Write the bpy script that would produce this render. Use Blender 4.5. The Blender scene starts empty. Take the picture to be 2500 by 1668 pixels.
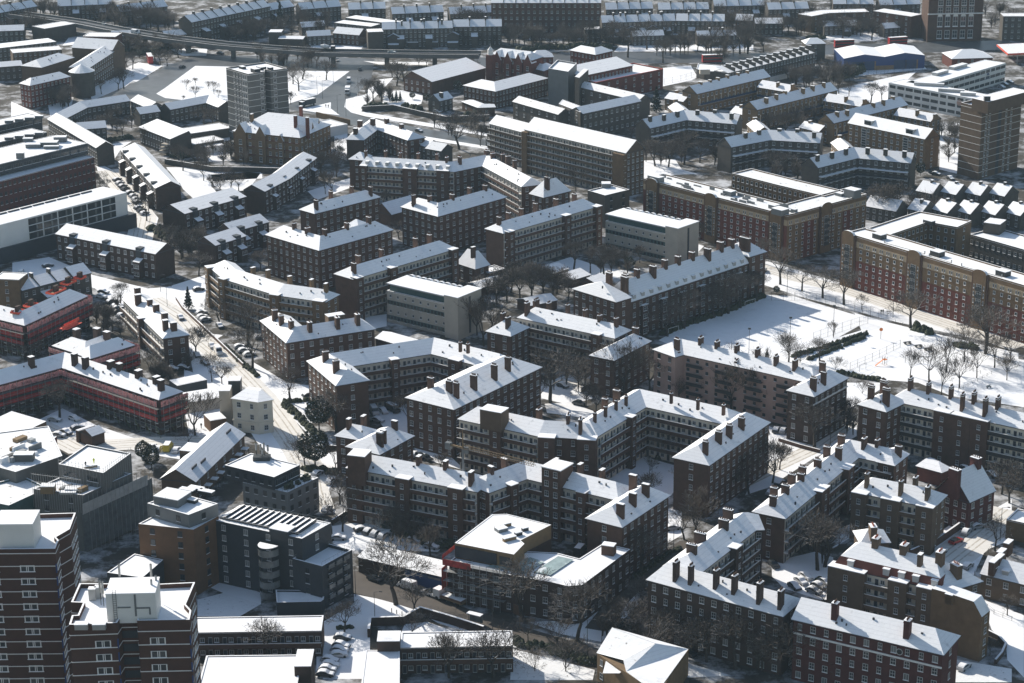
import bpy, math, random
from mathutils import Vector, Matrix
R = math.radians
random.seed(7)
SC = bpy.context.scene
COL = SC.collection
# ---------------------------------------------------------------- camera, sky, sun, exposure
CAM_H, PITCH, ROLL, FOC = 226.0, 18.8, 0.5, 5288.0      # focal length in pixels of a 2500 px wide frame
cd = bpy.data.cameras.new('camera'); cam = bpy.data.objects.new('camera', cd); COL.objects.link(cam)
cd.sensor_width = 36.0; cd.lens = 36.0*FOC/2500.0; cd.clip_start = 1.0; cd.clip_end = 5000.0
CM = Matrix.Rotation(R(90-PITCH), 3, 'X') @ Matrix.Rotation(R(-ROLL), 3, 'Z')
cam.matrix_world = Matrix.Translation((0, 0, CAM_H)) @ CM.to_4x4()
SC.camera = cam
SUN_AZ, SUN_EL = 41.0, 31.0                              # sun stands left of the view axis, behind the scene
wd = bpy.data.worlds.new('World'); SC.world = wd; wd.use_nodes = True
nt = wd.node_tree; nt.nodes.clear()
sky = nt.nodes.new('ShaderNodeTexSky'); sky.sky_type = 'NISHITA'; sky.sun_disc = False
sky.sun_elevation = R(SUN_EL); sky.sun_rotation = R(-SUN_AZ); sky.air_density = 1.3; sky.dust_density = 1.0; sky.ozone_density = 1.0
bg = nt.nodes.new('ShaderNodeBackground'); bg.inputs['Strength'].default_value = 0.10
wo = nt.nodes.new('ShaderNodeOutputWorld')
nt.links.new(sky.outputs[0], bg.inputs[0]); nt.links.new(bg.outputs[0], wo.inputs[0])
ld = bpy.data.lights.new('sun', 'SUN'); ld.energy = 5.0; ld.angle = R(0.5); ld.color = (1.0, 0.93, 0.83)
sun = bpy.data.objects.new('sun', ld); COL.objects.link(sun)
sv = Vector((-math.sin(R(SUN_AZ))*math.cos(R(SUN_EL)), math.cos(R(SUN_AZ))*math.cos(R(SUN_EL)), math.sin(R(SUN_EL))))
sun.rotation_euler = sv.to_track_quat('Z', 'Y').to_euler(); sun.location = (0, 600, 400)
SC.view_settings.view_transform = 'Standard'; SC.view_settings.look = 'None'
SC.view_settings.exposure = 0.32; SC.view_settings.gamma = 1.0
SC.cycles.max_bounces = 5; SC.cycles.volume_bounces = 0; SC.cycles.diffuse_bounces = 3
SC.cycles.use_denoising = True
try: SC.cycles.denoiser = 'OPENIMAGEDENOISE'
except Exception: pass

# ---------------------------------------------------------------- surveying: sight lines of the photograph to real ground positions
TX = [0, 620, 1240, 1860]; TY = [0, 410, 820, 1230]
def px(t, X, Y): return TX[t//10] + X/3.672, TY[t % 10] + Y/3.672
def ray(u, v, z=0.0):
    d = CM @ Vector(((u-1250)/FOC, -(v-834)/FOC, -1.0)); s = (z-CAM_H)/d.z
    return Vector((d.x*s, d.y*s, z))
def at(t, X, Y, z=0.0): return ray(*px(t, X, Y), z)
def proj(p):
    q = CM.transposed() @ (Vector(p)-Vector((0, 0, CAM_H))); return 1250+FOC*q.x/-q.z, 834-FOC*q.y/-q.z

# ---------------------------------------------------------------- materials
MATS = {}
def mat(name, col, rough=0.85, var=0.12, scale=0.35, col2=None, thr=None, bump=0.0, spec=0.3, metal=0.0, soft=0.06, stretch=None, coords='Object'):
    """principled with mottled colour; col2/thr add patches of a second colour"""
    if name in MATS: return MATS[name]
    m = bpy.data.materials.new(name); m.use_nodes = True; n = m.node_tree; b = n.nodes['Principled BSDF']
    b.inputs['Roughness'].default_value = rough; b.inputs['Metallic'].default_value = metal
    b.inputs['Specular IOR Level'].default_value = spec
    tc = n.nodes.new('ShaderNodeTexCoord'); geo = n.nodes.new('ShaderNodeNewGeometry')
    src = geo.outputs['Position']
    if stretch:
        mp = n.nodes.new('ShaderNodeMapping'); mp.inputs['Scale'].default_value = stretch
        n.links.new(src, mp.inputs[0]); src = mp.outputs[0]
    nz = n.nodes.new('ShaderNodeTexNoise'); nz.inputs['Scale'].default_value = scale; nz.inputs['Detail'].default_value = 6.0
    nz.inputs['Roughness'].default_value = 0.65
    n.links.new(src, nz.inputs['Vector'])
    mr = n.nodes.new('ShaderNodeMapRange'); mr.inputs[1].default_value = 0.3; mr.inputs[2].default_value = 0.7
    mr.inputs[3].default_value = 1.0-var; mr.inputs[4].default_value = 1.0+var
    n.links.new(nz.outputs[0], mr.inputs[0])
    mx = n.nodes.new('ShaderNodeVectorMath'); mx.operation = 'SCALE'; mx.inputs[0].default_value = col[:3]
    n.links.new(mr.outputs[0], mx.inputs['Scale'])
    out = mx.outputs[0]
    if col2 is not None:
        n2 = n.nodes.new('ShaderNodeTexNoise'); n2.inputs['Scale'].default_value = scale*0.45; n2.inputs['Detail'].default_value = 8.0
        n2.inputs['Roughness'].default_value = 0.7
        n.links.new(src, n2.inputs['Vector'])
        r2 = n.nodes.new('ShaderNodeMapRange'); r2.inputs[1].default_value = thr; r2.inputs[2].default_value = thr+soft
        n.links.new(n2.outputs[0], r2.inputs[0])
        mi = n.nodes.new('ShaderNodeMix'); mi.data_type = 'RGBA'
        n.links.new(r2.outputs[0], mi.inputs['Factor']); n.links.new(out, mi.inputs[6]); mi.inputs[7].default_value = (*col2[:3], 1)
        out = mi.outputs[2]
    n.links.new(out, b.inputs['Base Color'])
    if bump:
        bp = n.nodes.new('ShaderNodeBump'); bp.inputs['Strength'].default_value = bump; bp.inputs['Distance'].default_value = 0.3
        n.links.new(nz.outputs[0], bp.inputs['Height']); n.links.new(bp.outputs[0], b.inputs['Normal'])
    MATS[name] = m
    return m
SN = (0.86, 0.87, 0.89)
mat('snow', SN, 0.7, 0.04, 0.35, col2=(0.66, 0.67, 0.69), thr=0.58, bump=0.3, soft=0.14)
mat('snow_ground', SN, 0.75, 0.06, 0.08, col2=(0.62, 0.60, 0.57), thr=0.60, bump=0.3, soft=0.12)
mat('winter_ground', (0.055, 0.048, 0.038), 0.95, 0.5, 0.22, col2=(0.50, 0.51, 0.53), thr=0.475, bump=0.5, soft=0.16)
mat('snow_roof', (0.84, 0.85, 0.87), 0.7, 0.04, 0.9, col2=(0.50, 0.51, 0.53), thr=0.585, bump=0.2, soft=0.16)
mat('snow_patchy', (0.80, 0.81, 0.82), 0.75, 0.06, 1.2, col2=(0.16, 0.15, 0.13), thr=0.60, bump=0.2, soft=0.08)
mat('snow_street', (0.74, 0.72, 0.68), 0.7, 0.08, 0.3, col2=(0.45, 0.40, 0.33), thr=0.58, bump=0.2, soft=0.12)
mat('asphalt_wet', (0.085, 0.09, 0.095), 0.42, 0.25, 0.15, col2=(0.20, 0.20, 0.20), thr=0.58, soft=0.15, spec=0.5)
mat('asphalt_brown', (0.085, 0.072, 0.06), 0.6, 0.25, 0.2, col2=(0.22, 0.2, 0.18), thr=0.63, soft=0.1)
mat('brick_brown', (0.092, 0.054, 0.039), 0.9, 0.22, 0.5)
mat('brick_dark', (0.062, 0.041, 0.033), 0.9, 0.22, 0.5)
mat('brick_red', (0.13, 0.044, 0.032), 0.9, 0.2, 0.5)
mat('brick_yellow', (0.20, 0.135, 0.075), 0.9, 0.18, 0.5)
mat('brick_ochre', (0.165, 0.107, 0.06), 0.9, 0.18, 0.5)
mat('brick_tan', (0.12, 0.083, 0.056), 0.9, 0.18, 0.5)
mat('brick_grey', (0.085, 0.076, 0.065), 0.9, 0.18, 0.5)
mat('brick_orange', (0.14, 0.078, 0.043), 0.9, 0.16, 0.5)
mat('brick_tower', (0.078, 0.041, 0.031), 0.9, 0.15, 0.4)
mat('render_cream', (0.66, 0.60, 0.49), 0.85, 0.10, 0.3)
mat('render_pink', (0.42, 0.28, 0.23), 0.85, 0.10, 0.3)
mat('render_pale', (0.50, 0.46, 0.40), 0.85, 0.12, 0.4)
mat('render_white', (0.66, 0.66, 0.64), 0.7, 0.06, 0.2)
mat('concrete', (0.40, 0.365, 0.31), 0.85, 0.12, 0.25)
mat('concrete_dark', (0.13, 0.13, 0.125), 0.85, 0.15, 0.25)
mat('slate', (0.06, 0.062, 0.07), 0.7, 0.2, 1.0)
mat('clad_dark', (0.035, 0.042, 0.05), 0.5, 0.15, 0.3)
mat('clad_grey', (0.15, 0.16, 0.165), 0.5, 0.1, 0.3)
mat('clad_blue', (0.02, 0.05, 0.16), 0.45, 0.1, 0.3)
mat('panel_teal', (0.05, 0.10, 0.10), 0.3, 0.2, 0.6)
mat('balcony_blue', (0.03, 0.055, 0.11), 0.6, 0.1, 0.5)
mat('coping', (0.72, 0.71, 0.69), 0.8, 0.08, 0.8)
mat('frame_white', (0.43, 0.43, 0.42), 0.6, 0.03, 1.0)
mat('glass', (0.03, 0.036, 0.04), 0.12, 0.5, 0.33, spec=0.6)
mat('glass_pale', (0.16, 0.17, 0.17), 0.25, 0.4, 0.4, spec=0.5)
mat('door', (0.03, 0.035, 0.045), 0.6, 0.4, 0.35)
mat('metal_dark', (0.045, 0.048, 0.05), 0.5, 0.1, 1.0, metal=0.3)
mat('metal_pale', (0.35, 0.36, 0.36), 0.4, 0.1, 1.0, metal=0.4)
mat('net_red', (0.36, 0.045, 0.04), 0.8, 0.5, 0.9, col2=(0.14, 0.045, 0.04), thr=0.52, soft=.1)
mat('net_pink', (0.62, 0.27, 0.25), 0.8, 0.35, 1.5, col2=(0.22, 0.09, 0.085), thr=.52)
mat('net_orange', (0.65, 0.10, 0.06), 0.8, 0.3, 1.5)
mat('net_grey', (0.10, 0.115, 0.12), 0.8, 0.35, 0.6)
mat('sheet_white', (0.36, 0.37, 0.37), 0.6, 0.2, 0.5)
mat('timber', (0.22, 0.15, 0.08), 0.8, 0.15, 0.6)
mat('timber_green', (0.12, 0.15, 0.06), 0.8, 0.2, 0.6)
mat('glass_green', (0.30, 0.38, 0.37), 0.2, 0.25, 0.5, col2=(0.75, 0.78, 0.79), thr=.56, spec=.5)
mat('brick_crimson', (0.085, 0.031, 0.027), 0.9, .2, .5)
mat('render_tan', (0.36, 0.28, 0.19), .85, .1, .3)
mat('track', (0.50, 0.46, 0.40), .7, .2, .8, col2=(0.72, 0.70, 0.67), thr=.52, soft=.1)
mat('solar', (0.015, 0.018, 0.025), 0.25, 0.2, 0.5, spec=0.6)
mat('hedge', (0.035, 0.042, 0.022), 0.9, 0.5, 1.6, col2=(0.30, 0.31, 0.30), thr=0.60)
mat('leaf_dark', (0.022, 0.032, 0.016), 0.6, 0.5, 0.8)
mat('rubber', (0.02, 0.02, 0.02), 0.8, 0.1, 1.0)
mat('pot_red', (0.30, 0.09, 0.05), 0.8, 0.1, 1.0)
mat('plastic_orange', (0.65, 0.20, 0.05), 0.5, 0.1, 1.0)
def bark(name, col, snow):
    m = mat(name, col, 0.9, 0.3, 2.0); n = m.node_tree; b = n.nodes['Principled BSDF']
    g = n.nodes.new('ShaderNodeNewGeometry'); s = n.nodes.new('ShaderNodeSeparateXYZ'); n.links.new(g.outputs['Normal'], s.inputs[0])
    r = n.nodes.new('ShaderNodeMapRange'); r.inputs[1].default_value = 0.55; r.inputs[2].default_value = 0.9; r.inputs[4].default_value = snow
    n.links.new(s.outputs[2], r.inputs[0])
    old = b.inputs['Base Color'].links[0].from_socket
    mi = n.nodes.new('ShaderNodeMix'); mi.data_type = 'RGBA'; mi.inputs[7].default_value = (0.8, 0.8, 0.8, 1)
    n.links.new(r.outputs[0], mi.inputs['Factor']); n.links.new(old, mi.inputs[6]); n.links.new(mi.outputs[2], b.inputs['Base Color'])
def courses(name, amt=0.07):
    # tile courses showing through the snow: faint level lines every 0.55 m of height
    m = MATS[name]; n = m.node_tree; b = n.nodes['Principled BSDF']; g = n.nodes.new('ShaderNodeNewGeometry'); sp = n.nodes.new('ShaderNodeSeparateXYZ'); n.links.new(g.outputs['Position'], sp.inputs[0])
    nz = n.nodes.new('ShaderNodeTexNoise'); nz.inputs['Scale'].default_value = .6; mm = n.nodes.new('ShaderNodeMath'); mm.operation = 'MULTIPLY_ADD'; mm.inputs[1].default_value = 1.82; n.links.new(sp.outputs[2], mm.inputs[0])
    m1 = n.nodes.new('ShaderNodeMath'); m1.operation = 'MULTIPLY'; m1.inputs[1].default_value = .25; n.links.new(nz.outputs[0], m1.inputs[0]); n.links.new(m1.outputs[0], mm.inputs[2]); n.links.new(g.outputs['Position'], nz.inputs['Vector'])
    fr = n.nodes.new('ShaderNodeMath'); fr.operation = 'FRACT'; n.links.new(mm.outputs[0], fr.inputs[0]); mr = n.nodes.new('ShaderNodeMapRange'); mr.inputs[1].default_value = .0; mr.inputs[2].default_value = .22; mr.inputs[3].default_value = 1-amt; mr.inputs[4].default_value = 1.0; n.links.new(fr.outputs[0], mr.inputs[0])
    old = b.inputs['Base Color'].links[0].from_socket; vm = n.nodes.new('ShaderNodeVectorMath'); vm.operation = 'SCALE'; n.links.new(old, vm.inputs[0]); n.links.new(mr.outputs[0], vm.inputs['Scale']); n.links.new(vm.outputs[0], b.inputs['Base Color'])
courses('snow_roof', 0.13)
bark('bark', (0.055, 0.047, 0.04), 0.35)
bark('twigs', (0.095, 0.076, 0.06), 0.2)

# ---------------------------------------------------------------- mesh helper
class MB:
    def __init__(s): s.v = []; s.f = []; s.m = []
    def face(s, pts, mi=0):
        k = len(s.v); s.v += [tuple(p) for p in pts]; s.f.append(tuple(range(k, k+len(pts)))); s.m.append(mi)
    def prism(s, poly, z0, z1, mi=0, top=None, bottom=True):
        """poly: CCW list of (x,y)"""
        n = len(poly)
        for i in range(n):
            a, b = poly[i], poly[(i+1) % n]
            s.face([(a[0], a[1], z0), (b[0], b[1], z0), (b[0], b[1], z1), (a[0], a[1], z1)], mi)
        s.face([(p[0], p[1], z1) for p in poly], mi if top is None else top)
        if bottom: s.face([(p[0], p[1], z0) for p in reversed(poly)], mi)
    def box(s, c, ux, sx, sy, z0, z1, mi=0, top=None):
        """box centred at c (x,y); ux unit direction of its sx side"""
        uy = (-ux[1], ux[0]); p = []
        for a, b in ((-1, -1), (1, -1), (1, 1), (-1, 1)):
            p.append((c[0]+ux[0]*a*sx/2+uy[0]*b*sy/2, c[1]+ux[1]*a*sx/2+uy[1]*b*sy/2))
        s.prism(p, z0, z1, mi, top)
    def tube(s, a, b, r0, r1, mi=0, n=3):
        a = Vector(a); b = Vector(b); d = (b-a)
        if d.length < 1e-6: return
        d.normalize(); u = d.orthogonal().normalized(); w = d.cross(u); k = len(s.v)
        for c, r in ((a, r0), (b, r1)):
            for i in range(n):
                t = 2*math.pi*i/n; s.v.append(tuple(c+u*math.cos(t)*r+w*math.sin(t)*r))
        for i in range(n):
            j = (i+1) % n; s.f.append((k+i, k+j, k+n+j, k+n+i)); s.m.append(mi)
    def mesh(s, name, mats, origin=(0, 0, 0)):
        me = bpy.data.meshes.new(name); o = origin
        me.from_pydata([(x-o[0], y-o[1], z-o[2]) for x, y, z in s.v], [], s.f)
        for m in mats: me.materials.append(MATS[m])
        me.polygons.foreach_set('material_index', s.m); me.update()
        return me
    def build(s, name, mats, parent=None, loc=None):
        o = parent.location if parent is not None else (loc or (0, 0, 0))
        ob = bpy.data.objects.new(name, s.mesh(name, mats, o)); COL.objects.link(ob)
        if parent is not None: ob.parent = parent
        elif loc is not None: ob.location = loc
        return ob
def tag(o, label=None, cat=None, group=None, kind=None):
    if label: o['label'] = label
    if cat: o['category'] = cat
    if group: o['group'] = group
    if kind: o['kind'] = kind
    return o
def empty(name, loc, label, cat, group=None):
    o = bpy.data.objects.new(name, None); o.location = loc; o.empty_display_size = 0.5; COL.objects.link(o)
    return tag(o, label, cat, group)
def copy_tree(o, parent=None):
    c = o.copy(); COL.objects.link(c); c.parent = parent
    for ch in list(o.children): copy_tree(ch, c)
    return c
def V2(p): return Vector((p[0], p[1]))
def offset_line(pts, d, ext=0.0):
    """polyline moved by d to its left; ends lengthened by ext"""
    P = [V2(p) for p in pts]; n = len(P); out = []
    D = [(P[i+1]-P[i]).normalized() for i in range(n-1)]
    for i in range(n):
        if i == 0: nrm = Vector((-D[0].y, D[0].x)); p = P[0]+nrm*d-D[0]*ext
        elif i == n-1: nrm = Vector((-D[-1].y, D[-1].x)); p = P[-1]+nrm*d+D[-1]*ext
        else:
            n0 = Vector((-D[i-1].y, D[i-1].x)); n1 = Vector((-D[i].y, D[i].x)); h = (n0+n1).normalized()
            p = P[i]+h*(d/max(0.35, h.dot(n0)))
        out.append(p)
    return out
def inset(poly, d):
    P = [V2(p) for p in poly]; n = len(P); out = []
    for i in range(n):
        a = (P[i]-P[i-1]).normalized(); b = (P[(i+1) % n]-P[i]).normalized()
        n0 = Vector((-a.y, a.x)); n1 = Vector((-b.y, b.x)); h = (n0+n1)
        if h.length < 1e-3: h = n0
        h.normalize(); out.append(P[i]+h*(d/max(0.3, h.dot(n0))))
    return out

# ---------------------------------------------------------------- window and door meshes, shared by every building
def win_mesh(name, bars_x, bars_z, frame='frame_white', glass='glass', fw=0.09, sill='snow'):
    b = MB()
    def bx(x0, x1, z0, z1, y0, y1, mi):
        p = [(x0, y0), (x1, y0), (x1, y1), (x0, y1)]; b.prism(p, z0, z1, mi)
    b.face([(-.5, -.02, -.5), (.5, -.02, -.5), (.5, -.02, .5), (-.5, -.02, .5)], 1)
    bx(-.5, -.5+fw, -.5, .5, -.07, 0, 0); bx(.5-fw, .5, -.5, .5, -.07, 0, 0)
    bx(-.5+fw, .5-fw, -.5, -.5+fw*.8, -.07, 0, 0); bx(-.5+fw, .5-fw, .5-fw*.8, .5, -.07, 0, 0)
    for x in bars_x: bx(x-fw*.35, x+fw*.35, -.5+fw*.8, .5-fw*.8, -.06, 0, 0)
    for z in bars_z: bx(-.5+fw, .5-fw, z-fw*.35, z+fw*.35, -.055, 0, 0)
    if sill: bx(-.54, .54, -.56, -.503, -.16, 0, 2)
    return b.mesh(name, [frame, glass, sill or 'snow'])
WIN = {'sash': win_mesh('window_sash', (0,), (0.0,)), 'small': win_mesh('window_small', (0,), (), fw=.13),
       'sq': win_mesh('window_square', (), (), fw=.15), 'twin': win_mesh('window_twin', (-.06, .06), (), fw=.075, frame='coping'),
       'tall': win_mesh('window_tall', (-.17, .17), (0.1,), fw=.06), 'pale': win_mesh('window_pale', (0,), (), glass='glass_pale'),
       'dark': win_mesh('window_dark', (0,), (), frame='clad_dark', fw=.06), 'strip': win_mesh('window_strip', (-.3, -.1, .1, .3), (), frame='clad_grey', fw=.03),
       'door': win_mesh('door_leaf', (), (), glass='door', fw=.07, sill=None), 'red': win_mesh('window_grille', (0,), (), frame='brick_red', fw=.08)}
CAMV = Vector((0, 0))
class Bld:
    """one building: an Empty at its base with walls, roof, windows ... as parts"""
    def __init__(s, name, label, cat, loc, group=None, brick='brick_brown', kind='sash'):
        s.root = empty(name, (loc[0], loc[1], 0), label, cat, group); s.brick = brick; s.kind = kind; s.wins = []; s.ridges = []
    def win(s, p, d, z, w, h, kind):
        n = Vector((d[1], -d[0])); tocam = (Vector((0, 0))-V2(p)).normalized(); dot = n.dot(tocam)
        if dot < -0.2: return
        s.wins.append((-dot*w*h/(V2(p).length), p[0], p[1], z, math.atan2(d[1], d[0]), w, h, kind))
    def facade(s, A, B, z, style, n=None, base=0.0, kind=None, mi=None, proud=0.012):
        A = V2(A); B = V2(B); L = (B-A).length
        if L < 1.5 or style == 'b': return
        d = (B-A)/L; nrm = Vector((d.y, -d.x)); n = n or max(1, round((z-base)/2.85)); hs = (z-base)/n; kind = kind or s.kind
        if nrm.dot((-(A+B)/2).normalized()) < -0.2: return
        if style in 'wdfqs':
            sp, ww, hh = {'w': (3.0, 1.25, 1.55), 'd': (2.3, 1.15, 1.5), 'f': (5.2, 1.2, 1.5), 'q': (2.9, 0.95, 1.0), 's': (4.6, 4.2, 1.5)}[style]
            k = max(1, int((L-0.9)/sp)); g = L/k
            if style == 's': ww = min(ww, g*0.93)
            for j in range(n):
                for i in range(k):
                    p = A+d*(g*(i+.5))+nrm*proud
                    s.win(p, d, base+hs*j+hs*0.55, ww*random.choice((1, 1, 1, .8)) if kind == 'sash' else ww, hh, 'strip' if style == 's' else ('pale' if kind == 'sash' and random.random() < .22 else kind))
        elif style in 'gpG':
            if mi: s.panel(A, B, z, mi, base)
            bal = {'g': s.brick, 'p': 'metal_dark', 'G': 'balcony_blue'}[style]; dep = 1.25
            for j in range(n):
                k = max(1, int(L/3.1)); g = L/k; zb = base+hs*j
                for i in range(k):
                    p = A+d*(g*(i+.28))+nrm*(proud+.06); s.win(p, d, zb+1.1, 0.95, 2.1, 'door')
                    p = A+d*(g*(i+.72))+nrm*(proud+.06); s.win(p, d, zb+1.5, 1.1, 1.15, 'small')
                if j == 0: continue
                b = MB(); c = (A+B)/2+nrm*(dep/2)
                b.box(c, d, L, dep, zb-0.16, zb+0.02, 1, 1)
                b.box((A+B)/2+nrm*(dep+.07), d, L, 0.13, zb-0.22, zb+0.92, 0)
                b.box((A+B)/2+nrm*(dep+.07), d, L+.02, 0.22, zb+0.922, zb+1.06, 1)
                b.build('balcony', [bal, 'coping'], s.root)
    def panel(s, A, B, z, m, base=0.0):
        A = V2(A); B = V2(B); d = (B-A).normalized(); nrm = Vector((d.y, -d.x)); b = MB()
        b.box((A+B)/2+nrm*.02, d, (B-A).length-.1, .05, base+.02, z-.05, 0); b.build('rendered_wall', [m], s.root)
    def wing(s, t, front, z, w=9.0, rh=3.6, roof='hip', hk=0.75, fs='w', bs='w', es='ww', n=None, wpx=None, wend=None, mi='render_pale', ov=0.45,
             snow='snow_roof', kind=None, brick=None, base=0.0, par=0.6, cope='coping', ridge_off=0.5, wall='wall', ext=(0, 0), fascia='slate', slope=None):
        F = [V2(at(t, X, Y, z)) for X, Y in front]
        if wpx: w = (V2(at(t, *wpx, z))-F[0]).length
        if wend: w = (V2(at(t, *wend, z))-F[-1]).length
        if ext[0]: F[0] = F[0]-(F[1]-F[0]).normalized()*ext[0]
        if ext[1]: F[-1] = F[-1]+(F[-1]-F[-2]).normalized()*ext[1]
        return s.wing2(F, z, w, rh, roof, hk, fs, bs, es, n, mi, ov, snow, kind, brick, base, par, cope, ridge_off, wall, fascia, slope)
    def wing2(s, F, z, w, rh=3.6, roof='hip', hk=0.75, fs='w', bs='w', es='ww', n=None, mi='render_pale', ov=0.45, snow='snow_roof', kind=None,
              brick=None, base=0.0, par=0.6, cope='coping', ridge_off=0.5, wall='wall', fascia='slate', slope=None):
        if roof == 'hip' or roof in ('hipr', 'hipl'): rh = min(rh, max(w*.345, 1.2)) if rh < 5 else rh
        brick = brick or s.brick; nF = len(F); Bk = offset_line(F, w)
        fs = (fs+fs[-1]*9)[:nF-1]; bs = (bs+bs[-1]*9)[:nF-1]
        poly = list(F)+list(reversed(Bk))
        b = MB(); zt = z if roof != 'flat' else z
        b.prism(poly, base, zt, 0)
        if roof == 'gable':
            for a, c, sgn in ((F[0], Bk[0], -1), (F[-1], Bk[-1], 1)):
                m_ = a.lerp(c, ridge_off); pts = [(a.x, a.y, z), (c.x, c.y, z), (m_.x, m_.y, z+rh-.12)]
                b.face(pts if sgn > 0 else pts[::-1], 0)
        b.build(wall, [brick], s.root)
        # facades
        for i in range(nF-1): s.facade(F[i], F[i+1], z, fs[i], n, base, kind, mi)
        for i in range(nF-1): s.facade(Bk[i+1], Bk[i], z, bs[nF-2-i] if False else bs[i], n, base, kind, mi)
        s.facade(Bk[0], F[0], z, es[0], n, base, kind, mi); s.facade(F[-1], Bk[-1], z, es[1], n, base, kind, mi)
        r = MB()
        if roof == 'flat':
            ip = inset(poly, 0.38); m = len(poly); zi = z-par+.02
            for i in range(m):
                j = (i+1) % m; a, c, ai, ci = poly[i], poly[j], ip[i], ip[j]
                r.face([(a.x, a.y, z+.09), (c.x, c.y, z+.09), (ci.x, ci.y, z+.09), (ai.x, ai.y, z+.09)], 1)
                r.face([(a.x, a.y, z+.004), (c.x, c.y, z+.004), (c.x, c.y, z+.09), (a.x, a.y, z+.09)], 1)
                r.face([(ai.x, ai.y, z+.004), (ai.x, ai.y, z+.09), (ci.x, ci.y, z+.09), (ci.x, ci.y, z+.004)], 1)
            q = inset(poly, 0.36)
            if par > 0.1:
                # parapet well: roof deck sits above the wall block, parapet is a ring
                for i in range(m):
                    j = (i+1) % m; a, c, ai, ci = poly[i], poly[j], ip[i], ip[j]
                    r.face([(a.x, a.y, z+.09), (c.x, c.y, z+.09), (c.x, c.y, z+.09+par), (a.x, a.y, z+.09+par)], 2)
                    r.face([(ci.x, ci.y, z+.09), (ai.x, ai.y, z+.09), (ai.x, ai.y, z+.09+par), (ci.x, ci.y, z+.09+par)], 2)
                    r.face([(a.x, a.y, z+.09+par), (c.x, c.y, z+.09+par), (ci.x, ci.y, z+.09+par), (ai.x, ai.y, z+.09+par)], 1)
            qq = inset(poly, 0.37); k = nF
            for i in range(nF-1):
                a, c = qq[i], qq[i+1]; d_, e_ = qq[2*k-2-i], qq[2*k-1-i]
                r.face([(a.x, a.y, z+.12), (c.x, c.y, z+.12), (d_.x, d_.y, z+.12), (e_.x, e_.y, z+.12)], 0)
            s.ridges.append((offset_line(F, w/2), z, w)); s.last = (F, z, w)
            return r.build('roof', [snow, 'snow', brick], s.root)
        ex = 0.15 if roof == 'gable' else ov
        Fo = offset_line(F, -ov, ex); Bo = offset_line(F, w+ov, ex)
        Rl = offset_line(F, w*ridge_off, ex); pull = (w/2+ov)*hk
        zz = z+.02
        def P(p, h): return (p.x, p.y, h)
        ze = zz+.22
        if roof == 'mansard':
            mi_, mh = 1.1, 2.3
            Fm = offset_line(F, mi_, -mi_); Bm = offset_line(F, w-mi_, -mi_)
            for i in range(nF-1):
                r.face([P(Fo[i], ze), P(Fo[i+1], ze), P(Fm[i+1], ze+mh), P(Fm[i], ze+mh)], 2)
                r.face([P(Bo[i+1], ze), P(Bo[i], ze), P(Bm[i], ze+mh), P(Bm[i+1], ze+mh)], 2)
            r.face([P(Bo[0], ze), P(Fo[0], ze), P(Fm[0], ze+mh), P(Bm[0], ze+mh)], 2)
            r.face([P(Fo[-1], ze), P(Bo[-1], ze), P(Bm[-1], ze+mh), P(Fm[-1], ze+mh)], 2)
            eF, eB, zr0 = Fm, Bm, ze+mh
        else: eF, eB, zr0 = Fo, Bo, ze
        hip = [roof in ('hip', 'mansard', 'hipl'), roof in ('hip', 'mansard', 'hipr')]
        d0 = (Rl[1]-Rl[0]).normalized(); d1 = (Rl[-1]-Rl[-2]).normalized()
        pull = min(pull, 0.48*(Rl[-1]-Rl[0]).length if nF == 2 else 0.8*min((Rl[1]-Rl[0]).length, (Rl[-1]-Rl[-2]).length))
        if hip[0]: Rl[0] = Rl[0]+d0*pull
        if hip[1]: Rl[-1] = Rl[-1]-d1*pull
        zr = z+rh
        if roof == 'mansard': zr = zr0+rh
        for i in range(nF-1):
            r.face([P(eF[i], zr0), P(eF[i+1], zr0), P(Rl[i+1], zr), P(Rl[i], zr)], 0)
            r.face([P(eB[i+1], zr0), P(eB[i], zr0), P(Rl[i], zr), P(Rl[i+1], zr)], 0)
        if hip[0]: r.face([P(eB[0], zr0), P(eF[0], zr0), P(Rl[0], zr)], 0)
        if hip[1]: r.face([P(eF[-1], zr0), P(eB[-1], zr0), P(Rl[-1], zr)], 0)
        op = list(Fo)+list(reversed(Bo)); m = len(op)
        for i in range(m):
            a, c = op[i], op[(i+1) % m]
            r.face([P(a, zz), P(c, zz), P(c, ze), P(a, ze)], 1)
        for i in range(nF-1):
            r.face([P(Fo[i+1], zz), P(Fo[i], zz), P(Bo[i], zz), P(Bo[i+1], zz)], 1)
        ro = r.build('roof', [snow, fascia, slope or 'snow_roof'], s.root)
        s.ridges.append((Rl, zr, w)); s.last = (F, z, w)
        if roof in ('hip', 'hipr') and w > 7 and z > 10:
            for i in range(nF-1):
                a, c = F[i], F[i+1]; L = (c-a).length; dd = (c-a)/L; nn = Vector((-dd.y, dd.x))
                for k in range(int(L/6)):
                    u = random.uniform(.12, .88); v = random.uniform(.08, .38); q = a+dd*(L*u)+nn*(w*v); zz = z+.24+(rh-.24)*v/.5; m = MB(); m.box(q, dd, random.uniform(.25, .5), .3, zz-.2, zz+random.uniform(.3, .7), 0); m.build('roof_vent', ['slate'], s.root)
        return ro
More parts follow.
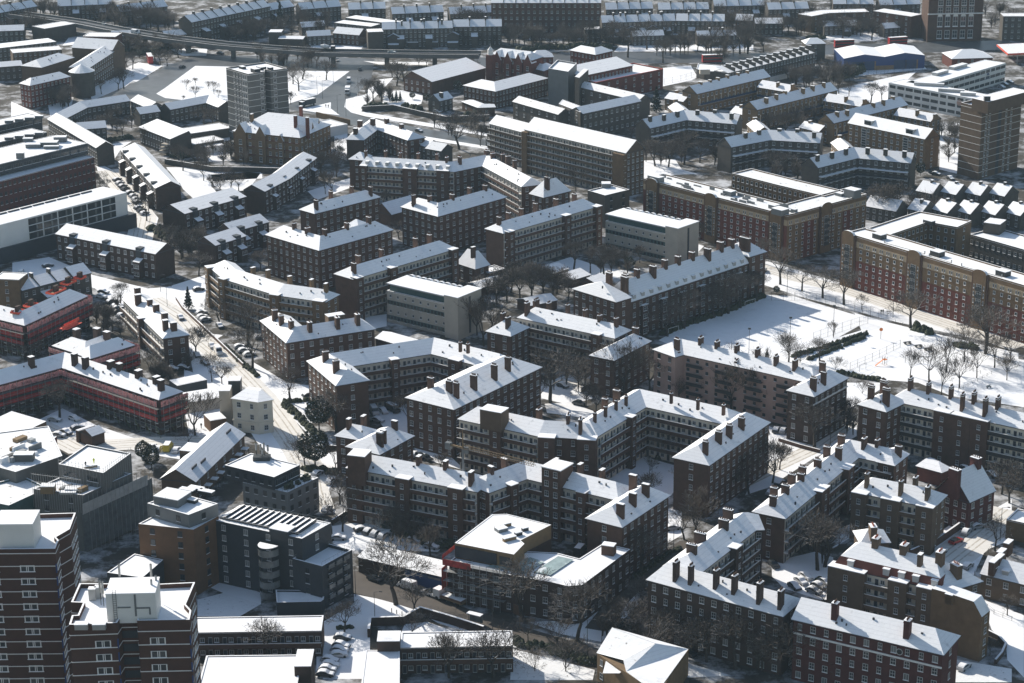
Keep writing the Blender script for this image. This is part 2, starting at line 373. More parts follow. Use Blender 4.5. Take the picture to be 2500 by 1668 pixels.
    def poly(s, P, z, bands=None, fs=None, par=0.7, base=0.0, kind=None, n=None, snow='snow', brick=None, cope='snow', mi=None):
        """flat roofed block on a CCW polygon of plan points"""
        brick = brick or s.brick; b = MB(); b.prism(P, base, z, 0)
        m = len(P); ip = inset(P, .35)
        b.build('wall', [brick], s.root)
        r = MB(); zb = z+.004
        r.face([(p.x, p.y, zb+.1) for p in inset(P, .3)], 0)
        for i in range(m):
            a, c, ai, ci = P[i], P[(i+1) % m], ip[i], ip[(i+1) % m]; zt = zb+par
            r.face([(a.x, a.y, zb), (c.x, c.y, zb), (c.x, c.y, zt), (a.x, a.y, zt)], 1)
            r.face([(ci.x, ci.y, zb), (ai.x, ai.y, zb), (ai.x, ai.y, zt), (ci.x, ci.y, zt)], 1)
            r.face([(a.x, a.y, zt), (c.x, c.y, zt), (ci.x, ci.y, zt), (ai.x, ai.y, zt)], 2)
        r.build('roof', [snow, brick, cope], s.root)
        if fs:
            for i in range(m): s.facade(P[i], P[(i+1) % m], z, (fs+'b'*m)[i], n, base, kind, mi)
        if bands:
            zz = bands
            k = 1
            while zz*k < z+0.05:
                q = MB()
                for i in range(m):
                    a, c = P[i], P[(i+1) % m]; d = (c-a); L = d.length; d = d/L; nn = Vector((d.y, -d.x))
                    if nn.dot((-(a+c)/2).normalized()) < -.3: continue
                    q.box((a+c)/2+nn*.03, d, L+.1, .08, zz*k-.06, zz*k+.10, 0)
                if q.f: q.build('storey_band', ['coping'], s.root)
                k += 1
    def box(s, name, t, X, Y, z0, z1, sx, sy, mats=('clad_grey', 'snow'), d=None, zp=None):
        """roof top box or pier; (X,Y) is the middle of its top, d direction of side sx"""
        c = at(t, X, Y, z1 if zp is None else zp); d = d or Vector((1, 0)); b = MB()
        b.box(c, d, sx, sy, z0, z1, 0); b.box(c, d, sx+.1, sy+.1, z1+.004, z1+.16, 1)
        return b.build(name, list(mats), s.root)
    def pier(s, t, X, Y, w=3.2, proj_=1.9, up=0.7, kind=None, wi=None, blank=False):
        """stair tower standing proud of a gallery; (X,Y) on the eave line"""
        F, z, ww = s.last; p = V2(at(t, X, Y, z)); best = None
        for i in range(len(F)-1):
            a, c = F[i], F[i+1]; d = (c-a).normalized(); u = max(0, min((c-a).length, (p-a).dot(d))); q = a+d*u
            if best is None or (q-p).length < best[0]: best = ((q-p).length, q, d)
        q, d = best[1], best[2]; nrm = Vector((d.y, -d.x)); b = MB(); c = q+nrm*(proj_/2-.6)
        b.box(c, d, w, proj_+1.2, 0, z+up, 0); b.box(c, d, w+.15, proj_+1.35, z+up+.004, z+up+.17, 1)
        b.build('stair_tower', [s.brick, 'snow'], s.root)
        if not blank:
            n = max(2, round(z/2.85))
            for j in range(n): s.win(q+nrm*(proj_+.012), d, z/n*(j+.55), wi or 1.0, 1.4, kind or s.kind)
    def chim(s, t, pts, h=4.7, sx=.88, sy=1.8, up=1.85, pots=True, pot='brick_brown', band=False, ridge=None):
        for X, Y in pts:
            best = None
            for (Rl, zr, w) in (s.ridges if ridge is None else [s.ridges[ridge]]):
                p = V2(at(t, X, Y, zr+up))
                for i in range(len(Rl)-1):
                    a, c = Rl[i], Rl[i+1]; d = (c-a); L = d.length
                    if L < .5: continue
                    d = d/L; u = max(-1, min(L+1, (p-a).dot(d))); q = a+d*u; off = (p-q).length
                    if best is None or off < best[0]:
                        nn = Vector((-d.y, d.x)); o = max(-w*.33, min(w*.33, (p-q).dot(nn))); best = (off, q+nn*(o if abs(o) > 1.2 else 0), d, zr)
            _, q, d, zr = best; b = MB(); nn = Vector((-d.y, d.x)); zt = zr+up+random.uniform(-.3, .25); sy_ = sy*random.uniform(.78, 1.12)
            b.box(q, nn, sy_, sx, zt-h, zt, 0)
            b.box(q, nn, sy_+.16, sx+.16, zt-.55, zt-.38, 2 if band else 0)
            b.box(q, nn, sy_+.12, sx+.12, zt+.004, zt+.10, 1)
            ch = b.build('chimney', [s.brick, 'snow', 'coping'], s.root)
            if pots:
                k = MB()
                for i in range(4):
                    c = q+nn*((i-1.5)*sy*.22); k.tube((c.x, c.y, zt+.14), (c.x, c.y, zt+.62), .16, .13, 0, 6)
                    k.face([(c.x+.13*math.cos(a*1.0472), c.y+.13*math.sin(a*1.0472), zt+.62) for a in range(6)], 0)
                po = k.build('chimney_pots', [pot], s.root)
                po.parent = ch
                po.location = (0, 0, 0)
    def done(s):
        s.wins.sort(); first = s.wins[:96]; rest = s.wins[96:]
        lo = s.root.location
        for (_, x, y, z, a, w, h, kind) in first:
            o = bpy.data.objects.new('door' if kind == 'door' else 'window', WIN[kind]); COL.objects.link(o); o.parent = s.root
            o.location = (x-lo.x, y-lo.y, z-lo.z); o.rotation_euler = (0, 0, a); o.scale = (w, 1, h)
        if rest:
            b = MB(); names = []; idx = {}
            for (_, x, y, z, a, w, h, kind) in rest:
                me = WIN[kind]; k0 = len(b.v); ca, sa = math.cos(a), math.sin(a)
                for m in me.materials:
                    if m.name not in idx: idx[m.name] = len(names); names.append(m.name)
                for vv in me.vertices:
                    X, Y, Z = vv.co; X *= w; Z *= h; b.v.append((x+ca*X-sa*Y, y+sa*X+ca*Y, z+Z))
                for p in me.polygons:
                    b.f.append(tuple(k0+i for i in p.vertices)); b.m.append(idx[me.materials[p.material_index].name])
            o = b.build('window', names, s.root); o['kind'] = 'stuff'
        return s
def B(name, label, cat, t, X, Y, z=0, **k): return Bld(name, label, cat, at(t, X, Y, z), **k)
# ================================================================ buildings, near to far
BA = 'apartment_block'; EST = 'brown brick estate blocks with snowy roofs'
def est(label, t, X, Y, **k): return B(BA, label, 'apartment block', t, X, Y, 0, group=EST, **k)
Z5 = 14.5
# --- estate blocks of the middle
b = est('L-shaped flat-fronted brown brick block, hipped roof, directly behind the curved yellow brick block', 11, 585, 745)
b.wing(11, [(112, 605), (585, 745), (1240, 562)], Z5, w=10, rh=4); b.chim(11, [(345, 500), (460, 535), (645, 555), (838, 500), (1030, 445)])
b.wing(11, [(800, 540), (935, 560)], Z5, w=8, rh=3.5, fs='b', es='bb'); b.done()
b = est('straight brown brick block with a blank chimney gable, just below the stepped brown terraces', 11, 800, 340)
b.wing(11, [(545, 415), (1125, 268)], Z5, wpx=(415, 378), rh=3.8, es='fb'); b.chim(11, [(515, 315), (688, 212), (875, 165), (1055, 170)]); b.done()
b = est('L-shaped brown brick block beside a low gabled hall, below the bent dormered block', 11, 1650, 440)
b.wing(11, [(1325, 355), (1650, 440), (2258, 268)], Z5, w=10, rh=4); b.chim(11, [(1405, 250), (1592, 245), (1760, 230), (1932, 180), (2058, 150)]); b.done()
b = est('balcony block with blank brick end wall, just behind the nearer pale concrete office', 11, 1300, 880)
b.wing(11, [(890, 1003), (1805, 730)], Z5, wpx=(730, 955), rh=3.8, fs='g', es='bb')
b.pier(11, 920, 995); b.pier(11, 1230, 905); b.pier(11, 1770, 740); b.chim(11, [(795, 880), (932, 785), (1140, 735), (1440, 635), (1570, 600)]); b.done()
b = est('balcony block with five white-edged galleries beside the smaller pale concrete office', 21, 400, 480)
b.wing(21, [(-40, 592), (805, 350)], Z5, wpx=(-195, 550), rh=3.8, fs='g', es='bb')
b.pier(21, 0, 580); b.pier(21, 510, 435); b.pier(21, 785, 355); b.chim(21, [(-130, 465), (5, 400), (105, 355), (230, 320), (430, 275), (590, 225)]); b.done()
b = est('long bent brick block with a row of small dormers on its snowy roof', 10, 1500, 1500)
b.wing(10, [(955, 1492), (1795, 1545), (2050, 1492), (2400, 1680)], 13.5, w=9, rh=4.2, fs='gwg', es='ww', hk=.3)
for X in (1415,): b.pier(10, X, 1515, w=6)
b.pier(10, 990, 1495, w=3); b.pier(10, 1700, 1540, w=5)
b.wing(10, [(855, 1432), (985, 1442)], 12, w=8, rh=2.6)
b.wing(21, [(320, 270), (555, 212)], 14, wpx=(190, 240), rh=5.5, hk=1.0)
b.chim(10, [(1003, 1350), (1195, 1345), (1340, 1345), (1490, 1360), (1645, 1380), (1730, 1405), (1845, 1405), (2080, 1345), (2165, 1370), (2330, 1370)], pot='brick_red')
b.chim(20, [(80, 1395), (190, 1420)]); b.chim(21, [(265, 130), (365, 85)])
F, z, w = [V2(at(10, X, Y, 13.5)) for X, Y in ((955, 1492), (1795, 1545))], 13.5, 9
for i in range(9):
    p = F[0].lerp(F[1], (i+.6)/9.3); d = (F[1]-F[0]).normalized(); nn = Vector((-d.y, d.x)); q = MB()
    q.box(p+nn*1.4, d, 1.3, 1.9, z+.6, z+2.0, 0); q.box(p+nn*1.4, d, 1.5, 2.1, z+2.004, z+2.15, 1); q.build('dormer', ['frame_white', 'snow'], b.root)
b.done()
b = est('four-storey L-shaped brown block with hipped snowy roof above the snowy side street with parked cars', 12, 295, 68)
W7 = [ray(637.7, 785.3, 12), ray(700.3, 838.5, 12), ray(914, 804.9, 12)]
b.wing2([V2(p) for p in W7], 12, 9.5, 4, n=4); b.chim(11, [(185, 1275), (243, 1320), (308, 1370), (497, 1375), (745, 1340), (925, 1310)], h=4.2, sx=1.3)
b.box('lift_room', 11, 725, 1315, 12, 16.5, 5.5, 3.0, ('brick_tan', 'snow'), d=(V2(W7[2])-V2(W7[1])).normalized()); b.done()
b = est('U-shaped gallery block around a small yard with parked vans, right of the snowy street', 12, 1400, 420)
b.wing(12, [(1025, 405), (870, 278), (1590, 165), (2200, 320)], Z5, wpx=(740, 452), rh=4, fs='bgg', es='fb', mi='render_pale')
b.pier(12, 1250, 220, w=2.6); b.pier(12, 1820, 225, w=4)
W9 = [V2(ray(1107.5, 1001.1, Z5)), V2(ray(1320.3, 898.4, Z5))]
b.wing2(W9, Z5, (V2(ray(986.3, 975.8, Z5))-W9[0]).length, 4, es='wb')
b.chim(12, [(640, 135), (735, 225), (1480, 415), (1660, 450), (2030, 365), (2200, 275), (2275, 195), (1850, 525)]); b.chim(12, [(1850, 60), (1917, 78)], sx=.7, sy=.9, h=3)
b.done()
b = est('large U-shaped balcony block in the centre, its galleries open to a snowy court with benches', 22, 600, 900)
b.wing(22, [(-437, 752), (275, 905), (770, 935)], Z5, w=9, rh=4, fs='gw', es='ww', mi='render_cream'); b.pier(22, -55, 810, w=3.6)
b.pier(22, 345, 935, w=4.5, proj_=2.4); b.pier(22, 710, 945, w=5, proj_=2.2)
b.wing(22, [(800, 905), (1235, 640), (1985, 808)], Z5, w=9, rh=4, fs='gg', es='bb', mi='render_cream'); b.pier(22, 1075, 735, w=2.4)
b.wing(22, [(1800, 1165), (2340, 785)], Z5, wpx=(1485, 1100), rh=4.2, es='fb')
b.box('lift_room', 12, 2155, 655, Z5, 20, 6.5, 4.5, ('brick_tan', 'snow'), d=Vector((.88, -.47)))
b.chim(22, [(535, 725), (635, 790), (870, 555), (975, 490), (1680, 1010), (1890, 855), (1985, 800), (2095, 725)]); b.chim(22, [(780, 690), (875, 640), (970, 580), (1060, 535), (1465, 520), (1700, 575), (1905, 640)], sx=.7, sy=.9, h=3)
b.chim(22, [(280, 650)], ridge=0); b.done()
b = est('U-shaped balcony block with a square lift tower at its left end, behind the crane', 22, 0, 1350)
b.wing(22, [(-1427, 1190), (-277, 1402)], Z5, wpx=(-1512, 1085), rh=4, fs='g', es='bw', mi='render_pale')
b.pier(22, -1370, 1205, w=4.6, proj_=1.2, up=.5); b.pier(22, -915, 1280, w=4); b.pier(22, -470, 1390, w=4.2)
b.wing(22, [(-167, 1410), (170, 1285), (985, 1480)], Z5, w=8.6, rh=4, fs='gg', es='wb', mi='render_pale'); b.pier(22, 25, 1345, w=2.6); b.pier(22, 720, 1385, w=2.6)
p = b.last[0]; dd = (p[2]-p[1]).normalized(); q = V2(at(22, 420, 1340, Z5))
for o_, (x0, hh) in enumerate(((0, 19.5),)):
    m = MB(); m.box(q+Vector((-dd.y, dd.x))*1.2, dd, 5.6, 6.0, 0, hh, 0); m.box(q+Vector((-dd.y, dd.x))*1.2, dd, 5.9, 6.3, hh+.004, hh+.25, 1); m.build('lift_tower', ['brick_brown', 'snow'], b.root)
    for j in range(7):
        for k in (-1, 1): b.win(q+dd*(k*1.3)-Vector((-dd.y, dd.x))*1.815, dd, 2.75*j+1.7, 1.2, 1.5, 'sash')
b.wing(23, [(1020, 215), (1440, -66)], Z5, wpx=(700, 145), rh=4.2, es='fb')
b.box('lift_tower', 12, 945, 1050, Z5-3, 19.5, 4.8, 5.0, ('brick_brown', 'snow'), d=Vector((.95, -.3)))
b.chim(22, [(-810, 1090), (-565, 1130), (-330, 1210), (-155, 1165), (-30, 1095), (430, 1095), (650, 1145), (845, 1190), (1118, 1250)], pots=False); b.chim(22, [(1120, 1405), (1236, 1325)], pots=False, ridge=2); b.chim(23, [(895, 65)], pots=False)
b.done()
b = est('small low brown block with hipped roof squeezed between the gallery blocks beside the round evergreen', 12, 1125, 1068)
b.wing(12, [(1125, 1068), (1425, 905)], 11, wpx=(765, 1080), rh=3.2); b.wing(12, [(735, 902), (985, 945)], 11, w=8, rh=3)
b.chim(12, [(850, 745), (995, 705), (1260, 755), (1158, 845), (960, 980), (1245, 1030)], h=4.2, pots=False); b.done()
b = est('brown gallery block with two projecting hipped wings, below the long white-mansard block', 21, 500, 1440)
b.wing(21, [(95, 1348), (955, 1532)], Z5, w=9, rh=4.2, fs='g', es='ww', mi='render_pale'); b.pier(21, 800, 1505, w=3)
b.wing(22, [(950, 225), (1275, 55)], 12, wpx=(735, 185), rh=4); b.wing(11, [(2090, 1470), (2300, 1514)], 13, w=10, rh=4)
b.chim(21, [(55, 1195), (97, 1150), (262, 1180), (367, 1205), (537, 1230), (693, 1265), (837, 1310), (1067, 1360), (1205, 1395)]); b.chim(11, [(2175, 1285), (2305, 1340)]); b.done()
b = est('pink rendered block with black balcony rails and a dark brick wing at its right end', 22, 2000, 300)
b.wing(22, [(1500, 195), (1575, 172), (2350, 345), (2740, 436)], Z5, w=9, rh=4.2, fs='bqq', es='ww', mi='render_pink', brick='render_pink', kind='dark')
F, z, w = b.last; d_ = (F[2]-F[1]).normalized(); n2_ = Vector((d_.y, -d_.x))
for j in range(1, 5):
    for u in (.1, .33, .56, .8):
        q = F[1].lerp(F[3], u); m = MB(); m.box(q+n2_*.6, d_, 5.5, 1.1, 2.9*j-.1, 2.9*j, 0); m.box(q+n2_*1.12, d_, 5.5, .06, 2.9*j, 2.9*j+.95, 0); m.build('balcony', ['metal_dark'], b.root)
b.wing(32, [(465, 550), (765, 385)], Z5, wpx=(235, 495), rh=4.2, brick='brick_dark')
p = b.last[0]
m = MB(); d_ = (p[1]-p[0]).normalized(); m.box((p[0]+p[1])/2+Vector((d_.y, -d_.x))*.1, d_, (p[1]-p[0]).length+.4, .3, 12.0, 12.35, 0); m.build('cornice', ['coping'], b.root)
b.chim(22, [(1505, 30), (1735, 10), (1865, 50), (2040, 90), (2225, 130)], h=4.4); b.chim(32, [(130, 175), (300, 215), (545, 240), (555, 330), (515, 400)]); b.chim(22, [(1235, 390), (1415, 435), (1585, 475), (1865, 545), (2110, 605)], h=9, up=-2)
b.done()
b = est('brown brick gallery block with very tall banded chimneys, beside the playground at the edge', 32, 1500, 700)
b.wing(32, [(1150, 582), (2560, 890)], Z5, w=9, rh=4.2, fs='p', es='ww', mi='render_cream'); b.pier(32, 1640, 690, w=5); b.pier(32, 1800, 725, w=6); b.pier(32, 1960, 770, w=5)
b.wing(32, [(1112, 687), (1290, 600)], Z5, wpx=(850, 632), rh=4)
b.chim(32, [(945, 455), (1118, 530), (1110, 385), (1330, 385), (1485, 425), (1697, 460), (1895, 510), (2110, 555), (1745, 555), (1950, 600)], h=7, up=3.0, band=True); b.done()
b = est('brown block stepping up diagonally in bays towards the low hut, short chimneys along its roof', 32, 600, 1400)
b.wing(33, [(205, 138), (862, -412), (1180, -342)], 12, wpx=(-87, 92), rh=4, fs='gg', es='fw', ridge_off=.5); b.pier(33, 560, -110, w=5); b.pier(33, 760, -310, w=4)
b.wing(32, [(1040, 1135), (1185, 1168), (1310, 1068)], 12, w=6, rh=2.5, hk=.5)
b.chim(32, [(65, 1460), (110, 1360), (230, 1345), (270, 1240), (365, 1175), (385, 1235), (515, 1110), (585, 1000), (690, 1010), (715, 890), (920, 915), (1240, 985), (1050, 915)], h=4.4); b.done()
b = est('short tan brick block with cream recessed balconies, beside the red gabled house', 32, 1200, 1480, brick='brick_tan')
b.wing(32, [(820, 1402), (1535, 1548)], 12, wend=(1665, 1440), rh=3.2, fs='g', mi='render_cream', es='ww'); b.pier(32, 890, 1420, w=4); b.pier(32, 1170, 1475, w=5); b.pier(32, 1475, 1540, w=4.5)
b.chim(32, [(945, 1235), (1245, 1305), (1380, 1265), (1560, 1355)]); b.done()
b = B('gabled_house', 'red brick house with a tall gable and steep snowy roof', 'house', 32, 1855, 1500, brick='brick_crimson')
b.wing(32, [(1855, 1500), (2085, 1395)], 8, w=10.5, rh=6.8, roof='gable', es='dw'); b.chim(32, [(1935, 1085), (1700, 1205)], h=8, sx=1.6, sy=3.0); b.done()
b = B('low_hut', 'small brick hut with a shallow hipped snowy roof behind the red gabled house', 'hut', 32, 1600, 1230, brick='brick_red')
b.wing(32, [(1395, 1172), (1610, 1230), (1690, 1197)], 4, w=7, rh=1.5, fs='b', es='bb'); b.done()
b = est('tan brick block with red mansard dormers and red chimney pots, above the red car', 33, 1000, 650, brick='brick_tan')
b.wing(33, [(645, 562), (1240, 700), (1620, 790)], 13.5, w=11, rh=2.6, roof='mansard', fs='g', es='ww', mi='render_cream', ov=.2, slope='brick_red')
b.pier(33, 780, 595, w=9); b.pier(33, 1235, 705, w=4.5); b.pier(33, 1500, 745, w=4)
F = [V2(at(33, X, Y, 13.5)) for X, Y in ((645, 562), (1620, 790))]
for i, u in enumerate((.15, .48, .62, .75, .92)):
    p = F[0].lerp(F[1], u); d = (F[1]-F[0]).normalized(); nn = Vector((-d.y, d.x)); q = MB()
    q.box(p+nn*1.0, d, 1.5, 1.8, 14.0, 15.7, 0); q.box(p+nn*1.0, d, 1.7, 2.0, 15.704, 15.85, 1); q.build('dormer', ['frame_white', 'snow'], b.root)
b.wing(33, [(1640, 800), (1965, 702)], 13.5, w=8, rh=4, fs='w', es='bb'); b.wing(33, [(890, 362), (1140, 352)], 13.5, w=7, rh=4, fs='b', es='bb')
b.chim(33, [(997, 190), (1010, 320), (1295, 345), (1660, 440), (1745, 545)], h=5, sy=2.3, sx=1.5, pot='pot_red'); b.chim(33, [(1390, 485)], h=3, pots=False); b.done()
b = est('tan brick block end with a huge blank brown gable wall beside the curved garden wall', 33, 1970, 1020, brick='brick_ochre')
A_ = V2(at(33, 1972, 1022, 11)); E_ = V2(at(33, 2045, 962, 11)); d_ = (E_-A_).normalized(); n_ = Vector((-d_.y, d_.x)); m = MB(); m2 = MB()
L_ = 12.5; pr = [(0, 0), (0, 11), (2.2, 14.2), (9.0, 14.6), (L_, 14.6), (L_, 0)]; D_ = (E_-A_).length
fr = [A_+n_*x for x, z in pr]; bk = [E_+n_*x for x, z in pr]
m.face([(p.x, p.y, q[1]) for p, q in zip(fr, pr)][::-1], 0); m.face([(p.x, p.y, q[1]) for p, q in zip(bk, pr)], 0)
m.face([(A_.x, A_.y, 0), (E_.x, E_.y, 0), (E_.x, E_.y, 11), (A_.x, A_.y, 11)], 0)
for k in (1, 2, 3): m2.face([(fr[k].x, fr[k].y, pr[k][1]+.12), (bk[k].x, bk[k].y, pr[k][1]+.12), (bk[k+1].x, bk[k+1].y, pr[k+1][1]+.12), (fr[k+1].x, fr[k+1].y, pr[k+1][1]+.12)], 0)
m.face([(fr[4].x, fr[4].y, 14.6), (bk[4].x, bk[4].y, 14.6), (bk[4].x, bk[4].y, 0), (fr[4].x, fr[4].y, 0)], 0)
m.build('wall', ['brick_ochre'], b.root); m2.build('roof', ['snow'], b.root); b.facade(A_, E_, 11, 'w', 4)
b.ridges.append(([fr[3], bk[3]], 14.2, 4)); b.chim(33, [(1670, 825), (1845, 875)], h=2.4, up=1.0, pots=False); b.done()
b = est('red brick block with a cream string course and round window, along the bottom edge', 33, 900, 1200, brick='brick_crimson')
b.wing(33, [(285, 1042), (1620, 1358)], Z5, wend=(1775, 1197), rh=4.4, roof='hipr', es='bf'); b.chim(33, [(660, 890), (1310, 1045)], h=5.5, sx=1.3)
p = b.last[0]; d_ = (p[1]-p[0]).normalized(); m = MB(); m.box((p[0]+p[1])/2+Vector((d_.y, -d_.x))*.08, d_, (p[1]-p[0]).length, .3, 11.3, 11.7, 0); m.build('string_course', ['coping'], b.root)
q = p[0].lerp(p[1], .72)+Vector((d_.y, -d_.x))*.06; m = MB(); up = Vector((0, 0, 1)); dx = Vector((d_.x, d_.y, 0)); c = Vector((q.x, q.y, 12.9))
for i in range(16):
    a0, a1 = i*math.pi/8, (i+1)*math.pi/8; P_ = lambda a, r: c+dx*(math.cos(a)*r)+up*(math.sin(a)*r)
    m.face([P_(a0, .6), P_(a1, .6), P_(a1, .78), P_(a0, .78)], 0)
m.face([c+dx*(math.cos(i*math.pi/8)*.6)+up*(math.sin(i*math.pi/8)*.6) for i in range(16)], 1); m.build('round_window', ['frame_white', 'glass'], b.root); b.done()
b = est('dark brown L-shaped block with five tall slab chimneys over the bottom street', 23, 1740, 800, brick='brick_dark')
b.wing(23, [(1258, 688), (2350, 985), (2460, 1013)], Z5, w=9.5, rh=4.4, es='wf'); b.wing(23, [(1700, 640), (2215, 240), (2285, 238)], Z5, w=8.6, rh=4.2, fs='gw', es='ww', mi='render_pale'); b.pier(23, 2010, 395, w=3.4)
b.chim(23, [(1485, 530), (1640, 550), (1870, 595), (2035, 640), (2250, 720)], h=6, up=2.6, ridge=0); b.chim(33, [(240, 810)], h=8, up=2.5, ridge=0); b.chim(23, [(1975, 48), (1895, 138), (1725, 258), (1612, 352)], h=4.8, sy=2.6, ridge=1); b.done()
b = est('long brown block with white mansard slope and dormers, along the snow-covered ball court', 21, 1600, 1000)
b.wing(21, [(1105, 1207), (2160, 858)], 12.6, w=10.5, rh=3.4, roof='mansard', hk=.05, fs='w', es='bb', ov=.3)
F = [V2(at(21, X, Y, 12.6)) for X, Y in ((1105, 1207), (2160, 858))]
for i in range(14):
    p = F[0].lerp(F[1], (i+.4)/14.2); d = (F[1]-F[0]).normalized(); nn = Vector((-d.y, d.x)); q = MB()
    q.box(p+nn*.9, d, 1.5, 1.7, 13.0, 14.7, 0); q.box(p+nn*.9, d, 1.7, 1.9, 14.704, 14.85, 1); q.build('dormer', ['frame_white', 'snow'], b.root)
for i in range(6):
    p = F[0].lerp(F[1], (i+.6)/6.2); q = MB(); q.box(p-Vector((-d.y, d.x))*.5, d, 2.6, 1.0, 0, 10.6, 0); q.box(p-Vector((-d.y, d.x))*.5, d, 2.8, 1.2, 10.604, 10.75, 1); q.build('bay_window', ['brick_brown', 'snow'], b.root)
    for j in range(4): b.win(p-Vector((-d.y, d.x))*1.02, d, 1.7+2.6*j, 1.8, 1.6, 'sash')
b.wing(21, [(970, 1207), (1105, 1166)], 15, wpx=(565, 1097), rh=4.2, es='wb'); b.wing(21, [(2165, 802), (2310, 757)], 15, w=12, rh=4.2, es='bw')
b.chim(21, [(672, 1000), (885, 1060), (938, 1010), (1050, 960), (1180, 912), (1300, 875), (1425, 832), (1545, 795), (1668, 755), (1790, 720), (1905, 670), (2020, 642), (2150, 610), (2200, 620)], h=6, up=2.4, sx=1.2, sy=2.2); b.done()
# --- pale concrete offices
def office(label, t, fr, tw, glassband=True):
    b = B('office_block', label, 'office block', t, *fr[0], brick='concrete', group='pale concrete offices with flat snowy roofs')
    b.wing(t, fr, 10.6, w=11, roof='flat', par=.3, fs='q', n=4, kind='sq')
    F, z, w = [V2(at(t, X, Y, 10.6)) for X, Y in fr], 10.6, 11; d = (F[1]-F[0]).normalized(); nn = Vector((-d.y, d.x)); L = (F[1]-F[0]).length
    m = MB(); c = (F[0]+F[1])/2+nn*5.6
    m.box(c, d, L-1, 9.0, 10.75, 13.0, 0); m.build('glazed_storey', ['panel_teal'], b.root)
    m = MB(); m.box(c, d, L+.6, 10.8, 13.004, 13.3, 0); m.box(c, d, L+.5, 10.7, 13.304, 13.5, 1); m.build('roof', ['metal_pale', 'snow'], b.root)
    m = MB()
    for i in range(9):
        q = c-d*(L/2-2-i*(L-3)/9)+nn*4.9
        for k in range(5):
            a0, a1 = math.pi*k/5, math.pi*(k+1)/5
            m.face([(q.x-d.x*math.cos(a0)*1.2, q.y-d.y*math.cos(a0)*1.2, 13.5+.5*math.sin(a0)), (q.x-d.x*math.cos(a1)*1.2, q.y-d.y*math.cos(a1)*1.2, 13.5+.5*math.sin(a1)),
                    (q.x-d.x*math.cos(a1)*1.2+nn.x*.9, q.y-d.y*math.cos(a1)*1.2+nn.y*.9, 13.5+.5*math.sin(a1)), (q.x-d.x*math.cos(a0)*1.2+nn.x*.9, q.y-d.y*math.cos(a0)*1.2+nn.y*.9, 13.5+.5*math.sin(a0))], 0)
    m.build('roof_vault', ['snow'], b.root)
    for zz in (2.3, 7.5):
        m = MB(); m.box((F[0]+F[1])/2-nn*.06, d, L-.3, .14, zz-1.0, zz+.35, 0)
        for i in range(18): m.box(F[0].lerp(F[1], (i+.5)/18)-nn*.12, d, .9, .1, zz-.9, zz+.2, 1)
        m.build('window_band', ['panel_teal', 'glass'], b.root)
    m = MB(); q = F[1]+d*2.6+nn*4.8; m.box(q, d, 5.6, 12.5, 0, 14.4, 0); m.box(q, d, 5.9, 12.8, 14.404, 14.6, 1); m.build('stair_tower', ['concrete', 'snow'], b.root)
    m = MB(); m.box(q+d*2.83, nn, 1.0, .1, 1, 13.4, 0); m.build('window_slot', ['clad_dark'], b.root)
    b.done()
office('pale concrete office with unbroken snow on its flat roof, near the curved yellow block', 11, [(1190, 1108), (1735, 1232)], None)
office('pale concrete office beside the dark flat-roofed block and the red and tan hall', 21, [(875, 482), (1437, 607)], None)
# --- curved yellow brick block
b = B(BA, 'curved yellow brick block with cream balcony fronts and a hipped snowy roof', 'apartment block', 11, 200, 1150, brick='brick_ochre')
b.wing(11, [(-392, 893), (-270, 1000), (200, 1145), (640, 1208)], 13.5, w=8.5, rh=4, fs='ggg', es='fw', mi='render_pale', snow='snow_roof')
b.pier(11, -370, 900, w=3); b.pier(11, -255, 1003, w=3); b.pier(11, 195, 1150, w=3.4); b.pier(11, 590, 1205, w=4)
b.chim(11, [(130, 910), (320, 970), (520, 995), (-10, 885), (725, 1060)], h=3.6, pots=False); b.done()
# --- roof with square chimneys by the street, left
b = B(BA, 'narrow brown block with a row of square chimneys, beside the snowy street with cars', 'apartment block', 11, -800, 1530)
W = [V2(at(1, 1105, 1182, 9.5)), V2(at(1, 1465, 1535, 9.5))]; b.wing2(W, 9.5, (V2(at(1, 1690, 1502, 9.5))-W[1]).length, 2.8, fs='g', es='bw', mi='render_pale'); b.pier(1, 1200, 1370, w=2.4)
b.chim(1, [(1205, 1075), (1235, 1140), (1345, 1175), (1425, 1225), (1480, 1300), (1480, 1370), (1565, 1415)], h=3.6, pots=False, sx=1.4); b.done()
# --- brown stepped terraces
TG = 'brown stepped terraces with snowy bays'
def terrace(label, t, fr, z, w=None, wend=None, wpx=None, rh=2.6, nb=3, bay=True, fs='w', ext=(0, 0)):
    b = B('terrace_row', label, 'terrace', t, *fr[0], brick='brick_dark', group=TG, kind='small')
    b.wing(t, fr, z, w=w or 9, wend=wend, wpx=wpx, rh=rh, roof='gable', fs=fs, es='bb', ridge_off=.62, snow='snow_roof', ov=.3, ext=ext)
    F, z, w = b.last; A, C = F[0], F[-1]; d = (C-A).normalized(); nn = Vector((-d.y, d.x)); L = (C-A).length
    for i in range(nb):
        p = A+d*(L*(i+.5)/nb)
        m = MB(); m.box(p+nn*1.0, d, 2.4, 2.5, z-2.4, z+1.25, 0); m.build('roof_terrace', ['clad_dark'], b.root)
        if bay:
            m = MB(); q = p-nn*1.1+d*.6; m.box(q, d, 3.0, 2.4, 0, z-3.4, 0)
            m.face([(*(q-d*1.6-nn*1.3), z-3.4), (*(q+d*1.6-nn*1.3), z-3.4), (*(q+d*1.6+nn*1.2), z-2.3), (*(q-d*1.6+nn*1.2), z-2.3)], 1)
            m.build('bay_window', ['brick_dark', 'snow'], b.root)
            for j in range(max(1, int((z-3.4)/2.8))): b.win(q-nn*1.22, d, z-5.0-2.8*j, 2.4, 1.5, 'tall')
    b.done(); return b
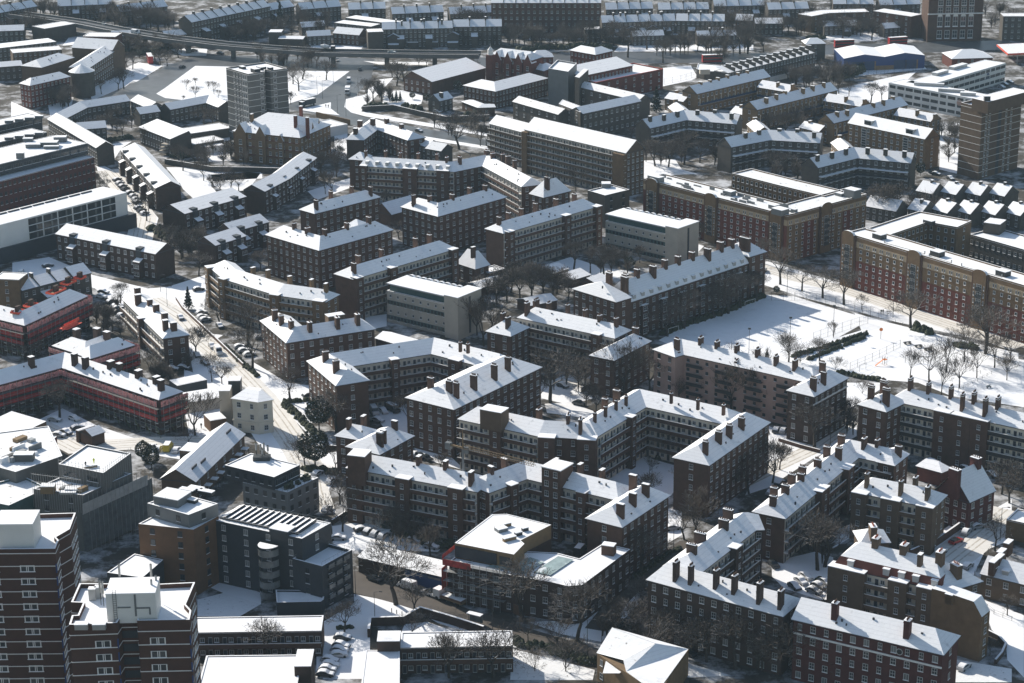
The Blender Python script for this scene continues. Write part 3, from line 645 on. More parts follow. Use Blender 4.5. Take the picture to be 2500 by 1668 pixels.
terrace('brown terrace of three stepped houses, in front of the white and dark office', 1, [(500, 597), (1395, 778)], 9.5, wend=(1570, 722), rh=2.8)
terrace('brown terrace with two recessed roof terraces, right of the row of cars under snow', 1, [(1655, 417), (2205, 262)], 8.5, wpx=(1560, 348))
terrace('brown terrace with patchy snow, between the curved yellow block and the terrace with roof terraces', 1, [(1930, 702), (2205, 615)], 8.5, w=9, nb=2)
terrace('upper short brown terrace row with a white roof just behind the patchy one', 1, [(2090, 580), (2410, 490)], 8.5, w=8, nb=2)
terrace('brown terrace climbing diagonally past the Victorian school, snow melting on its roof', 11, [(95, 218), (320, 100), (560, -85)], 9, w=9, nb=4)
terrace('brown terrace descending beside the row of parked cars, its roof fully sunlit', 0, [(1080, 1345), (1395, 1695)], 9, w=10, nb=5, fs='w')
# ================================================================ modern blocks, towers, scaffolds (left and bottom)
def pts(t, L, z): return [V2(at(t, X, Y, z)) for X, Y in L]
def rect(t, a, f, r, z):
    """plan corners: left a, front f, right r given at height z; back completed square"""
    A, F, C = pts(t, [a, f, r], z); return [F, C, C+(A-F), A]
# white and dark office
b = B('office_block', 'long office block with white upper floors over a dark base and a plain white roof', 'office block', 1, 700, 600, brick='clad_dark')
b.wing(1, [(160, 472), (1135, 222)], 14.2, w=14, roof='flat', par=.1, fs='b', es='bb', brick='render_white', base=5.6, ext=(30, 0), cope='snow')
F, z, w = [V2(at(1, X, Y, 14.2)) for X, Y in ((160, 472), (1135, 222))], 14.2, 14; d = (F[1]-F[0]).normalized(); nn = Vector((-d.y, d.x)); L = (F[1]-F[0]).length
m = MB(); m.box((F[0]+F[1])/2+nn*6.5-d*13, d, L+32, 15.6, 0, 5.596, 0); m.build('base_storeys', ['clad_dark'], b.root)
for j in range(3):
    for i in range(6):
        q = F[0]+d*(L*(.15+.135*i)); m = MB(); m.box(q-nn*.03, d, L*.122, .12, 6.0+2.7*j, 8.3+2.7*j, 0); m.box(q-nn*.3, d, L*.122, .5, 5.8+2.7*j, 6.0+2.7*j, 1)
        m.box(q-nn*.1+d*.6, d, .8, .1, 6.2+2.7*j, 8.1+2.7*j, 2); m.build('loggia', ['glass', 'coping', 'glass_pale'], b.root)
for i in range(9):
    m = MB(); m.box(F[0]+d*(L*(i-.8)/9)+nn*11.5, d, 5.0, .7, 14.3, 14.75, 0); m.build('roof_vent', ['clad_dark'], b.root)
b.done()
# dark office with a brick red front
b = B('office_block', 'dark glass office with a brick red lower front and roof plant, at the left edge', 'office block', 0, 500, 1450, brick='brick_crimson')
b.wing(0, [(-150, 1672), (845, 1412)], 14, w=30, roof='flat', par=.2, fs='d', kind='dark', es='bb', n=4)
A_, C_ = [V2(at(0, X, Y, 19)) for X, Y in ((-150, 1512), (785, 1288))]; b.wing2([A_, C_], 19, 22, roof='flat', par=.15, fs='s', es='bs', n=1, brick='clad_dark', base=14.6)
for X, Y, sx, sy, h in ((300, 1290, 6, 3, 1.4), (440, 1270, 7, 4, 1.8), (540, 1225, 5, 3, 2), (250, 1240, 4, 2, 1.2), (460, 1310, 6, 1.5, 1.0), (180, 1370, 3, 2, 2.2)): b.box('roof_plant', 0, X, Y, 19.2, 19.2+h, sx, sy, ('clad_grey', 'snow'))
b.done()
for lab, fr, z, w in (('flat-roofed dark office with snow between roof boxes, at the left edge above the red-fronted office', [(-120, 1305), (420, 1190)], 14, 11), ('flat-roofed glassy office behind two similar ones, cut by the left edge', [(-120, 1155), (375, 1048)], 14, 10)):
    b = B('office_block', lab, 'office block', 0, *fr[1], brick='clad_dark'); b.wing(0, fr, z, w=w, roof='flat', par=.2, fs='s', es='ss', n=4)
    for k in range(4): b.box('roof_plant', 0, fr[0][0]+200+90*k, fr[0][1]-75-14*k, z+.2, z+1.3, 3.5, 2, ('clad_grey', 'snow'))
    b.done()
# scaffolded blocks
def net(b, A, C, n_=None, zlo=0, zhi=10.6, pinkz=1.5):
    d = (C-A).normalized(); nn = Vector((d.y, -d.x)); L = (C-A).length; c = (A+C)/2+nn*1.5
    m = MB(); m.box(c, d, L+1.2, .06, zhi-pinkz, zhi+.1, 0); m.build('debris_netting', ['net_pink'], b.root)
    for z0, z1 in ((zhi-pinkz-2.3, zhi-pinkz-.9), (zhi-pinkz-4.4, zhi-pinkz-3.2)): m = MB(); m.box(c, d, L+1.2, .05, z0, z1, 0); m.build('debris_netting', ['net_red'], b.root)
    m = MB()
    k = int(L/2.2)
    for i in range(k+1):
        p = A+d*(L*i/k)+nn*1.75; m.tube((p.x, p.y, 0), (p.x, p.y, zhi+.6), .06, .06, 0)
        if i % 2: m.tube((p.x, p.y, 3.2), (*(p+d*2), .1), .09, .09, 1)
    for zz in (2.2, 4.4, 6.4, 8.4): m.box((A+C)/2+nn*1.0, d, L+1.6, 1.5, zz-.06, zz, 2); m.tube((*(A+nn*1.8), zz+1), (*(C+nn*1.8), zz+1), .04, .04, 0)
    m.build('scaffold', ['metal_pale', 'timber_green', 'concrete_dark'], b.root)
b = B(BA, 'long brick block wrapped in red scaffold netting with clean white roof, by the car yard', 'apartment block', 2, 800, 400, brick='brick_dark')
b.wing(2, [(-200, 500), (555, 292), (1425, 582)], 10.6, w=9, rh=3.4, fs='w', es='bw', ov=.2, snow='snow'); F = b.last[0]; Bk = offset_line(F, 9)
net(b, F[0], F[1]); net(b, F[1], F[2]); net(b, F[2], Bk[2]); b.wing(2, [(812, 212), (1205, 90)], 10.6, w=8, rh=3, fs='b', es='bb', ov=.2, snow='snow'); F = b.last[0]; net(b, F[0], F[1])
net(b, F[1], offset_line(F, 8)[1])
b.chim(2, [(665, 160), (762, 190), (975, 232), (1052, 258), (1228, 312), (1375, 368), (1545, 430), (278, 192)], h=4.6, sx=1.5, pots=False); b.done()
b = B(BA, 'brick block under scaffolding with orange netting round its ridge chimneys, at the left edge', 'apartment block', 1, 400, 1300, brick='brick_dark')
b.wing(1, [(-150, 1330), (220, 1420), (785, 1155)], 10.6, w=9, rh=3.2, fs='w', es='bw', ov=.2, snow='snow_roof'); F = b.last[0]; Bk = offset_line(F, 9); net(b, F[1], F[2]); net(b, F[0], F[1]); net(b, F[2], Bk[2])
for X, Y, L in ((160, 1270, 4), (275, 1212, 4), (500, 1085, 7), (610, 1010, 5), (715, 965, 3)):
    c = V2(at(1, X, Y, 13.8)); d = (F[2]-F[1]).normalized(); nn = Vector((-d.y, d.x)); m = MB()
    for s_ in (-1, 1): m.box(c+nn*(1.6*s_), d, L, .06, 12.9, 13.5, 0); m.box(c+d*(L/2*s_), nn, 3.2, .06, 12.9, 13.5, 0)
    m.box(c, d, L, 3.2, 12.82, 12.9, 1)
    m.box(c, d, 2.0, 1.0, 12.9, 15.0, 2); m.build('chimney_guard', ['net_orange', 'timber', 'brick_dark'], b.root)
b.done()
b = B(BA, 'dark-roofed block with patchy snow and red netting, between the two larger scaffolded blocks', 'apartment block', 1, 700, 1500, brick='brick_dark')
b.wing(1, [(480, 1600), (760, 1690), (1085, 1570)], 9.5, w=9, rh=2.6, fs='w', es='bb', snow='snow_patchy'); F = b.last[0]; net(b, F[0], F[1], zhi=9.4)
b.chim(1, [(650, 1365), (760, 1410), (862, 1430), (955, 1465)], h=3.6, sx=1.5, pots=False); m = MB(); c = V2(at(1, 625, 1405, 13)); m.box(c, d, 8, .06, 12.2, 13.3, 0); m.box(c+Vector((0, 3)), d, 8, .06, 12.2, 13.3, 0); m.box(c+Vector((0, 1.5)), d, 8, 3, 12.1, 12.2, 0); m.build('chimney_guard', ['net_orange'], b.root); b.done()
# cream corner pub
b = B('corner_pub', 'cream rendered three-storey corner pub with a low hipped snowy roof', 'pub', 12, 60, 590, brick='render_cream')
b.wing(12, [(-195, 566), (35, 600), (165, 578)], 9.8, w=10, rh=1.7, fs='w', es='bb', ov=.35, n=3, fascia='render_cream', hk=1)
F, z, w = b.last; d = (F[2]-F[1]).normalized(); m = MB()
for i in range(2):
    a, c = F[i], F[i+1]; dd = (c-a).normalized(); m.box((a+c)/2+Vector((dd.y, -dd.x))*.1, dd, (c-a).length+.3, .35, 3.2, 3.6, 0)
m.build('cornice', ['render_cream'], b.root)
b.box('stair_wing', 2, 2020, 470, 0, 10.2, 3.2, 5, ('concrete', 'snow')); b.box('glazed_addition', 2, 2105, 385, 0, 11.2, 3.5, 4, ('clad_dark', 'snow')); b.done()
# brick houses running diagonally
b = B('terrace_row', 'diagonal row of modern brown brick houses with ribbed snowy roof and small porches', 'terrace', 2, 1740, 1320, brick='brick_tan')
b.wing(2, [(1745, 1318), (2190, 888)], 6, w=9.5, rh=3.4, roof='gable', fs='f', es='bb', ridge_off=.55, n=2); F, z, w = b.last; d = (F[1]-F[0]).normalized(); nn = Vector((-d.y, d.x))
for i in range(8):
    m = MB(); q = F[0].lerp(F[1], (i+.5)/8)-nn*.9; m.box(q, d, 1.9, 1.8, 2.6, 2.75, 0); m.box(q, d, 2.0, 1.9, 2.754, 2.95, 1); m.tube((*(q-nn*.7-d*.8), 0), (*(q-nn*.7-d*.8), 2.6), .08, .08, 0); m.tube((*(q-nn*.7+d*.8), 0), (*(q-nn*.7+d*.8), 2.6), .08, .08, 0); m.build('porch', ['metal_dark', 'snow'], b.root)
for u, v in ((.16, .25), (.3, .2), (.88, .3)):
    q = F[0].lerp(F[1], u)+nn*(w*v); m = MB(); m.box(q, d, 3.2, .25, 6.2+v*5, 7.2+v*5, 0); m.build('skylight', ['slate'], b.root)
b.box('link_box', 2, 1715, 1000, 0, 7.4, 6, 4.5, ('brick_tan', 'snow'), d=d); b.done()
# grey block with antennas
b = B('office_block', 'grey modern block with antenna masts on its snowy top roof and a planted terrace', 'office block', 12, 300, 1410, brick='clad_grey')
P = rect(12, (-102, 1322), (300, 1412), (578, 1278), 9.5); b.poly(P, 9.5, fs='dbbd', par=.25, kind='dark', n=3, snow='snow_patchy')
A, F, C = pts(12, [(-262, 1168), (180, 1277), (412, 1166)], 13); P2 = [F, C, C+(A-F), A]; b.poly(P2, 13, fs='sbbd', par=.3, base=9.6, n=1, brick='clad_dark', kind='dark')
m = MB(); c = V2(at(12, 75, 1100, 13))
for i, (dx, dy, h) in enumerate(((-1.5, 0, 4.2), (-.4, .8, 3.6), (.6, -.4, 4.4), (1.5, .5, 3.4), (.2, -1.2, 3.0))):
    m.tube((c.x+dx, c.y+dy, 13.1), (c.x+dx, c.y+dy, 13.1+h), .12, .1, 0, 6); m.tube((c.x+dx, c.y+dy, 13.1+h*.55), (c.x+dx, c.y+dy, 13.1+h), .28, .28, 1, 6)
m.box(c-Vector((0, 1)), Vector((1, 0)), 4.5, 2.5, 13.12, 14.2, 2); m.build('antenna_mast', ['metal_dark', 'metal_pale', 'metal_dark'], b.root)
rp = random.Random(4); e1 = (P[1]-P[0]).normalized()
for k in range(12): q = P[0].lerp(P[1], .08+.8*rp.random())+Vector((-e1.y, e1.x))*rp.uniform(.8, 3.2); m = MB(); m.box(q, e1, rp.uniform(.5, 1.6), .6, 9.7, 9.7+rp.uniform(.5, 1.5), 0); m.build('planter', ['hedge'], b.root)
m = MB()
for a, c in ((P[3], P[0]), (P[0], P[1])):
    m.tube((*a, 10.7), (*c, 10.7), .05, .05)
    for k in range(10): q = a.lerp(c, k/9); m.tube((*q, 9.6), (*q, 10.7), .04, .04)
m.build('railing', ['metal_dark'], b.root); b.done()
# grey block extras come with its own builder
# orange brick block with grey penthouse
b = B(BA, 'orange brown brick block topped by a grey penthouse with roof plant, near the bottom left', 'apartment block', 3, 1700, 300, brick='brick_orange')
A, F, C = pts(3, [(1240, 190), (1735, 242), (1960, 120)], 17); b.poly([F, C, C+(A-F), A], 17, fs='fbbf', par=.3, kind='dark', n=6)
A, F, C = pts(3, [(1320, 5), (1690, 110), (1955, 8)], 20.3); b.poly([F, C, C+(A-F), A], 20.3, fs='fbbf', par=.3, base=17.2, n=1, brick='clad_grey', kind='dark')
b.box('roof_plant', 2, 1545, 1420, 20.4, 22.4, 7, 6, ('clad_grey', 'snow_patchy'), d=Vector((.9, -.42))); 
for X, Y in ((1680, 1375), (1760, 1360), (1850, 1390), (1700, 1460)): b.box('roof_plant', 2, X, Y, 20.4, 21.2, 4, 1.6, ('metal_dark', 'snow'), d=Vector((.9, -.42)))
b.done()
# terrace furniture, rails
def rail(b, P, z, h=1.0, name='railing', m_='metal_pale'):
    m = MB()
    for i in range(len(P)-1):
        a, c = P[i], P[i+1]; m.tube((*a, z+h), (*c, z+h), .04, .04); n = max(1, int((c-a).length/1.5))
        for k in range(n+1): p = a.lerp(c, k/n); m.tube((*p, z), (*p, z+h), .03, .03)
    m.build(name, [m_], b.root)
# dark block with solar panels
b = B(BA, 'dark slate-coloured block with rows of tilted solar panels and curved glass balconies', 'apartment block', 13, 300, 320, brick='clad_dark')
A, F, C = pts(13, [(-372, 152), (430, 322), (690, 180)], 16.3); P = [F, C, C+(A-F), A]; b.poly(P, 16.3, fs='fbbf', par=.25, kind='pale', n=6)
ex = (F-A).normalized(); ey = Vector((-ex.y, ex.x)); LX = (F-A).length; LY = (C-F).length
for i in range(13):
    q = A+ex*(2+i*(LX-4)/12.6)+ey*(LY*.52); m = MB(); a = ex*.9
    m.face([(*(q-a-ey*LY*.38), 16.7), (*(q+a-ey*LY*.38), 17.4), (*(q+a+ey*LY*.38), 17.4), (*(q-a+ey*LY*.38), 16.7)], 1)
    m.face([(*(q+a-ey*LY*.38), 17.4), (*(q+a-ey*LY*.38), 16.5), (*(q+a+ey*LY*.38), 16.5), (*(q+a+ey*LY*.38), 17.4)], 0); m.face([(*(q+a-ey*LY*.38), 17.4), (*(q-a-ey*LY*.38), 16.7), (*(q-a-ey*LY*.38), 16.5), (*(q+a-ey*LY*.38), 16.5)], 0)
    m.build('solar_panel', ['solar', 'snow'], b.root)
A2, F2, C2 = pts(13, [(445, 548), (612, 592), (882, 442)], 10.5); b.poly([F2, C2, C2+(A2-F2)*1.6, F2+(A2-F2)*1.6], 10.5, fs='fbbf', par=.9, kind='dark', n=4, snow='snow')
A3, F3, C3 = pts(13, [(205, 903), (600, 895), (625, 875)], 3); b.poly([A3, F3, C3, C3+Vector((0, 5)), A3+Vector((-1, 7))], 3, par=.5)
for j in range(5):
    c = V2(at(13, 90, 390, 14.2)); m = MB(); r = 2.6; zz = 14.2-2.75*j-2.2; n_ = 10; pp = [c+ey*2.2+ex*(math.cos(math.pi*(1+k/n_))*r)+ey*(math.sin(math.pi*(1+k/n_))*r*1.15) for k in range(n_+1)]
    m.prism([(p.x, p.y) for p in pp], zz-.2, zz, 1)
    for k in range(n_): m.face([(pp[k].x, pp[k].y, zz), (pp[k+1].x, pp[k+1].y, zz), (pp[k+1].x, pp[k+1].y, zz+1.5), (pp[k].x, pp[k].y, zz+1.5)], 0)
    m.build('balcony', ['glass_pale', 'clad_grey'], b.root)
m = MB(); m.prism([(p.x, p.y) for p in pp], 14.0, 14.2, 1); m.face([(p.x, p.y, 14.204) for p in pp], 0); m.build('canopy', ['snow', 'clad_grey'], b.root)
b.box('lift_room', 13, 255, 215, 16.3, 17.6, 5.2, 3.6, ('clad_dark', 'snow'), d=ex)
rail(b, inset(P, .5)+[inset(P, .5)[0]], 16.5); rail(b, inset([F2, C2, C2+(A2-F2)*1.6, F2+(A2-F2)*1.6], .4), 11.2)
for u in (.25, .5, .75):
    for j in range(4): m = MB(); q = F2.lerp(C2, u); dd = (C2-F2).normalized(); m.box(q-Vector((-dd.y, dd.x))*.3, dd, 2.2, .7, 2.6*j+2.2, 2.6*j+2.35, 0); m.box(q-Vector((-dd.y, dd.x))*.6, dd, 2.2, .06, 2.6*j+2.35, 2.6*j+3.3, 1); m.build('balcony', ['clad_grey', 'glass_pale'], b.root)
b.done()
b = B('office_block', 'low dark building with a kite-shaped snowy roof behind the nearest tower', 'office block', 3, 1200, 600, brick='clad_dark')
b.poly(pts(3, [(960, 627), (1278, 672), (1465, 512), (1205, 457)], 9), 9, par=.3); b.done()
# construction site block
b = B('construction_block', 'half-built block with scaffold tubes, netted front and workers on its white roof', 'construction site', 3, 900, 200, brick='concrete_dark')
A, F, C = pts(2, [(525, 1165), (928, 1247), (1175, 1068)], 19); b.poly([F, C, C+(A-F), A], 19, fs='bbbs', par=.5, base=0, n=5, brick='concrete_dark', snow='snow')
A, F, C = pts(2, [(300, 1388), (745, 1445), (1180, 1250)], 15); b.poly([F, C, C+(A-F), A], 15, par=.5, fs='bbbf', n=5, kind='dark', brick='concrete_dark')
for X, Y, sx, sy, h, mm in ((430, 1340, 3.5, 2.4, 1.9, 'timber'), (650, 1365, 3.6, 2.4, .8, 'metal_dark'), (610, 1400, 4, 1.5, .5, 'metal_pale')): b.box('roof_plant', 2, X, Y, 15.2, 15.2+h, sx, sy, (mm, 'snow'))

dK = (C-F).normalized(); rp = random.Random(9)
for k in range(14): q = F.lerp(C, rp.uniform(.05, .95))+(A-F)*rp.uniform(.05, .6); m = MB(); m.box(q, dK, rp.uniform(.6, 3.5), rp.uniform(.3, 1.4), 15.15, 15.15+rp.uniform(.2, 1.2), 0); m.build('site_load', [rp.choice(['timber', 'metal_pale', 'metal_dark', 'clad_grey'])], b.root)
b.box('timber_stack', 2, 810, 1165, 19.2, 19.7, 3.4, .8, ('timber', 'snow'), d=Vector((.9, .4)))
A1_, F1_, C1_ = pts(2, [(525, 1165), (928, 1247), (1175, 1068)], 19)
m = MB()
for a, c in ((A1_, F1_), (F1_, C1_)):
    for h_ in (19.9, 20.6): m.tube((*a, h_), (*c, h_), .04, .04)
    for k in range(14): q = a.lerp(c, k/13); m.tube((*q, 14), (*q, 21.2), .045, .045)
m.build('scaffold', ['metal_pale'], b.root)
d = (C-F).normalized(); nn = Vector((d.y, -d.x)); F0 = F+nn*1.2; L = (C-F).length
m = MB(); m.face([(*(F0-d*2), 1), (*(F0+d*(L+6)), 1), (*(F0+d*(L+6)), 12.5), (*(F0-d*2), 11.5)], 0); m.build('debris_netting', ['net_grey'], b.root)
m = MB(); m.face([(*(F0-d*2+nn*.3), 11.2), (*(F0+d*(L+4)+nn*.3), 11.2), (*(F0+d*(L+4)+nn*.5), 14.2), (*(F0-d*2+nn*.5), 14.2)], 0); m.build('scaffold_sheet', ['sheet_white'], b.root)
m = MB()
for i in range(16):
    p = F0+d*(L+6)*(i/15)+nn*.7; m.tube((p.x, p.y, 0), (p.x, p.y, 16), .05, .05)
for i in range(22):
    p = F+(A-F)*(i/21)-Vector((0, 1)); m.tube((p.x, p.y, 11), (p.x, p.y, 20.5), .05, .05)
for zz in (17, 18, 20): m.tube((*(A-Vector((0, 1))), zz), (*(F-Vector((0, 1))), zz), .05, .05)
m.build('scaffold', ['metal_pale'], b.root)
A, F, C = pts(2, [(-150, 1150), (140, 1230), (560, 1085)], 16); b.poly([F, C, C+Vector((-8, 22)), A+Vector((-6, 20)), A], 16, par=.3, brick='concrete_dark', fs='b', snow='snow_patchy')
for k in range(16): q = F.lerp(C, rp.uniform(.0, .95))+Vector((rp.uniform(-14, -2), rp.uniform(2, 18))); m = MB(); m.box(q, dK, rp.uniform(.8, 4.5), rp.uniform(.4, 2), 16.1, 16.1+rp.uniform(.3, 1.6), 0); m.build('site_load', [rp.choice(['timber', 'metal_pale', 'metal_dark', 'clad_grey', 'snow'])], b.root)
A, F, C = pts(2, [(-120, 1500), (80, 1540), (430, 1380)], 13); b.poly([F, C, C+Vector((-8, 8)), A+Vector((-6, 8)), A], 13, par=.6, brick='panel_teal', fs='b', snow='snow_patchy')
b.box('site_container', 2, 215, 1055, 16.2, 18.0, 5, 2.6, ('concrete_dark', 'snow')); b.done()
# brick huts by the car yard
b = B('brick_building', 'low brown brick building with a flat snowy roof and glass balustrade by the car yard', 'building', 2, 300, 850, brick='brick_tan')
A, F, C = pts(2, [(-200, 820), (112, 915), (415, 770)], 7); b.poly([F, C, C+(A-F), A], 7, fs='fbbb', par=.12, kind='dark', n=2)
A, F, C = pts(2, [(240, 960), (420, 985), (510, 905)], 4); b.poly([F, C, C+(A-F), A], 4, par=.12, brick='brick_red'); b.done()
b = B('brick_hut', 'small brown brick hut with a half-hipped snowy roof in the car yard', 'hut', 2, 820, 900, brick='brick_brown')
b.wing(2, [(820, 905), (935, 865)], 3.2, w=5, rh=1.6, roof='gable', fs='b', es='bb'); b.wing(2, [(700, 855), (850, 805)], 3.6, w=1.2, rh=.3, roof='flat', par=.05, fs='b', es='bb'); b.done()
b = B('garage_shed', 'long white-roofed garage behind the bare tree beside the pub', 'garage', 2, 1800, 560, brick='render_pale')
b.wing(2, [(1690, 600), (1970, 555)], 3.4, w=9, roof='flat', par=.1, fs='b', es='bb'); b.done()
b = B('garage_shed', 'dark-fronted garage with snow on its flat roof, next to the fenced car bay', 'garage', 2, 1700, 450, brick='clad_dark')
b.wing(2, [(1590, 450), (1855, 395)], 3.4, w=6, roof='flat', par=.1, fs='b', es='bb'); b.done()
b = B('garage_shed', 'small white-roofed shed wedged between the pub and the diagonal houses', 'shed', 2, 1880, 760, brick='brick_orange')
b.wing(2, [(1885, 765), (2030, 740)], 3.6, w=6, roof='flat', par=.1, fs='b', es='bb'); b.done()
# towers
def tower(label, poly_px, z, t=3, st=2.75):
    b = B('tower_block', label, 'tower block', t, *poly_px[1], z, brick='brick_tower', kind='twin')
    P = pts(t, poly_px, z); b.poly(P, z, bands=st, par=1.0, snow='snow'); return b, P
b, P = tower('nearest brown brick tower with pale storey bands, cut by the left edge and bottom', [(-300, 452), (498, 445), (530, 366), (505, 340), (628, 268), (683, 120), (-300, 150)], 49.5)
def twin(b, A, C, z, offs, st=2.75, n=10, fin=True):
    d = (C-A).normalized(); nn = Vector((d.y, -d.x))
    for j in range(n):
        for u in offs: b.win(A.lerp(C, u)+nn*.012, d, z-st*(j+1)-.45, 2.9, 1.35, 'twin')
    if fin:
        for j in range(n):
            m = MB(); q = C+nn*.05; m.box(q-d*.05, nn, .25, .25, z-st*(j+1)-1.4, z-st*(j+1)+.5, 0); m.build('corner_fin', ['clad_blue'], b.root)
twin(b, P[0], P[1], 49.5, (.67, .27)); twin(b, P[1], P[2], 49.5, (.5,), fin=False); twin(b, P[4], P[5], 49.5, (.3, .75), fin=False)
m = MB(); c = pts(3, [(-60, 190), (290, 190)], 55); d = Vector((1, 0)); m.box((c[0]+c[1])/2+Vector((0, 3.5)), d, (c[1]-c[0]).length, 7, 49.6, 55, 0); m.box((c[0]+c[1])/2+Vector((0, 3.5)), d, (c[1]-c[0]).length+.1, 7.1, 55.004, 55.2, 1); m.build('plant_room', ['render_white', 'snow'], b.root); b.done()
b, P = tower('nearest brown brick tower with a white plant room, ladder and aerials on its roof', [(622, 1128), (1052, 1112), (1088, 1055), (1235, 1052), (1232, 1092), (1702, 1083), (1718, 1000), (1668, 945), (1752, 745), (1430, 760), (715, 755), (640, 925), (748, 930), (700, 1040), (648, 1042)], 48)
twin(b, P[0], P[1], 48, (.68,)); twin(b, P[4], P[5], 48, (.37,)); twin(b, P[7], P[8], 48, (.3, .7), fin=False)
for j in range(8):
    m = MB(); q = (P[2]+P[3])/2; dd = (P[3]-P[2]).normalized(); m.box(q+Vector((0, .02)), dd, (P[3]-P[2]).length*.98, .1, 48-2.75*j-4.6, 48-2.75*j-3.4, 0); m.box(q-Vector((0, .03)), dd, (P[3]-P[2]).length*.98, .1, 48-2.75*j-3.4, 48-2.75*j-1.9, 1); m.build('landing', ['brick_tower', 'clad_dark'], b.root)
c = pts(3, [(945, 815), (1390, 805)], 54); d = (c[1]-c[0]).normalized(); nn = Vector((-d.y, d.x)); LL = (c[1]-c[0]).length; m = MB(); cc = (c[0]+c[1])/2+nn*3.4
m.box(cc, d, LL, 6.8, 48.1, 54, 0); m.box(cc, d, LL+.1, 6.9, 54.004, 54.2, 1); m.build('plant_room', ['render_white', 'snow'], b.root)
m = MB(); m.box((c[0]+c[1])/2-nn*.05+d*.8, d, .35, .12, 49.5, 53.9, 0); m.box((c[0]+c[1])/2-nn*.05+d*2.2, d, 2.6, .12, 51.0, 51.3, 0); m.box((c[0]+c[1])/2-nn*.05+d*3.4, d, .3, .12, 49.8, 51.0, 0); m.box((c[0]+c[1])/2-nn*.05-d*1.3, d, 2.4, .12, 51.2, 51.45, 0); m.build('roof_pipe', ['clad_grey'], b.root)
m = MB()
for s_ in (-.3, .3): m.tube((*(c[0]+d*1.6-nn*.15+d*s_), 48.2), (*(c[0]+d*1.6-nn*.15+d*s_), 55), .05, .05)
for k in range(14): m.tube((*(c[0]+d*1.3-nn*.15), 48.6+.45*k), (*(c[0]+d*1.9-nn*.15), 48.6+.45*k), .035, .035)
m.build('ladder', ['metal_dark'], b.root)
for X, Y, h in ((915, 700, 5), (890, 690, 5.5), (1065, 545, 6), (1350, 550, 6), (1355, 690, 5), (1395, 650, 4)):
    p = at(3, X, Y, 55); m = MB(); m.tube((p.x, p.y, 50), (p.x, p.y, 55), .08, .08, 0, 6); m.tube((p.x, p.y, 52.6), (p.x, p.y, 55.2), .24, .24, 1, 6); m.build('aerial', ['metal_dark', 'metal_pale'], b.root)
for X, Y in ((730, 1075), (890, 1075)): b.box('roof_plant', 3, X, Y, 48.1, 49.1, 2.4, 1.4, ('metal_pale', 'snow'))
for X, Y in ((825, 760), (880, 745)): b.box('roof_plant', 3, X, Y, 48.1, 50.4, 1.3, 1.2, ('metal_pale', 'snow'))
b.done()
# low blocks along the bottom edge
LG = 'low flat-roofed brick blocks at the bottom'
def low(label, t, fr, z, w=None, wend=None, wpx=None, box=None, fs='g'):
    b = B('low_block', label, 'low block', t, *fr[0], brick='brick_brown', group=LG)
    b.wing(t, fr, z, w=w or 9, wend=wend, wpx=wpx, roof='flat', par=.2, fs=fs, es='bb', n=2, snow='snow', mi='brick_dark', cope='snow'); return b
low('low brick gallery block with a flat white roof, right of the tower with aerials', 13, [(-560, 1166), (605, 1148)], 6.2, wend=(616, 1010)).done()
b = low('low block showing only its white roof and raised stair box, bottom edge', 13, [(-500, 1640), (390, 1630)], 6.2, w=14, fs='b'); b.box('stair_box', 13, 450, 1385, 0, 8.6, 3.6, 8, ('brick_dark', 'snow')); b.done()
b = low('low brick gallery block with two bare trees before it, beside the parked snowed-in cars', 13, [(1312, 1302), (2322, 1284)], 6.2, wend=(2316, 1145)); b.box('stair_box', 13, 1210, 1190, 0, 8.4, 5.0, 5.0, ('brick_dark', 'snow'))
A, F, C = pts(13, [(940, 1800), (1305, 1800), (1308, 1320)], 5.8); b.poly([F, C, V2(at(13, 1000, 1318, 5.8)), A], 5.8, par=.2); b.done()
# school-like building with folded roofs at the bottom
b = B('folded_roof_building', 'yellow brick building with folded snowy metal roofs at the bottom edge', 'building', 23, 1000, 1350, brick='brick_yellow')
z = 6.5; P = pts(23, [(800, 1345), (880, 1400), (1350, 1700), (1620, 1305), (935, 1112)], z); m = MB(); m.prism(P, 0, z, 0); m.build('wall', ['brick_yellow'], b.root)
def pl(t, L):
    return [tuple(at(t, X, Y, zz)) for X, Y, zz in L]
m = MB()
m.face(pl(23, [(793, 1338, 6.6), (1035, 1403, 7.4), (1325, 1250, 9.2), (935, 1108, 9.0)]), 0)
m.build('roof', ['snow_patchy'], b.root)
m = MB(); m.face(pl(23, [(1060, 1505, 6.6), (1330, 1700, 6.4), (1618, 1302, 7.2), (1325, 1252, 9.22)]), 0); m.face(pl(23, [(1325, 1252, 9.22), (1618, 1302, 7.2), (935, 1109, 9.05)]), 0); m.build('roof', ['snow_roof'], b.root)
m = MB(); m.face(pl(23, [(1035, 1403, 7.4), (1060, 1505, 6.6), (1325, 1252, 9.21)]), 0); m.build('roof_valley', ['snow_patchy'], b.root)
m = MB(); m.face(pl(23, [(885, 1385, 6.4), (850, 1520, 5.4), (1000, 1520, 5.8), (1115, 1430, 6.6)]), 0); m.build('roof', ['snow_roof'], b.root)
A, C = V2(at(23, 800, 1345, z)), V2(at(23, 880, 1400, z)); b.facade(A, C, z, 'f', 2); b.done()
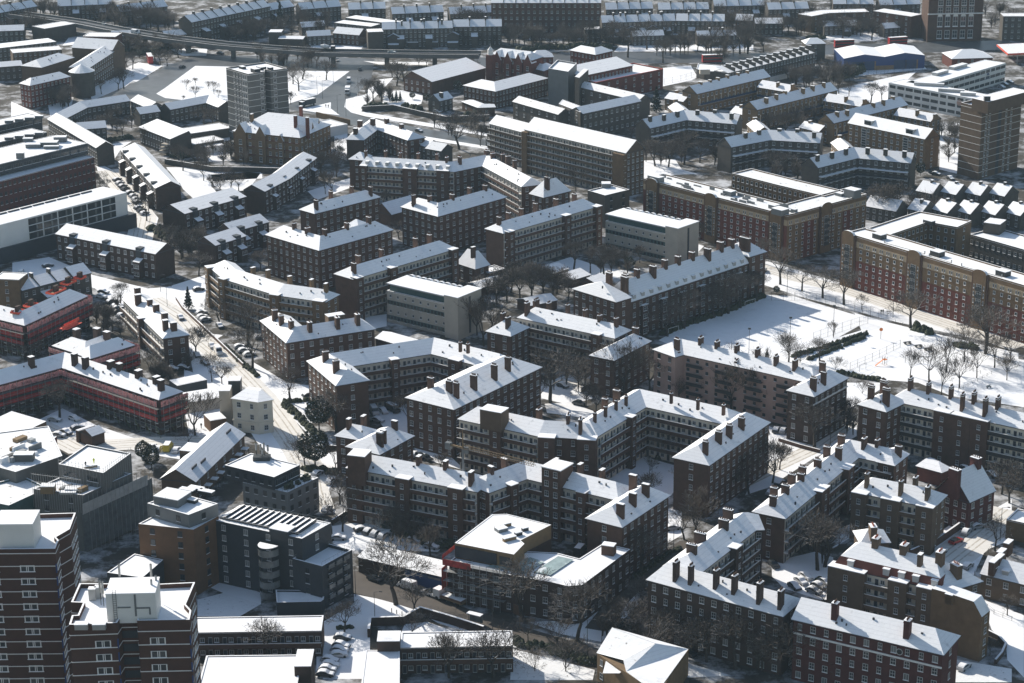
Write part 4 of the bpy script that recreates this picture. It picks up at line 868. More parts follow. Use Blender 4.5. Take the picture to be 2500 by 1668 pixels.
# corner building being rebuilt on the bottom street
b = B('corner_building', 'dark brick corner building with a white flat roof beside the timber-clad site', 'building', 23, 540, 745, brick='brick_dark')
b.poly(pts(23, [(-480, 560), (390, 712), (540, 748), (665, 738), (1098, 416), (855, 362), (640, 500), (440, 448), (60, 430)], 9.6), 9.6, fs='wwwwbbbbb', par=.25, n=3)
b.box('stair_box', 23, 905, 365, 9.6, 12.2, 3.6, 2.6, ('brick_brown', 'snow'), d=Vector((.8, -.3)))
m = MB(); m.face(pl(23, [(230, 610, 10.0), (380, 640, 10.0), (590, 500, 10.0), (450, 470, 10.0)]), 0); m.face(pl(23, [(-200, 560, 10.0), (150, 622, 10.0), (330, 520, 10.0), (200, 480, 10.0)]), 0); m.build('glass_roof', ['glass_green'], b.root); b.done()
b = B('construction_block', 'timber-clad new rooftop storey with a broad white roof above a scaffolded street front', 'construction site', 13, 2100, 400, brick='timber')
A, F, C = pts(13, [(1800, 358), (2330, 462), (2665, 195)], 13.5); E0 = V2(at(13, 2135, 102, 13.5)); PT = [F, V2(at(13, 2425, 365, 13.5)), V2(at(13, 2390, 335, 13.5)), C, V2(at(13, 2270, 98, 13.5)), E0, A]; b.poly(PT, 13.5, par=.2, fs='b', brick='timber', base=10.0)
m = MB(); m.prism(PT, 0, 9.996, 0); m.build('wall', ['brick_dark'], b.root); dd = (F-A).normalized(); nn = Vector((dd.y, -dd.x)); m = MB(); m.box(A.lerp(F, .36)+nn*.05, dd, (F-A).length*.7, .3, 10.2, 13.0, 0); m.build('cladding', ['clad_dark'], b.root)
m = MB(); m.box(A.lerp(F, .86)+nn*.04, dd, (F-A).length*.2, .12, 10.4, 12.6, 0); m.build('window_band', ['glass'], b.root)
for X, Y, sx, sy, mm in ((2230, 185, 4.5, .8, 'timber'), (2215, 215, 2.6, 2.2, 'clad_grey'), (2290, 300, 3.4, 1, 'timber'), (2370, 255, 1.8, 1, 'metal_dark'), (2430, 215, 1.6, .9, 'metal_dark')): b.box('site_load', 13, X, Y, 13.62, 14.4, sx, sy, (mm, 'snow'), d=Vector((.85, .5)))
A, F = pts(13, [(1750, 530), (2230, 625)], 9.6); b.wing2([A, F], 9.6, 6, roof='flat', par=.3, fs='w', es='wb', n=3, brick='brick_dark'); dd = (F-A).normalized(); nn = Vector((dd.y, -dd.x)); m = MB()
for k in range(9):
    p = A.lerp(F, k/8)+nn*1.5; m.tube((p.x, p.y, 0), (p.x, p.y, 11.5), .06, .06)
for zz in (3, 5.5, 8, 10.2): m.box((A+F)/2+nn*.9, dd, (F-A).length+2, 1.4, zz-.06, zz, 0); m.tube((*(A+nn*1.6), zz+1), (*(F+nn*1.6), zz+1), .05, .05)
m.build('scaffold', ['metal_pale'], b.root)
m = MB(); m.box(A.lerp(F, .2)+nn*1.7, dd, 7.5, .05, 9.6, 11.2, 0); m.box(A-dd*1.2+nn*.2, nn, 3, .05, 3, 8.6, 0); m.box(A-dd*1.3-nn*5, nn, 12, .05, 10.8, 11.8, 0); m.build('debris_netting', ['net_red'], b.root); b.done()
b = B('shop_row', 'long low row of shops with blue fascias and thin snow on a dark roof', 'shops', 13, 1300, 560, brick='brick_dark')
b.wing(13, [(935, 480), (1700, 660)], 4, w=7.5, rh=1.0, roof='gable', fs='b', es='bb', snow='snow_patchy'); F, z, w = b.last; d = (F[1]-F[0]).normalized(); nn = Vector((d.y, -d.x)); m = MB(); m.box(F[0].lerp(F[1], .78)+nn*.12, d, (F[1]-F[0]).length*.44, .2, .3, 3.7, 0); m.box(F[0].lerp(F[1], .78)+nn*.25, d, (F[1]-F[0]).length*.44, .12, 2.9, 3.6, 1); m.build('shop_front', ['clad_blue', 'balcony_blue'], b.root)
m = MB(); m.box(F[0].lerp(F[1], .9)+nn*.34, d, 3.5, .05, 3.0, 3.5, 0); m.build('shop_sign', ['glass_pale'], b.root); b.done()
# yellow tower crane
b = Bld('tower_crane', 'yellow tower crane with a grey mast and lattice jib over the gallery block', 'crane', at(12, 1888, 1330, 15)); c = at(12, 1885, 1750, 0)
m = MB(); m.tube((c.x, c.y, 0), (c.x, c.y, 23), .42, .42, 0, 4); m.build('mast', ['clad_grey'], b.root)
t0 = Vector((c.x, c.y, 23)); t1 = t0+(at(12, 2560, 1475, 23)-at(12, 1890, 1300, 23)); m = MB(); dj = (t1-t0).normalized(); sd = Vector((-dj.y, dj.x, 0))*.5
for o_ in (sd, -sd, Vector((0, 0, .9))): m.tube(t0+o_, t1+o_, .07, .07)
for i in range(30):
    a = t0.lerp(t1, i/30); e = t0.lerp(t1, (i+.5)/30); f = t0.lerp(t1, (i+1)/30); up = Vector((0, 0, .9))
    m.tube(a+sd, e+up, .045, .045); m.tube(e+up, f+sd, .045, .045); m.tube(a-sd, e+up, .045, .045); m.tube(e+up, f-sd, .045, .045)
m.build('jib', ['timber'], b.root)
m = MB(); m.tube(t0, t0-dj*5, .3, .3, 0, 4); m.tube(t0, t0+Vector((0, 0, 5)), .25, .15, 0, 4); m.tube(t0+Vector((0, 0, 5)), t0.lerp(t1, .6)+Vector((0, 0, .9)), .03, .03); m.tube(t0+Vector((0, 0, 5)), t0-dj*5, .03, .03); m.build('counter_jib', ['timber'], b.root)
m = MB(); m.box(V2(t0-dj*4.5), V2(dj).normalized(), 1.5, 1.2, 21.8, 23.6, 0); m.box(V2(t0)+Vector((.9, 0)), Vector((1, 0)), 1.1, 1.1, 21.6, 23.2, 0); m.build('cab', ['clad_grey'], b.root)
# ================================================================ right side halls, school, flats
HG = 'large red and tan halls with flat snowy roofs'
def hall(label, **k): return B('hall_of_residence', label, 'hall of residence', 31, 1000, 700, brick='brick_ochre', group=HG, kind='sq')
def hall_front(b, A, C, z, split=.55, piers=(), topband=True, red=True, rows=6):
    d = (C-A).normalized(); nn = Vector((d.y, -d.x)); L = (C-A).length; m = MB()
    if red: m.box((A+C)/2+nn*.02, d, L-.2, .05, 0, z*split, 0); m.build('brick_panel', ['brick_red'], b.root)
    m = MB(); m.box((A+C)/2+nn*.03, d, L-.2, .06, z-3.6, z-1.5, 0); m.build('top_band', ['render_tan'], b.root)
    hs = (z-3.8)/rows; k = max(1, int(L/3.1)); g = L/k
    for i in range(k):
        u = (i+.5)*g
        if any(abs(u-p*L) < 3.6 for p in piers): continue
        for o_ in (-.5, .5): b.win(A+d*(u+o_)+nn*.065, d, z-2.5, .5, 1.3, 'sq')
        for j in range(rows): b.win(A+d*u+nn*.05, d, hs*(j+.62), 1.05, 1.2, 'sq')
    for p in piers:
        q = A+d*(L*p); m = MB(); m.box(q+nn*.35, d, 5.4, .8, 0, z+.4, 0)
        for k_ in range(8):
            a0, a1 = math.pi*k_/8, math.pi*(k_+1)/8
            f = lambda a, o: (*(q+d*(math.cos(a)*2.7)+nn*o), z+.4+1.3*math.sin(a))
            m.face([(*(q+d*(math.cos(a0)*2.7)+nn*.75), z+.4), f(a0, .75), f(a1, .75), (*(q+d*(math.cos(a1)*2.7)+nn*.75), z+.4)], 0)
            m.face([f(a0, .75), f(a0, -.2), f(a1, -.2), f(a1, .75)], 1)
            m.face([(*(q+d*(math.cos(a1)*2.7)-nn*.2), z+.4), f(a1, -.2), f(a0, -.2), (*(q+d*(math.cos(a0)*2.7)-nn*.2), z+.4)], 0)
        m.build('gabled_bay', ['brick_ochre', 'snow'], b.root)
        for j in range(rows-1):
            zz = hs*(j+1.6); b.win(q+nn*.77, d, zz+.5, 2.3, 2.0, 'tall'); b.win(q+nn*.77-d*2.1, d, zz+.5, .5, 1.4, 'sq'); b.win(q+nn*.77+d*2.1, d, zz+.5, .5, 1.4, 'sq')
            m = MB(); m.box(q+nn*1.0, d, 2.6, .5, zz-.75, zz-.6, 0); m.box(q+nn*1.2, d, 2.6, .08, zz-.6, zz+.3, 0); m.build('balcony', ['metal_dark'], b.root)
        for s_ in (-1, 1): m = MB(); m.box(q+d*(3.1*s_)+nn*.2, d, .7, .5, 0, z+.2, 0); m.build('pilaster', ['brick_brown'], b.root)
b = hall('long tan and red hall with arched bay tops along the snowy road')
ZH = 18.6
A, C = [V2(at(31, X, Y, ZH)) for X, Y in ((748, 592), (2240, 1035))]; d = (C-A).normalized(); C2 = C+d*26; L2 = (C2-A).length
def uu(X, Y): return ((V2(at(31, X, Y, ZH))-A).dot(d))/L2
b.wing2([A, C2], ZH, 10, roof='flat', par=.5, fs='b', es='bb', snow='snow', cope='coping'); hall_front(b, A, C2, ZH, piers=(.02, uu(1410, 770), uu(2000, 945), uu(2590, 1120)))
b.wing(31, [(1150, 612), (1490, 497), (1750, 545)], ZH, w=10.5, roof='flat', par=.5, fs='dd', es='ff', snow='snow', n=6)
for X, Y, sx, sy, h in ((1055, 590, 4, 3, 1.8), (1500, 470, 4, 2, 1.5), (1575, 745, 4, 3, 1.8), (2165, 920, 4, 3, 1.8)): b.box('roof_plant', 31, X, Y, ZH+.1, ZH+h, sx, sy, ('metal_dark', 'snow'), d=d)
for X0, Y0, X1, Y1 in ((1100, 670, 1460, 770), (1500, 790, 1700, 850), (1790, 880, 2150, 980)):
    p, q = at(31, X0, Y0, ZH+.6), at(31, X1, Y1, ZH+.6); m = MB(); m.tube(p, q, .16, .16, 0, 6); m.tube(q, q+Vector((0, 0, .9)), .2, .2, 0, 6); m.tube(p, p+Vector((0, 0, .9)), .2, .2, 0, 6); m.build('roof_duct', ['metal_pale'], b.root)
b.done()
b = hall('square-courtyard tan and red hall with plant on its roof, behind the smaller pale office')
ZQ = 17.3
A, Cn, D_ = [V2(at(31, X, Y, ZQ)) for X, Y in ((-1062, 108), (230, 437), (940, 247))]; d = (Cn-A).normalized(); e = (D_-Cn).normalized()
b.wing2([A, Cn, D_], ZQ, 11, roof='flat', par=.5, fs='bb', es='ff', snow='snow_patchy', n=6)
hall_front(b, A, Cn, ZQ, split=.79, piers=(.07, .49, .93)); hall_front(b, Cn, D_, ZQ, split=.85, piers=(.47,), red=False)
for u0, u1 in ((.2, .33), (.7, .82)):
    p0, p1 = Cn.lerp(D_, u0), Cn.lerp(D_, u1); m = MB(); m.box((p0+p1)/2+Vector((e.y, -e.x))*.02, e, (p1-p0).length, .05, 0, ZQ-3.8, 0); m.build('brick_panel', ['brick_red'], b.root)
b.wing(31, [(-270, 60), (140, 165), (560, 265)], ZQ, w=11, roof='flat', par=.5, fs='d', es='ff', snow='snow_patchy', n=6)
for X, Y, sx, sy, h in ((815, 190, 5, 4, 3.2), (165, 365, 5, 4, 2.2), (110, 330, 3, 3, 1.5), (-290, 205, 4, 3, 1.8), (-950, 75, 6, 3, 2.2), (290, 370, 2, 1.5, 1.5), (700, 225, 3, 2, 1.2)): b.box('roof_plant', 31, X, Y, ZQ+.1, ZQ+h, sx, sy, ('clad_grey', 'snow'), d=d)
random.seed(3)
for i in range(26):
    u = random.random(); p = A.lerp(Cn, u)+Vector((-d.y, d.x))*random.uniform(2, 9); m = MB(); m.box(p, d, random.uniform(.8, 4), .5, ZQ+.13, ZQ+random.uniform(.5, 1.3), 0); m.build('roof_pipe', ['clad_grey'], b.root)
b.done()
b = B('school_building', 'dark brick school with tall paired windows behind the long tan and red hall', 'school', 31, 2000, 650, brick='brick_grey')
b.wing(31, [(1862, 608), (2500, 790)], 13, w=14, roof='flat', par=.5, fs='d', es='bb', n=3, snow='snow'); b.box('stair_tower', 31, 2090, 480, 0, 17, 6, 7, ('brick_grey', 'snow'), d=Vector((.85, -.5))); b.done()
b = B('office_block', 'dark flat-roofed block with louvred sides between the pale office and the slab block', 'office block', 21, 880, 255, brick='brick_grey')
A, F, C = pts(21, [(715, 212), (870, 258), (1090, 205)], 12.5); b.poly([F, C, C+(A-F), A], 12.5, par=.5, fs='ffbb', snow='snow', n=4, kind='dark'); b.box('roof_plant', 21, 880, 135, 12.6, 14.2, 3.4, 3.4, ('clad_grey', 'snow')); b.done()
# slab block
b = B(BA, 'tall brown slab block with a single-pitch white roof and access decks, above the square-courtyard hall', 'apartment block', 20, 600, 1300, brick='brick_tan')
b.wing(20, [(150, 1165), (1062, 1378)], 18, wend=(1205, 1335), rh=4.6, roof='gable', fs='g', es='bd', n=7, snow='snow', mi='render_pale', ridge_off=.55, cope='coping'); F, z, w = b.last
d = (F[1]-F[0]).normalized(); nn = Vector((d.y, -d.x)); 
for q, l_ in ((F[1]-d*3, 6), (F[0]+d*1.5, 3)): m = MB(); m.box(q+nn*.9, d, l_, 1.9, 0, 17.6, 0); m.build('end_bay', ['brick_ochre'], b.root)
for i in range(5):
    for j in range(7): m = MB(); m.box(F[0]+d*((F[1]-F[0]).length*(.2+.145*i))+nn*.16, d, 1.4, .12, 2.57*j+.3, 2.57*j+2.2, 0); m.build('deck_door', ['glass_pale'], b.root)
b.wing(20, [(-165, 1112), (140, 1192)], 15, w=8, rh=3.4, roof='gable', fs='g', es='bb', n=6, snow='snow', mi='render_pale'); b.done()
# small houses with gables
HS = 'pairs of small houses with sunlit roofs'
k = 0
for lab, L in (('back', [(1385, 208, 1530, 238), (1610, 216, 1742, 246), (1825, 223, 1962, 253), (2045, 230, 2178, 260)]), ('front', [(925, 345, 1205, 395), (1310, 370, 1440, 400), (1530, 372, 1665, 412), (1738, 384, 1872, 420), (1960, 392, 2095, 428), (2180, 398, 2320, 435)])):
    for i, (x0, y0, x1, y1) in enumerate(L):
        o_ = ['leftmost', 'second from left', 'third from left', 'fourth from left', 'fifth from left', 'rightmost']
        nm = 'rightmost' if i == len(L)-1 else o_[i]
        b = B('small_house', 'small brick house with a steep sunlit snowy roof, %s of the %s row' % (nm, lab), 'house', 31, x0, y0, brick='brick_grey', group=HS, kind='small')
        b.wing(31, [(x0, y0), (x1, y1)], 5.2, w=9, rh=3.6, roof='gable', fs='d', es='bb', n=2, snow='snow'); b.chim(31, [((x0+x1)/2+60, y0-95)], h=2.4, up=.7, sy=1.2, pots=False); b.done()
# tower at the right edge
b = B('tower_block', 'tall brown tower with pale storey bands standing at the right edge', 'tower block', 30, 1975, 990, brick='brick_tan', kind='small')
A, F, C = pts(30, [(1785, 945), (1975, 992), (2330, 900)], 29); P = [F, C, C+(A-F), A]; b.poly(P, 29, bands=2.9, par=1.2, snow='snow')
dd = (C-F).normalized(); nn = Vector((dd.y, -dd.x))
for j in range(10):
    for u in (.12, .2, .62, .75): b.win(F.lerp(C, u)+nn*.012, dd, 2.9*j+1.6, 1.2, 1.7, 'small')
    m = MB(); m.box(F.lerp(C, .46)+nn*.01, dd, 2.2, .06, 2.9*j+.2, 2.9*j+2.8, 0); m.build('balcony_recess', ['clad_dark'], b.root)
A2, F2, C2 = pts(30, [(1885, 885), (2030, 918), (2400, 820)], 34); b.poly([F2, C2, C2+(A2-F2), A2], 34, par=.15, base=29.2); b.box('roof_plant', 30, 2020, 862, 34.1, 36, 2.4, 2, ('metal_dark', 'snow')); b.box('roof_plant', 30, 1910, 920, 29.3, 31.5, 1.5, 1.2, ('metal_pale', 'snow')); b.done()
# white school
b = B('school_building', 'white rendered V-shaped school with window strips and snow on its flat roof', 'school', 30, 1500, 800, brick='render_white')
b.wing(30, [(1137, 745), (1900, 890)], 9.5, w=12, roof='flat', par=.15, fs='s', es='bb', n=3, snow='snow', cope='snow'); F, z, w = b.last; d = (F[1]-F[0]).normalized(); nn = Vector((d.y, -d.x))
m = MB(); q = F[0].lerp(F[1], .84)+nn*.05
m.face([(*(q+d*(math.cos(a*.3927)*1.5)), 6.6+1.5*math.sin(a*.3927)) for a in range(16)], 0); m.build('round_emblem', ['render_pink'], b.root)
b.wing(30, [(1480, 772), (2187, 568)], 9.5, w=12, roof='flat', par=.15, fs='s', es='bb', n=3, snow='snow', cope='snow'); F, z, w = b.last; d = (F[1]-F[0]).normalized(); nn = Vector((d.y, -d.x)); q = F[0].lerp(F[1], .77)+nn*.06
m = MB()
for x0, x1, z0, z1, mi in ((-.35, .35, 7.9, 8.6, 1), (-1.0, 1.0, 6.7, 7.4, 0), (-1.35, 1.35, 6.1, 6.6, 0), (-2.0, 2.0, 4.9, 5.3, 1), (-2.3, 2.3, 4.1, 4.6, 1)):
    s_ = (z1-z0)*.45; m.face([(*(q+d*x0), z0), (*(q+d*x1), z0), (*(q+d*(x1-s_)), z1), (*(q+d*(x0+s_)), z1)], mi)
m.build('wall_emblem', ['clad_blue', 'balcony_blue'], b.root)
for X, Y, sx, sy in ((1600, 640, 10, 3), (1760, 585, 12, 3), (1850, 830, 7, 2.5), (1500, 745, 14, 1.5), (1700, 800, 12, 1.5)): b.box('roof_plant', 30, X, Y, 9.6, 11, sx, sy, ('metal_pale', 'snow'), d=d if Y < 700 else Vector((.95, -.3)))
b.done()
# blue warehouse
b = B('warehouse', 'blue metal warehouse with four shallow snowy gables and roller doors', 'warehouse', 30, 1100, 560, brick='clad_blue')
A, C = [V2(at(30, X, Y, 6.5)) for X, Y in ((735, 528), (1462, 498))]; E0 = V2(at(30, 648, 442, 6.5)); bk = E0-A; d = (C-A).normalized(); nn = Vector((d.y, -d.x)); m = MB(); m.prism([A, C, C+bk, E0], 0, 6.5, 0); m.build('wall', ['clad_blue'], b.root)
m = MB(); m2 = MB(); n_ = 2
for i in range(n_):
    p, q = A.lerp(C, i/n_), A.lerp(C, (i+1)/n_); c = (p+q)/2; hz = 8.3
    m.face([(*p, 6.62), (*c, hz), (*(c+bk), hz), (*(p+bk), 6.62)], 0); m.face([(*c, hz), (*q, 6.62), (*(q+bk), 6.62), (*(c+bk), hz)], 0)
    m2.face([(*(p+nn*.02), 6.5), (*(q+nn*.02), 6.5), (*(c+nn*.02), hz-.02)], 0)
m.build('roof', ['snow'], b.root); m2.build('gable', ['clad_blue'], b.root)
for u in (.17, .31, .69, .83): m = MB(); q = A.lerp(C, u)+nn*.06; m.box(q, d, 6.0, .14, 0, 4.6, 0); m.box(q+d*3.4, d, .7, .14, 0, 4.6, 1); m.build('roller_door', ['balcony_blue', 'brick_yellow'], b.root)
m = MB(); m.box(A.lerp(C, .5)+nn*.05, d, 15, .12, 0, 2.2, 0); m.build('brick_plinth', ['brick_yellow'], b.root); b.done()
b = B('restaurant_hall', 'low hall with a broad hipped white roof beside the red petrol canopy', 'hall', 30, 1750, 530, brick='brick_red')
b.wing(30, [(1705, 532), (2070, 520)], 5, w=16, rh=3.4, snow='snow', fs='f', es='bf', hk=1); b.done()
b = Bld('petrol_canopy', 'flat petrol station canopy with a red fascia at the right edge', 'canopy', at(30, 2200, 480, 5)); A, F, C = pts(30, [(2105, 398), (2205, 482), (2500, 468)], 5.5); P = [A, F, C, C+(A-F)]; m = MB(); m.prism(P, 4.6, 5.5, 0); m.build('fascia', ['net_orange'], b.root); m = MB(); m.face([(*p, 5.51) for p in inset(P, .2)], 0); m.build('deck', ['snow_patchy'], b.root)
for p in (F.lerp(C, .3), A.lerp(C, .4)): m = MB(); m.tube((*p, 0), (*p, 4.6), .25, .25, 0, 6); m.build('post', ['metal_pale'], b.root)
# yellow brick flats with blue balconies
FG = 'yellow brick flats with blue balconies'
def flat(label, t, fr, z, w=8.5, rh=3.4, roof='gable', fs='w', chims=(), blue=True, es='fw', brick='brick_yellow', wpx=None, snow='snow_roof', n=None, ch=dict(h=2.6, up=.8, pots=False)):
    b = B('flats_block', label, 'flats', t, *fr[0], brick=brick, group=FG, kind='small'); b.wing(t, fr, z, w=w, rh=rh, roof=roof, fs=fs, es=es, n=n, snow=snow, wpx=wpx)
    if blue:
        F, z, w = b.last
        for i in range(len(F)-1):
            A, C = F[i], F[i+1]; d = (C-A).normalized(); nn = Vector((d.y, -d.x)); m = MB(); m.box((A+C)/2+nn*.5, d, (C-A).length*.94, .9, z*.42, z*.42+.15, 1); m.box((A+C)/2+nn*.95, d, (C-A).length*.94, .1, z*.42+.1, z*.42+1.1, 0); m.build('balcony', ['balcony_blue', 'coping'], b.root)
            k_ = max(2, int((C-A).length/5)); m = MB()
            for q in range(k_+1): m.box(A.lerp(C, .03+.94*q/k_)+nn*.8, d, .25, .3, z*.42, z*.76, 0)
            m.build('balcony_post', ['render_cream'], b.root)
    if chims: b.chim(t, chims, **ch)
    b.done(); return b
flat('back row of yellow brick flats with blue deck, its gable towards the fir tree', 20, [(1692, 847), (2350, 692)], 9.6, wpx=(1567, 822), chims=[(1735, 735), (1820, 715), (1900, 700), (1980, 680), (2060, 655), (2140, 635)])
flat('middle row of yellow brick flats with blue deck, between the two parallel rows', 30, [(-45, 990), (675, 812)], 9.6, chims=[(50, 880), (130, 850), (215, 820), (370, 795), (455, 770), (555, 745)])
flat('front row of yellow brick flats with blue deck, its roof partly hidden by dormers', 30, [(642, 1110), (1305, 945)], 9.6, chims=[(675, 1000), (765, 985), (1000, 920), (1090, 900), (1190, 870)])
flat('short cross wing with blue deck joining the back row of yellow flats', 30, [(-40, 785), (240, 832)], 7.2, w=8, rh=3, chims=[(145, 735), (290, 770)], n=3)
flat('short cross wing with blue deck joining the middle row of yellow flats', 30, [(555, 908), (885, 960)], 7.2, w=8, rh=3, chims=[(755, 860), (905, 895)], n=3)
flat('short cross wing with blue deck joining the front row of yellow flats', 30, [(1185, 1037), (1515, 1095)], 7.2, w=8, rh=3, chims=[(1395, 990), (1555, 1030)], n=3)
flat('five-storey yellow brick block with two tall glazed stair bays and roof dormers', 30, [(775, 1108), (1465, 1253)], 13.2, w=9.5, rh=4, fs='w', es='bf', blue=False, brick='brick_ochre', snow='snow')
for o_ in list(COL.objects)[::-1]:
    if o_.type == 'EMPTY' and o_.get('label', '').startswith('five-storey yellow'): rt = o_; break
A, C = [V2(at(30, X, Y, 13.2)) for X, Y in ((775, 1108), (1465, 1253))]; d = (C-A).normalized(); nn = Vector((d.y, -d.x))
for u in (.215, .755):
    q = A.lerp(C, u); m = MB(); m.box(q+nn*.08, d, 2.6, .2, 2, 12.4, 0)
    for j in range(9): m.box(q+nn*.19, d, 2.1, .06, 2.5+j*1.1, 3.3+j*1.1, 1)
    m.build('stair_window', ['frame_white', 'glass'], rt); m = MB(); q2 = A.lerp(C, u+.03)-nn*2.2; m.box(q2, d, 4, 3.2, 13.4, 16.0, 0); m.box(q2, d, 4.3, 3.5, 16.004, 16.2, 1); m.box(q2+nn*1.64, d, 3.4, .1, 14.0, 15.7, 2); m.build('dormer', ['frame_white', 'snow', 'glass'], rt)
for lab, t, fr, z in (('small white-roofed house left of the back row of yellow flats', 20, [(1408, 885), (1575, 917)], 5.5), ('small white-roofed house below the back row of yellow flats', 20, [(1995, 1010), (2175, 1048)], 5.5), ('small white-roofed house below the middle row of yellow flats', 30, [(335, 1147), (515, 1188)], 5.5),
                      ('steep little roof wedged behind the leftmost bent brown block', 20, [(1440, 965), (1515, 1030)], 6), ('steep little roof wedged behind the middle bent brown block', 20, [(2145, 1120), (2225, 1195)], 6), ('steep little roof with thin snow behind the rightmost bent brown block', 30, [(622, 1285), (710, 1370)], 6)):
    flat(lab, t, fr, z, w=7, rh=2.6, blue=False, es='bb', n=2, snow='snow' if 'thin' not in lab else 'snow_patchy', chims=[((fr[0][0]+fr[1][0])/2+20, fr[0][1]-70)])
for lab, t, fr, cs in (('leftmost bent brown block with a long shared deck, behind bare trees', 20, [(1270, 1155), (1600, 1080), (2050, 1118)], [(1275, 1045), (1400, 1025), (1520, 995), (1700, 985), (1850, 995), (2000, 1020)]),
                       ('middle bent brown block with a long shared deck', 30, [(-277, 1325), (70, 1260), (520, 1287)], [(-145, 1190), (-25, 1165), (160, 1150), (315, 1165), (470, 1180)]),
                       ('rightmost bent brown block with a long shared deck, above the small houses', 30, [(500, 1510), (855, 1422), (1335, 1468)], [(500, 1395), (630, 1365), (755, 1335), (945, 1330), (1110, 1340), (1280, 1355)])):
    b = B('flats_block', lab, 'flats', t, *fr[0], brick='brick_grey', group='bent brown blocks with shared decks', kind='small'); b.wing(t, fr, 11, w=8.5, rh=3.6, roof='gable', fs='ww', es='bb', n=4, snow='snow_roof'); F, z, w = b.last
    m = MB()
    for i in range(2):
        A, C = F[i], F[i+1]; d = (C-A).normalized(); nn = Vector((d.y, -d.x)); m.box((A+C)/2+nn*.7, d, (C-A).length*.93, 1.5, 7.2, 7.35, 1); m.box((A+C)/2+nn*.7, d, (C-A).length*.93, 1.5, 4.2, 4.35, 1); m.box((A+C)/2+nn*1.4, d, (C-A).length*.93, .1, 4.35, 5.3, 0); m.box((A+C)/2+nn*1.0, d, (C-A).length*.93, 2.2, 7.354, 7.5, 2)
    m.build('deck', ['clad_dark', 'coping', 'snow'], b.root); b.chim(t, cs, h=2.6, up=.9, sx=1.6, sy=1.2, pots=False); b.done()
# ================================================================ middle distance
b = B('tower_block', 'eleven-storey dark tower with white storey bands beside the roundabout', 'tower block', 0, 2230, 680, brick='concrete_dark', kind='small')
def tz(X, Y, z=31): return V2(ray(540+X/8.71, 160+Y/8.71, z))
A, F, G, H, I, C = tz(105, 78), tz(570, 215), tz(925, 160), tz(925, 118), tz(1045, 140), tz(1408, 90); Q = C+(A-F)
b.poly([F, G, H, I, C, Q, A], 31, bands=2.82, par=.7, snow='snow', cope='coping')
d = (F-A).normalized(); nn = Vector((d.y, -d.x)); e = (G-F).normalized(); n2 = Vector((e.y, -e.x)); f = (C-I).normalized(); n3 = Vector((f.y, -f.x))
for j in range(11):
    zz = 2.82*j+1.5
    for u in (.36, .5, .64): b.win(A.lerp(F, u)+nn*.012, d, zz, 1.2, 1.6, 'small')
    b.win(A.lerp(F, .84)+nn*.012, d, zz, 4.2, 1.9, 'pale'); b.win(F.lerp(G, .8)+n2*.012, e, zz, 1.6, 1.6, 'small'); b.win(I.lerp(C, .25)+n3*.012, f, zz, 1.6, 1.6, 'small')
for X, Y, sx, sy, h in ((730, 100, 3.5, 3, 1.6), (850, 40, 4, 3, 1.2), (1045, 65, 2, 2, 1.4), (450, 25, 3, 2, 1.0)):
    c = tz(X, Y, 32); m = MB(); m.box(c, d, sx, sy, 31.1, 31.1+h, 0); m.box(c, d, sx, sy, 31.104+h, 31.25+h, 1); m.build('roof_plant', ['metal_dark', 'snow'], b.root)
b.done()
def vz(X, Y): return (500+X/4.48, 100+Y/4.48)
b = B('victorian_school', 'Victorian yellow and red brick school with pointed gables and tall chimneys below the dark tower', 'school', 0, 2200, 1300, brick='brick_ochre')
A, F, C = [V2(ray(*vz(X, Y), 13)) for X, Y in ((310, 990), (1040, 1065), (1285, 915))]; w = (C-F).length
b.wing2([A, F], 13, w, 6.5, fs='w', es='bw', n=4, snow='snow_roof', ridge_off=.5)
d = (F-A).normalized(); nn = Vector((d.y, -d.x))
def gab(q, d, nn, wd, z0, h, dep=5, mt='brick_ochre'):
    m = MB(); a, c = q-d*wd/2+nn*.8, q+d*wd/2+nn*.8; t_ = q+nn*.8; ai, ci, ti = a-nn*dep, c-nn*dep, t_-nn*dep
    m.face([(*a, 0), (*c, 0), (*c, z0), (*t_, z0+h), (*a, z0)], 0); m.face([(*ai, 0), (*a, 0), (*a, z0), (*ai, z0)], 0); m.face([(*c, 0), (*ci, 0), (*ci, z0), (*c, z0)], 0)
    m.face([(*a, z0+.05), (*t_, z0+h+.05), (*ti, z0+h+.05), (*ai, z0+.05)], 1); m.face([(*t_, z0+h+.05), (*c, z0+.05), (*ci, z0+.05), (*ti, z0+h+.05)], 1); m.build('gable', [mt, 'snow_roof'], b.root)
    for j in range(int(z0/3.4)): b.win(q+nn*.82, d, 2.2+3.4*j, 1.5, 2.2, 'sash')
gab(A.lerp(F, .12), d, nn, 5.5, 13, 4); gab(A.lerp(F, .42), d, nn, 5, 12.5, 4); gab(A.lerp(F, .72), d, nn, 3, 11, 3)
e = (C-F).normalized(); n2 = Vector((e.y, -e.x))
for u in (.25, .5, .78): gab(F.lerp(C, u), e, n2, 3.6, 13, 4)
for zz in (3.6, 7.2, 10.6):
    m = MB(); m.box((A+F)/2+nn*.06, d, (F-A).length, .14, zz-.2, zz+.2, 0); m.build('brick_band', ['brick_red'], b.root)
b.ridges.append(([A.lerp(F, .2)-nn*4, F-nn*4], 18, 8)); b.chim(0, [(2270, 1010)], h=7, up=2, pots=False); 
for X, Y in ((1050, 715), (1120, 840), (990, 820)):
    p = ray(*vz(X, Y), 21); m = MB(); m.box(p, d, 1.2, 1.2, 12, 21, 0); m.box(p, d, 1.4, 1.4, 21.004, 21.2, 1); m.build('chimney', ['brick_red', 'snow'], b.root)
b.done()
HR = 'low brown terraces around the roundabout'
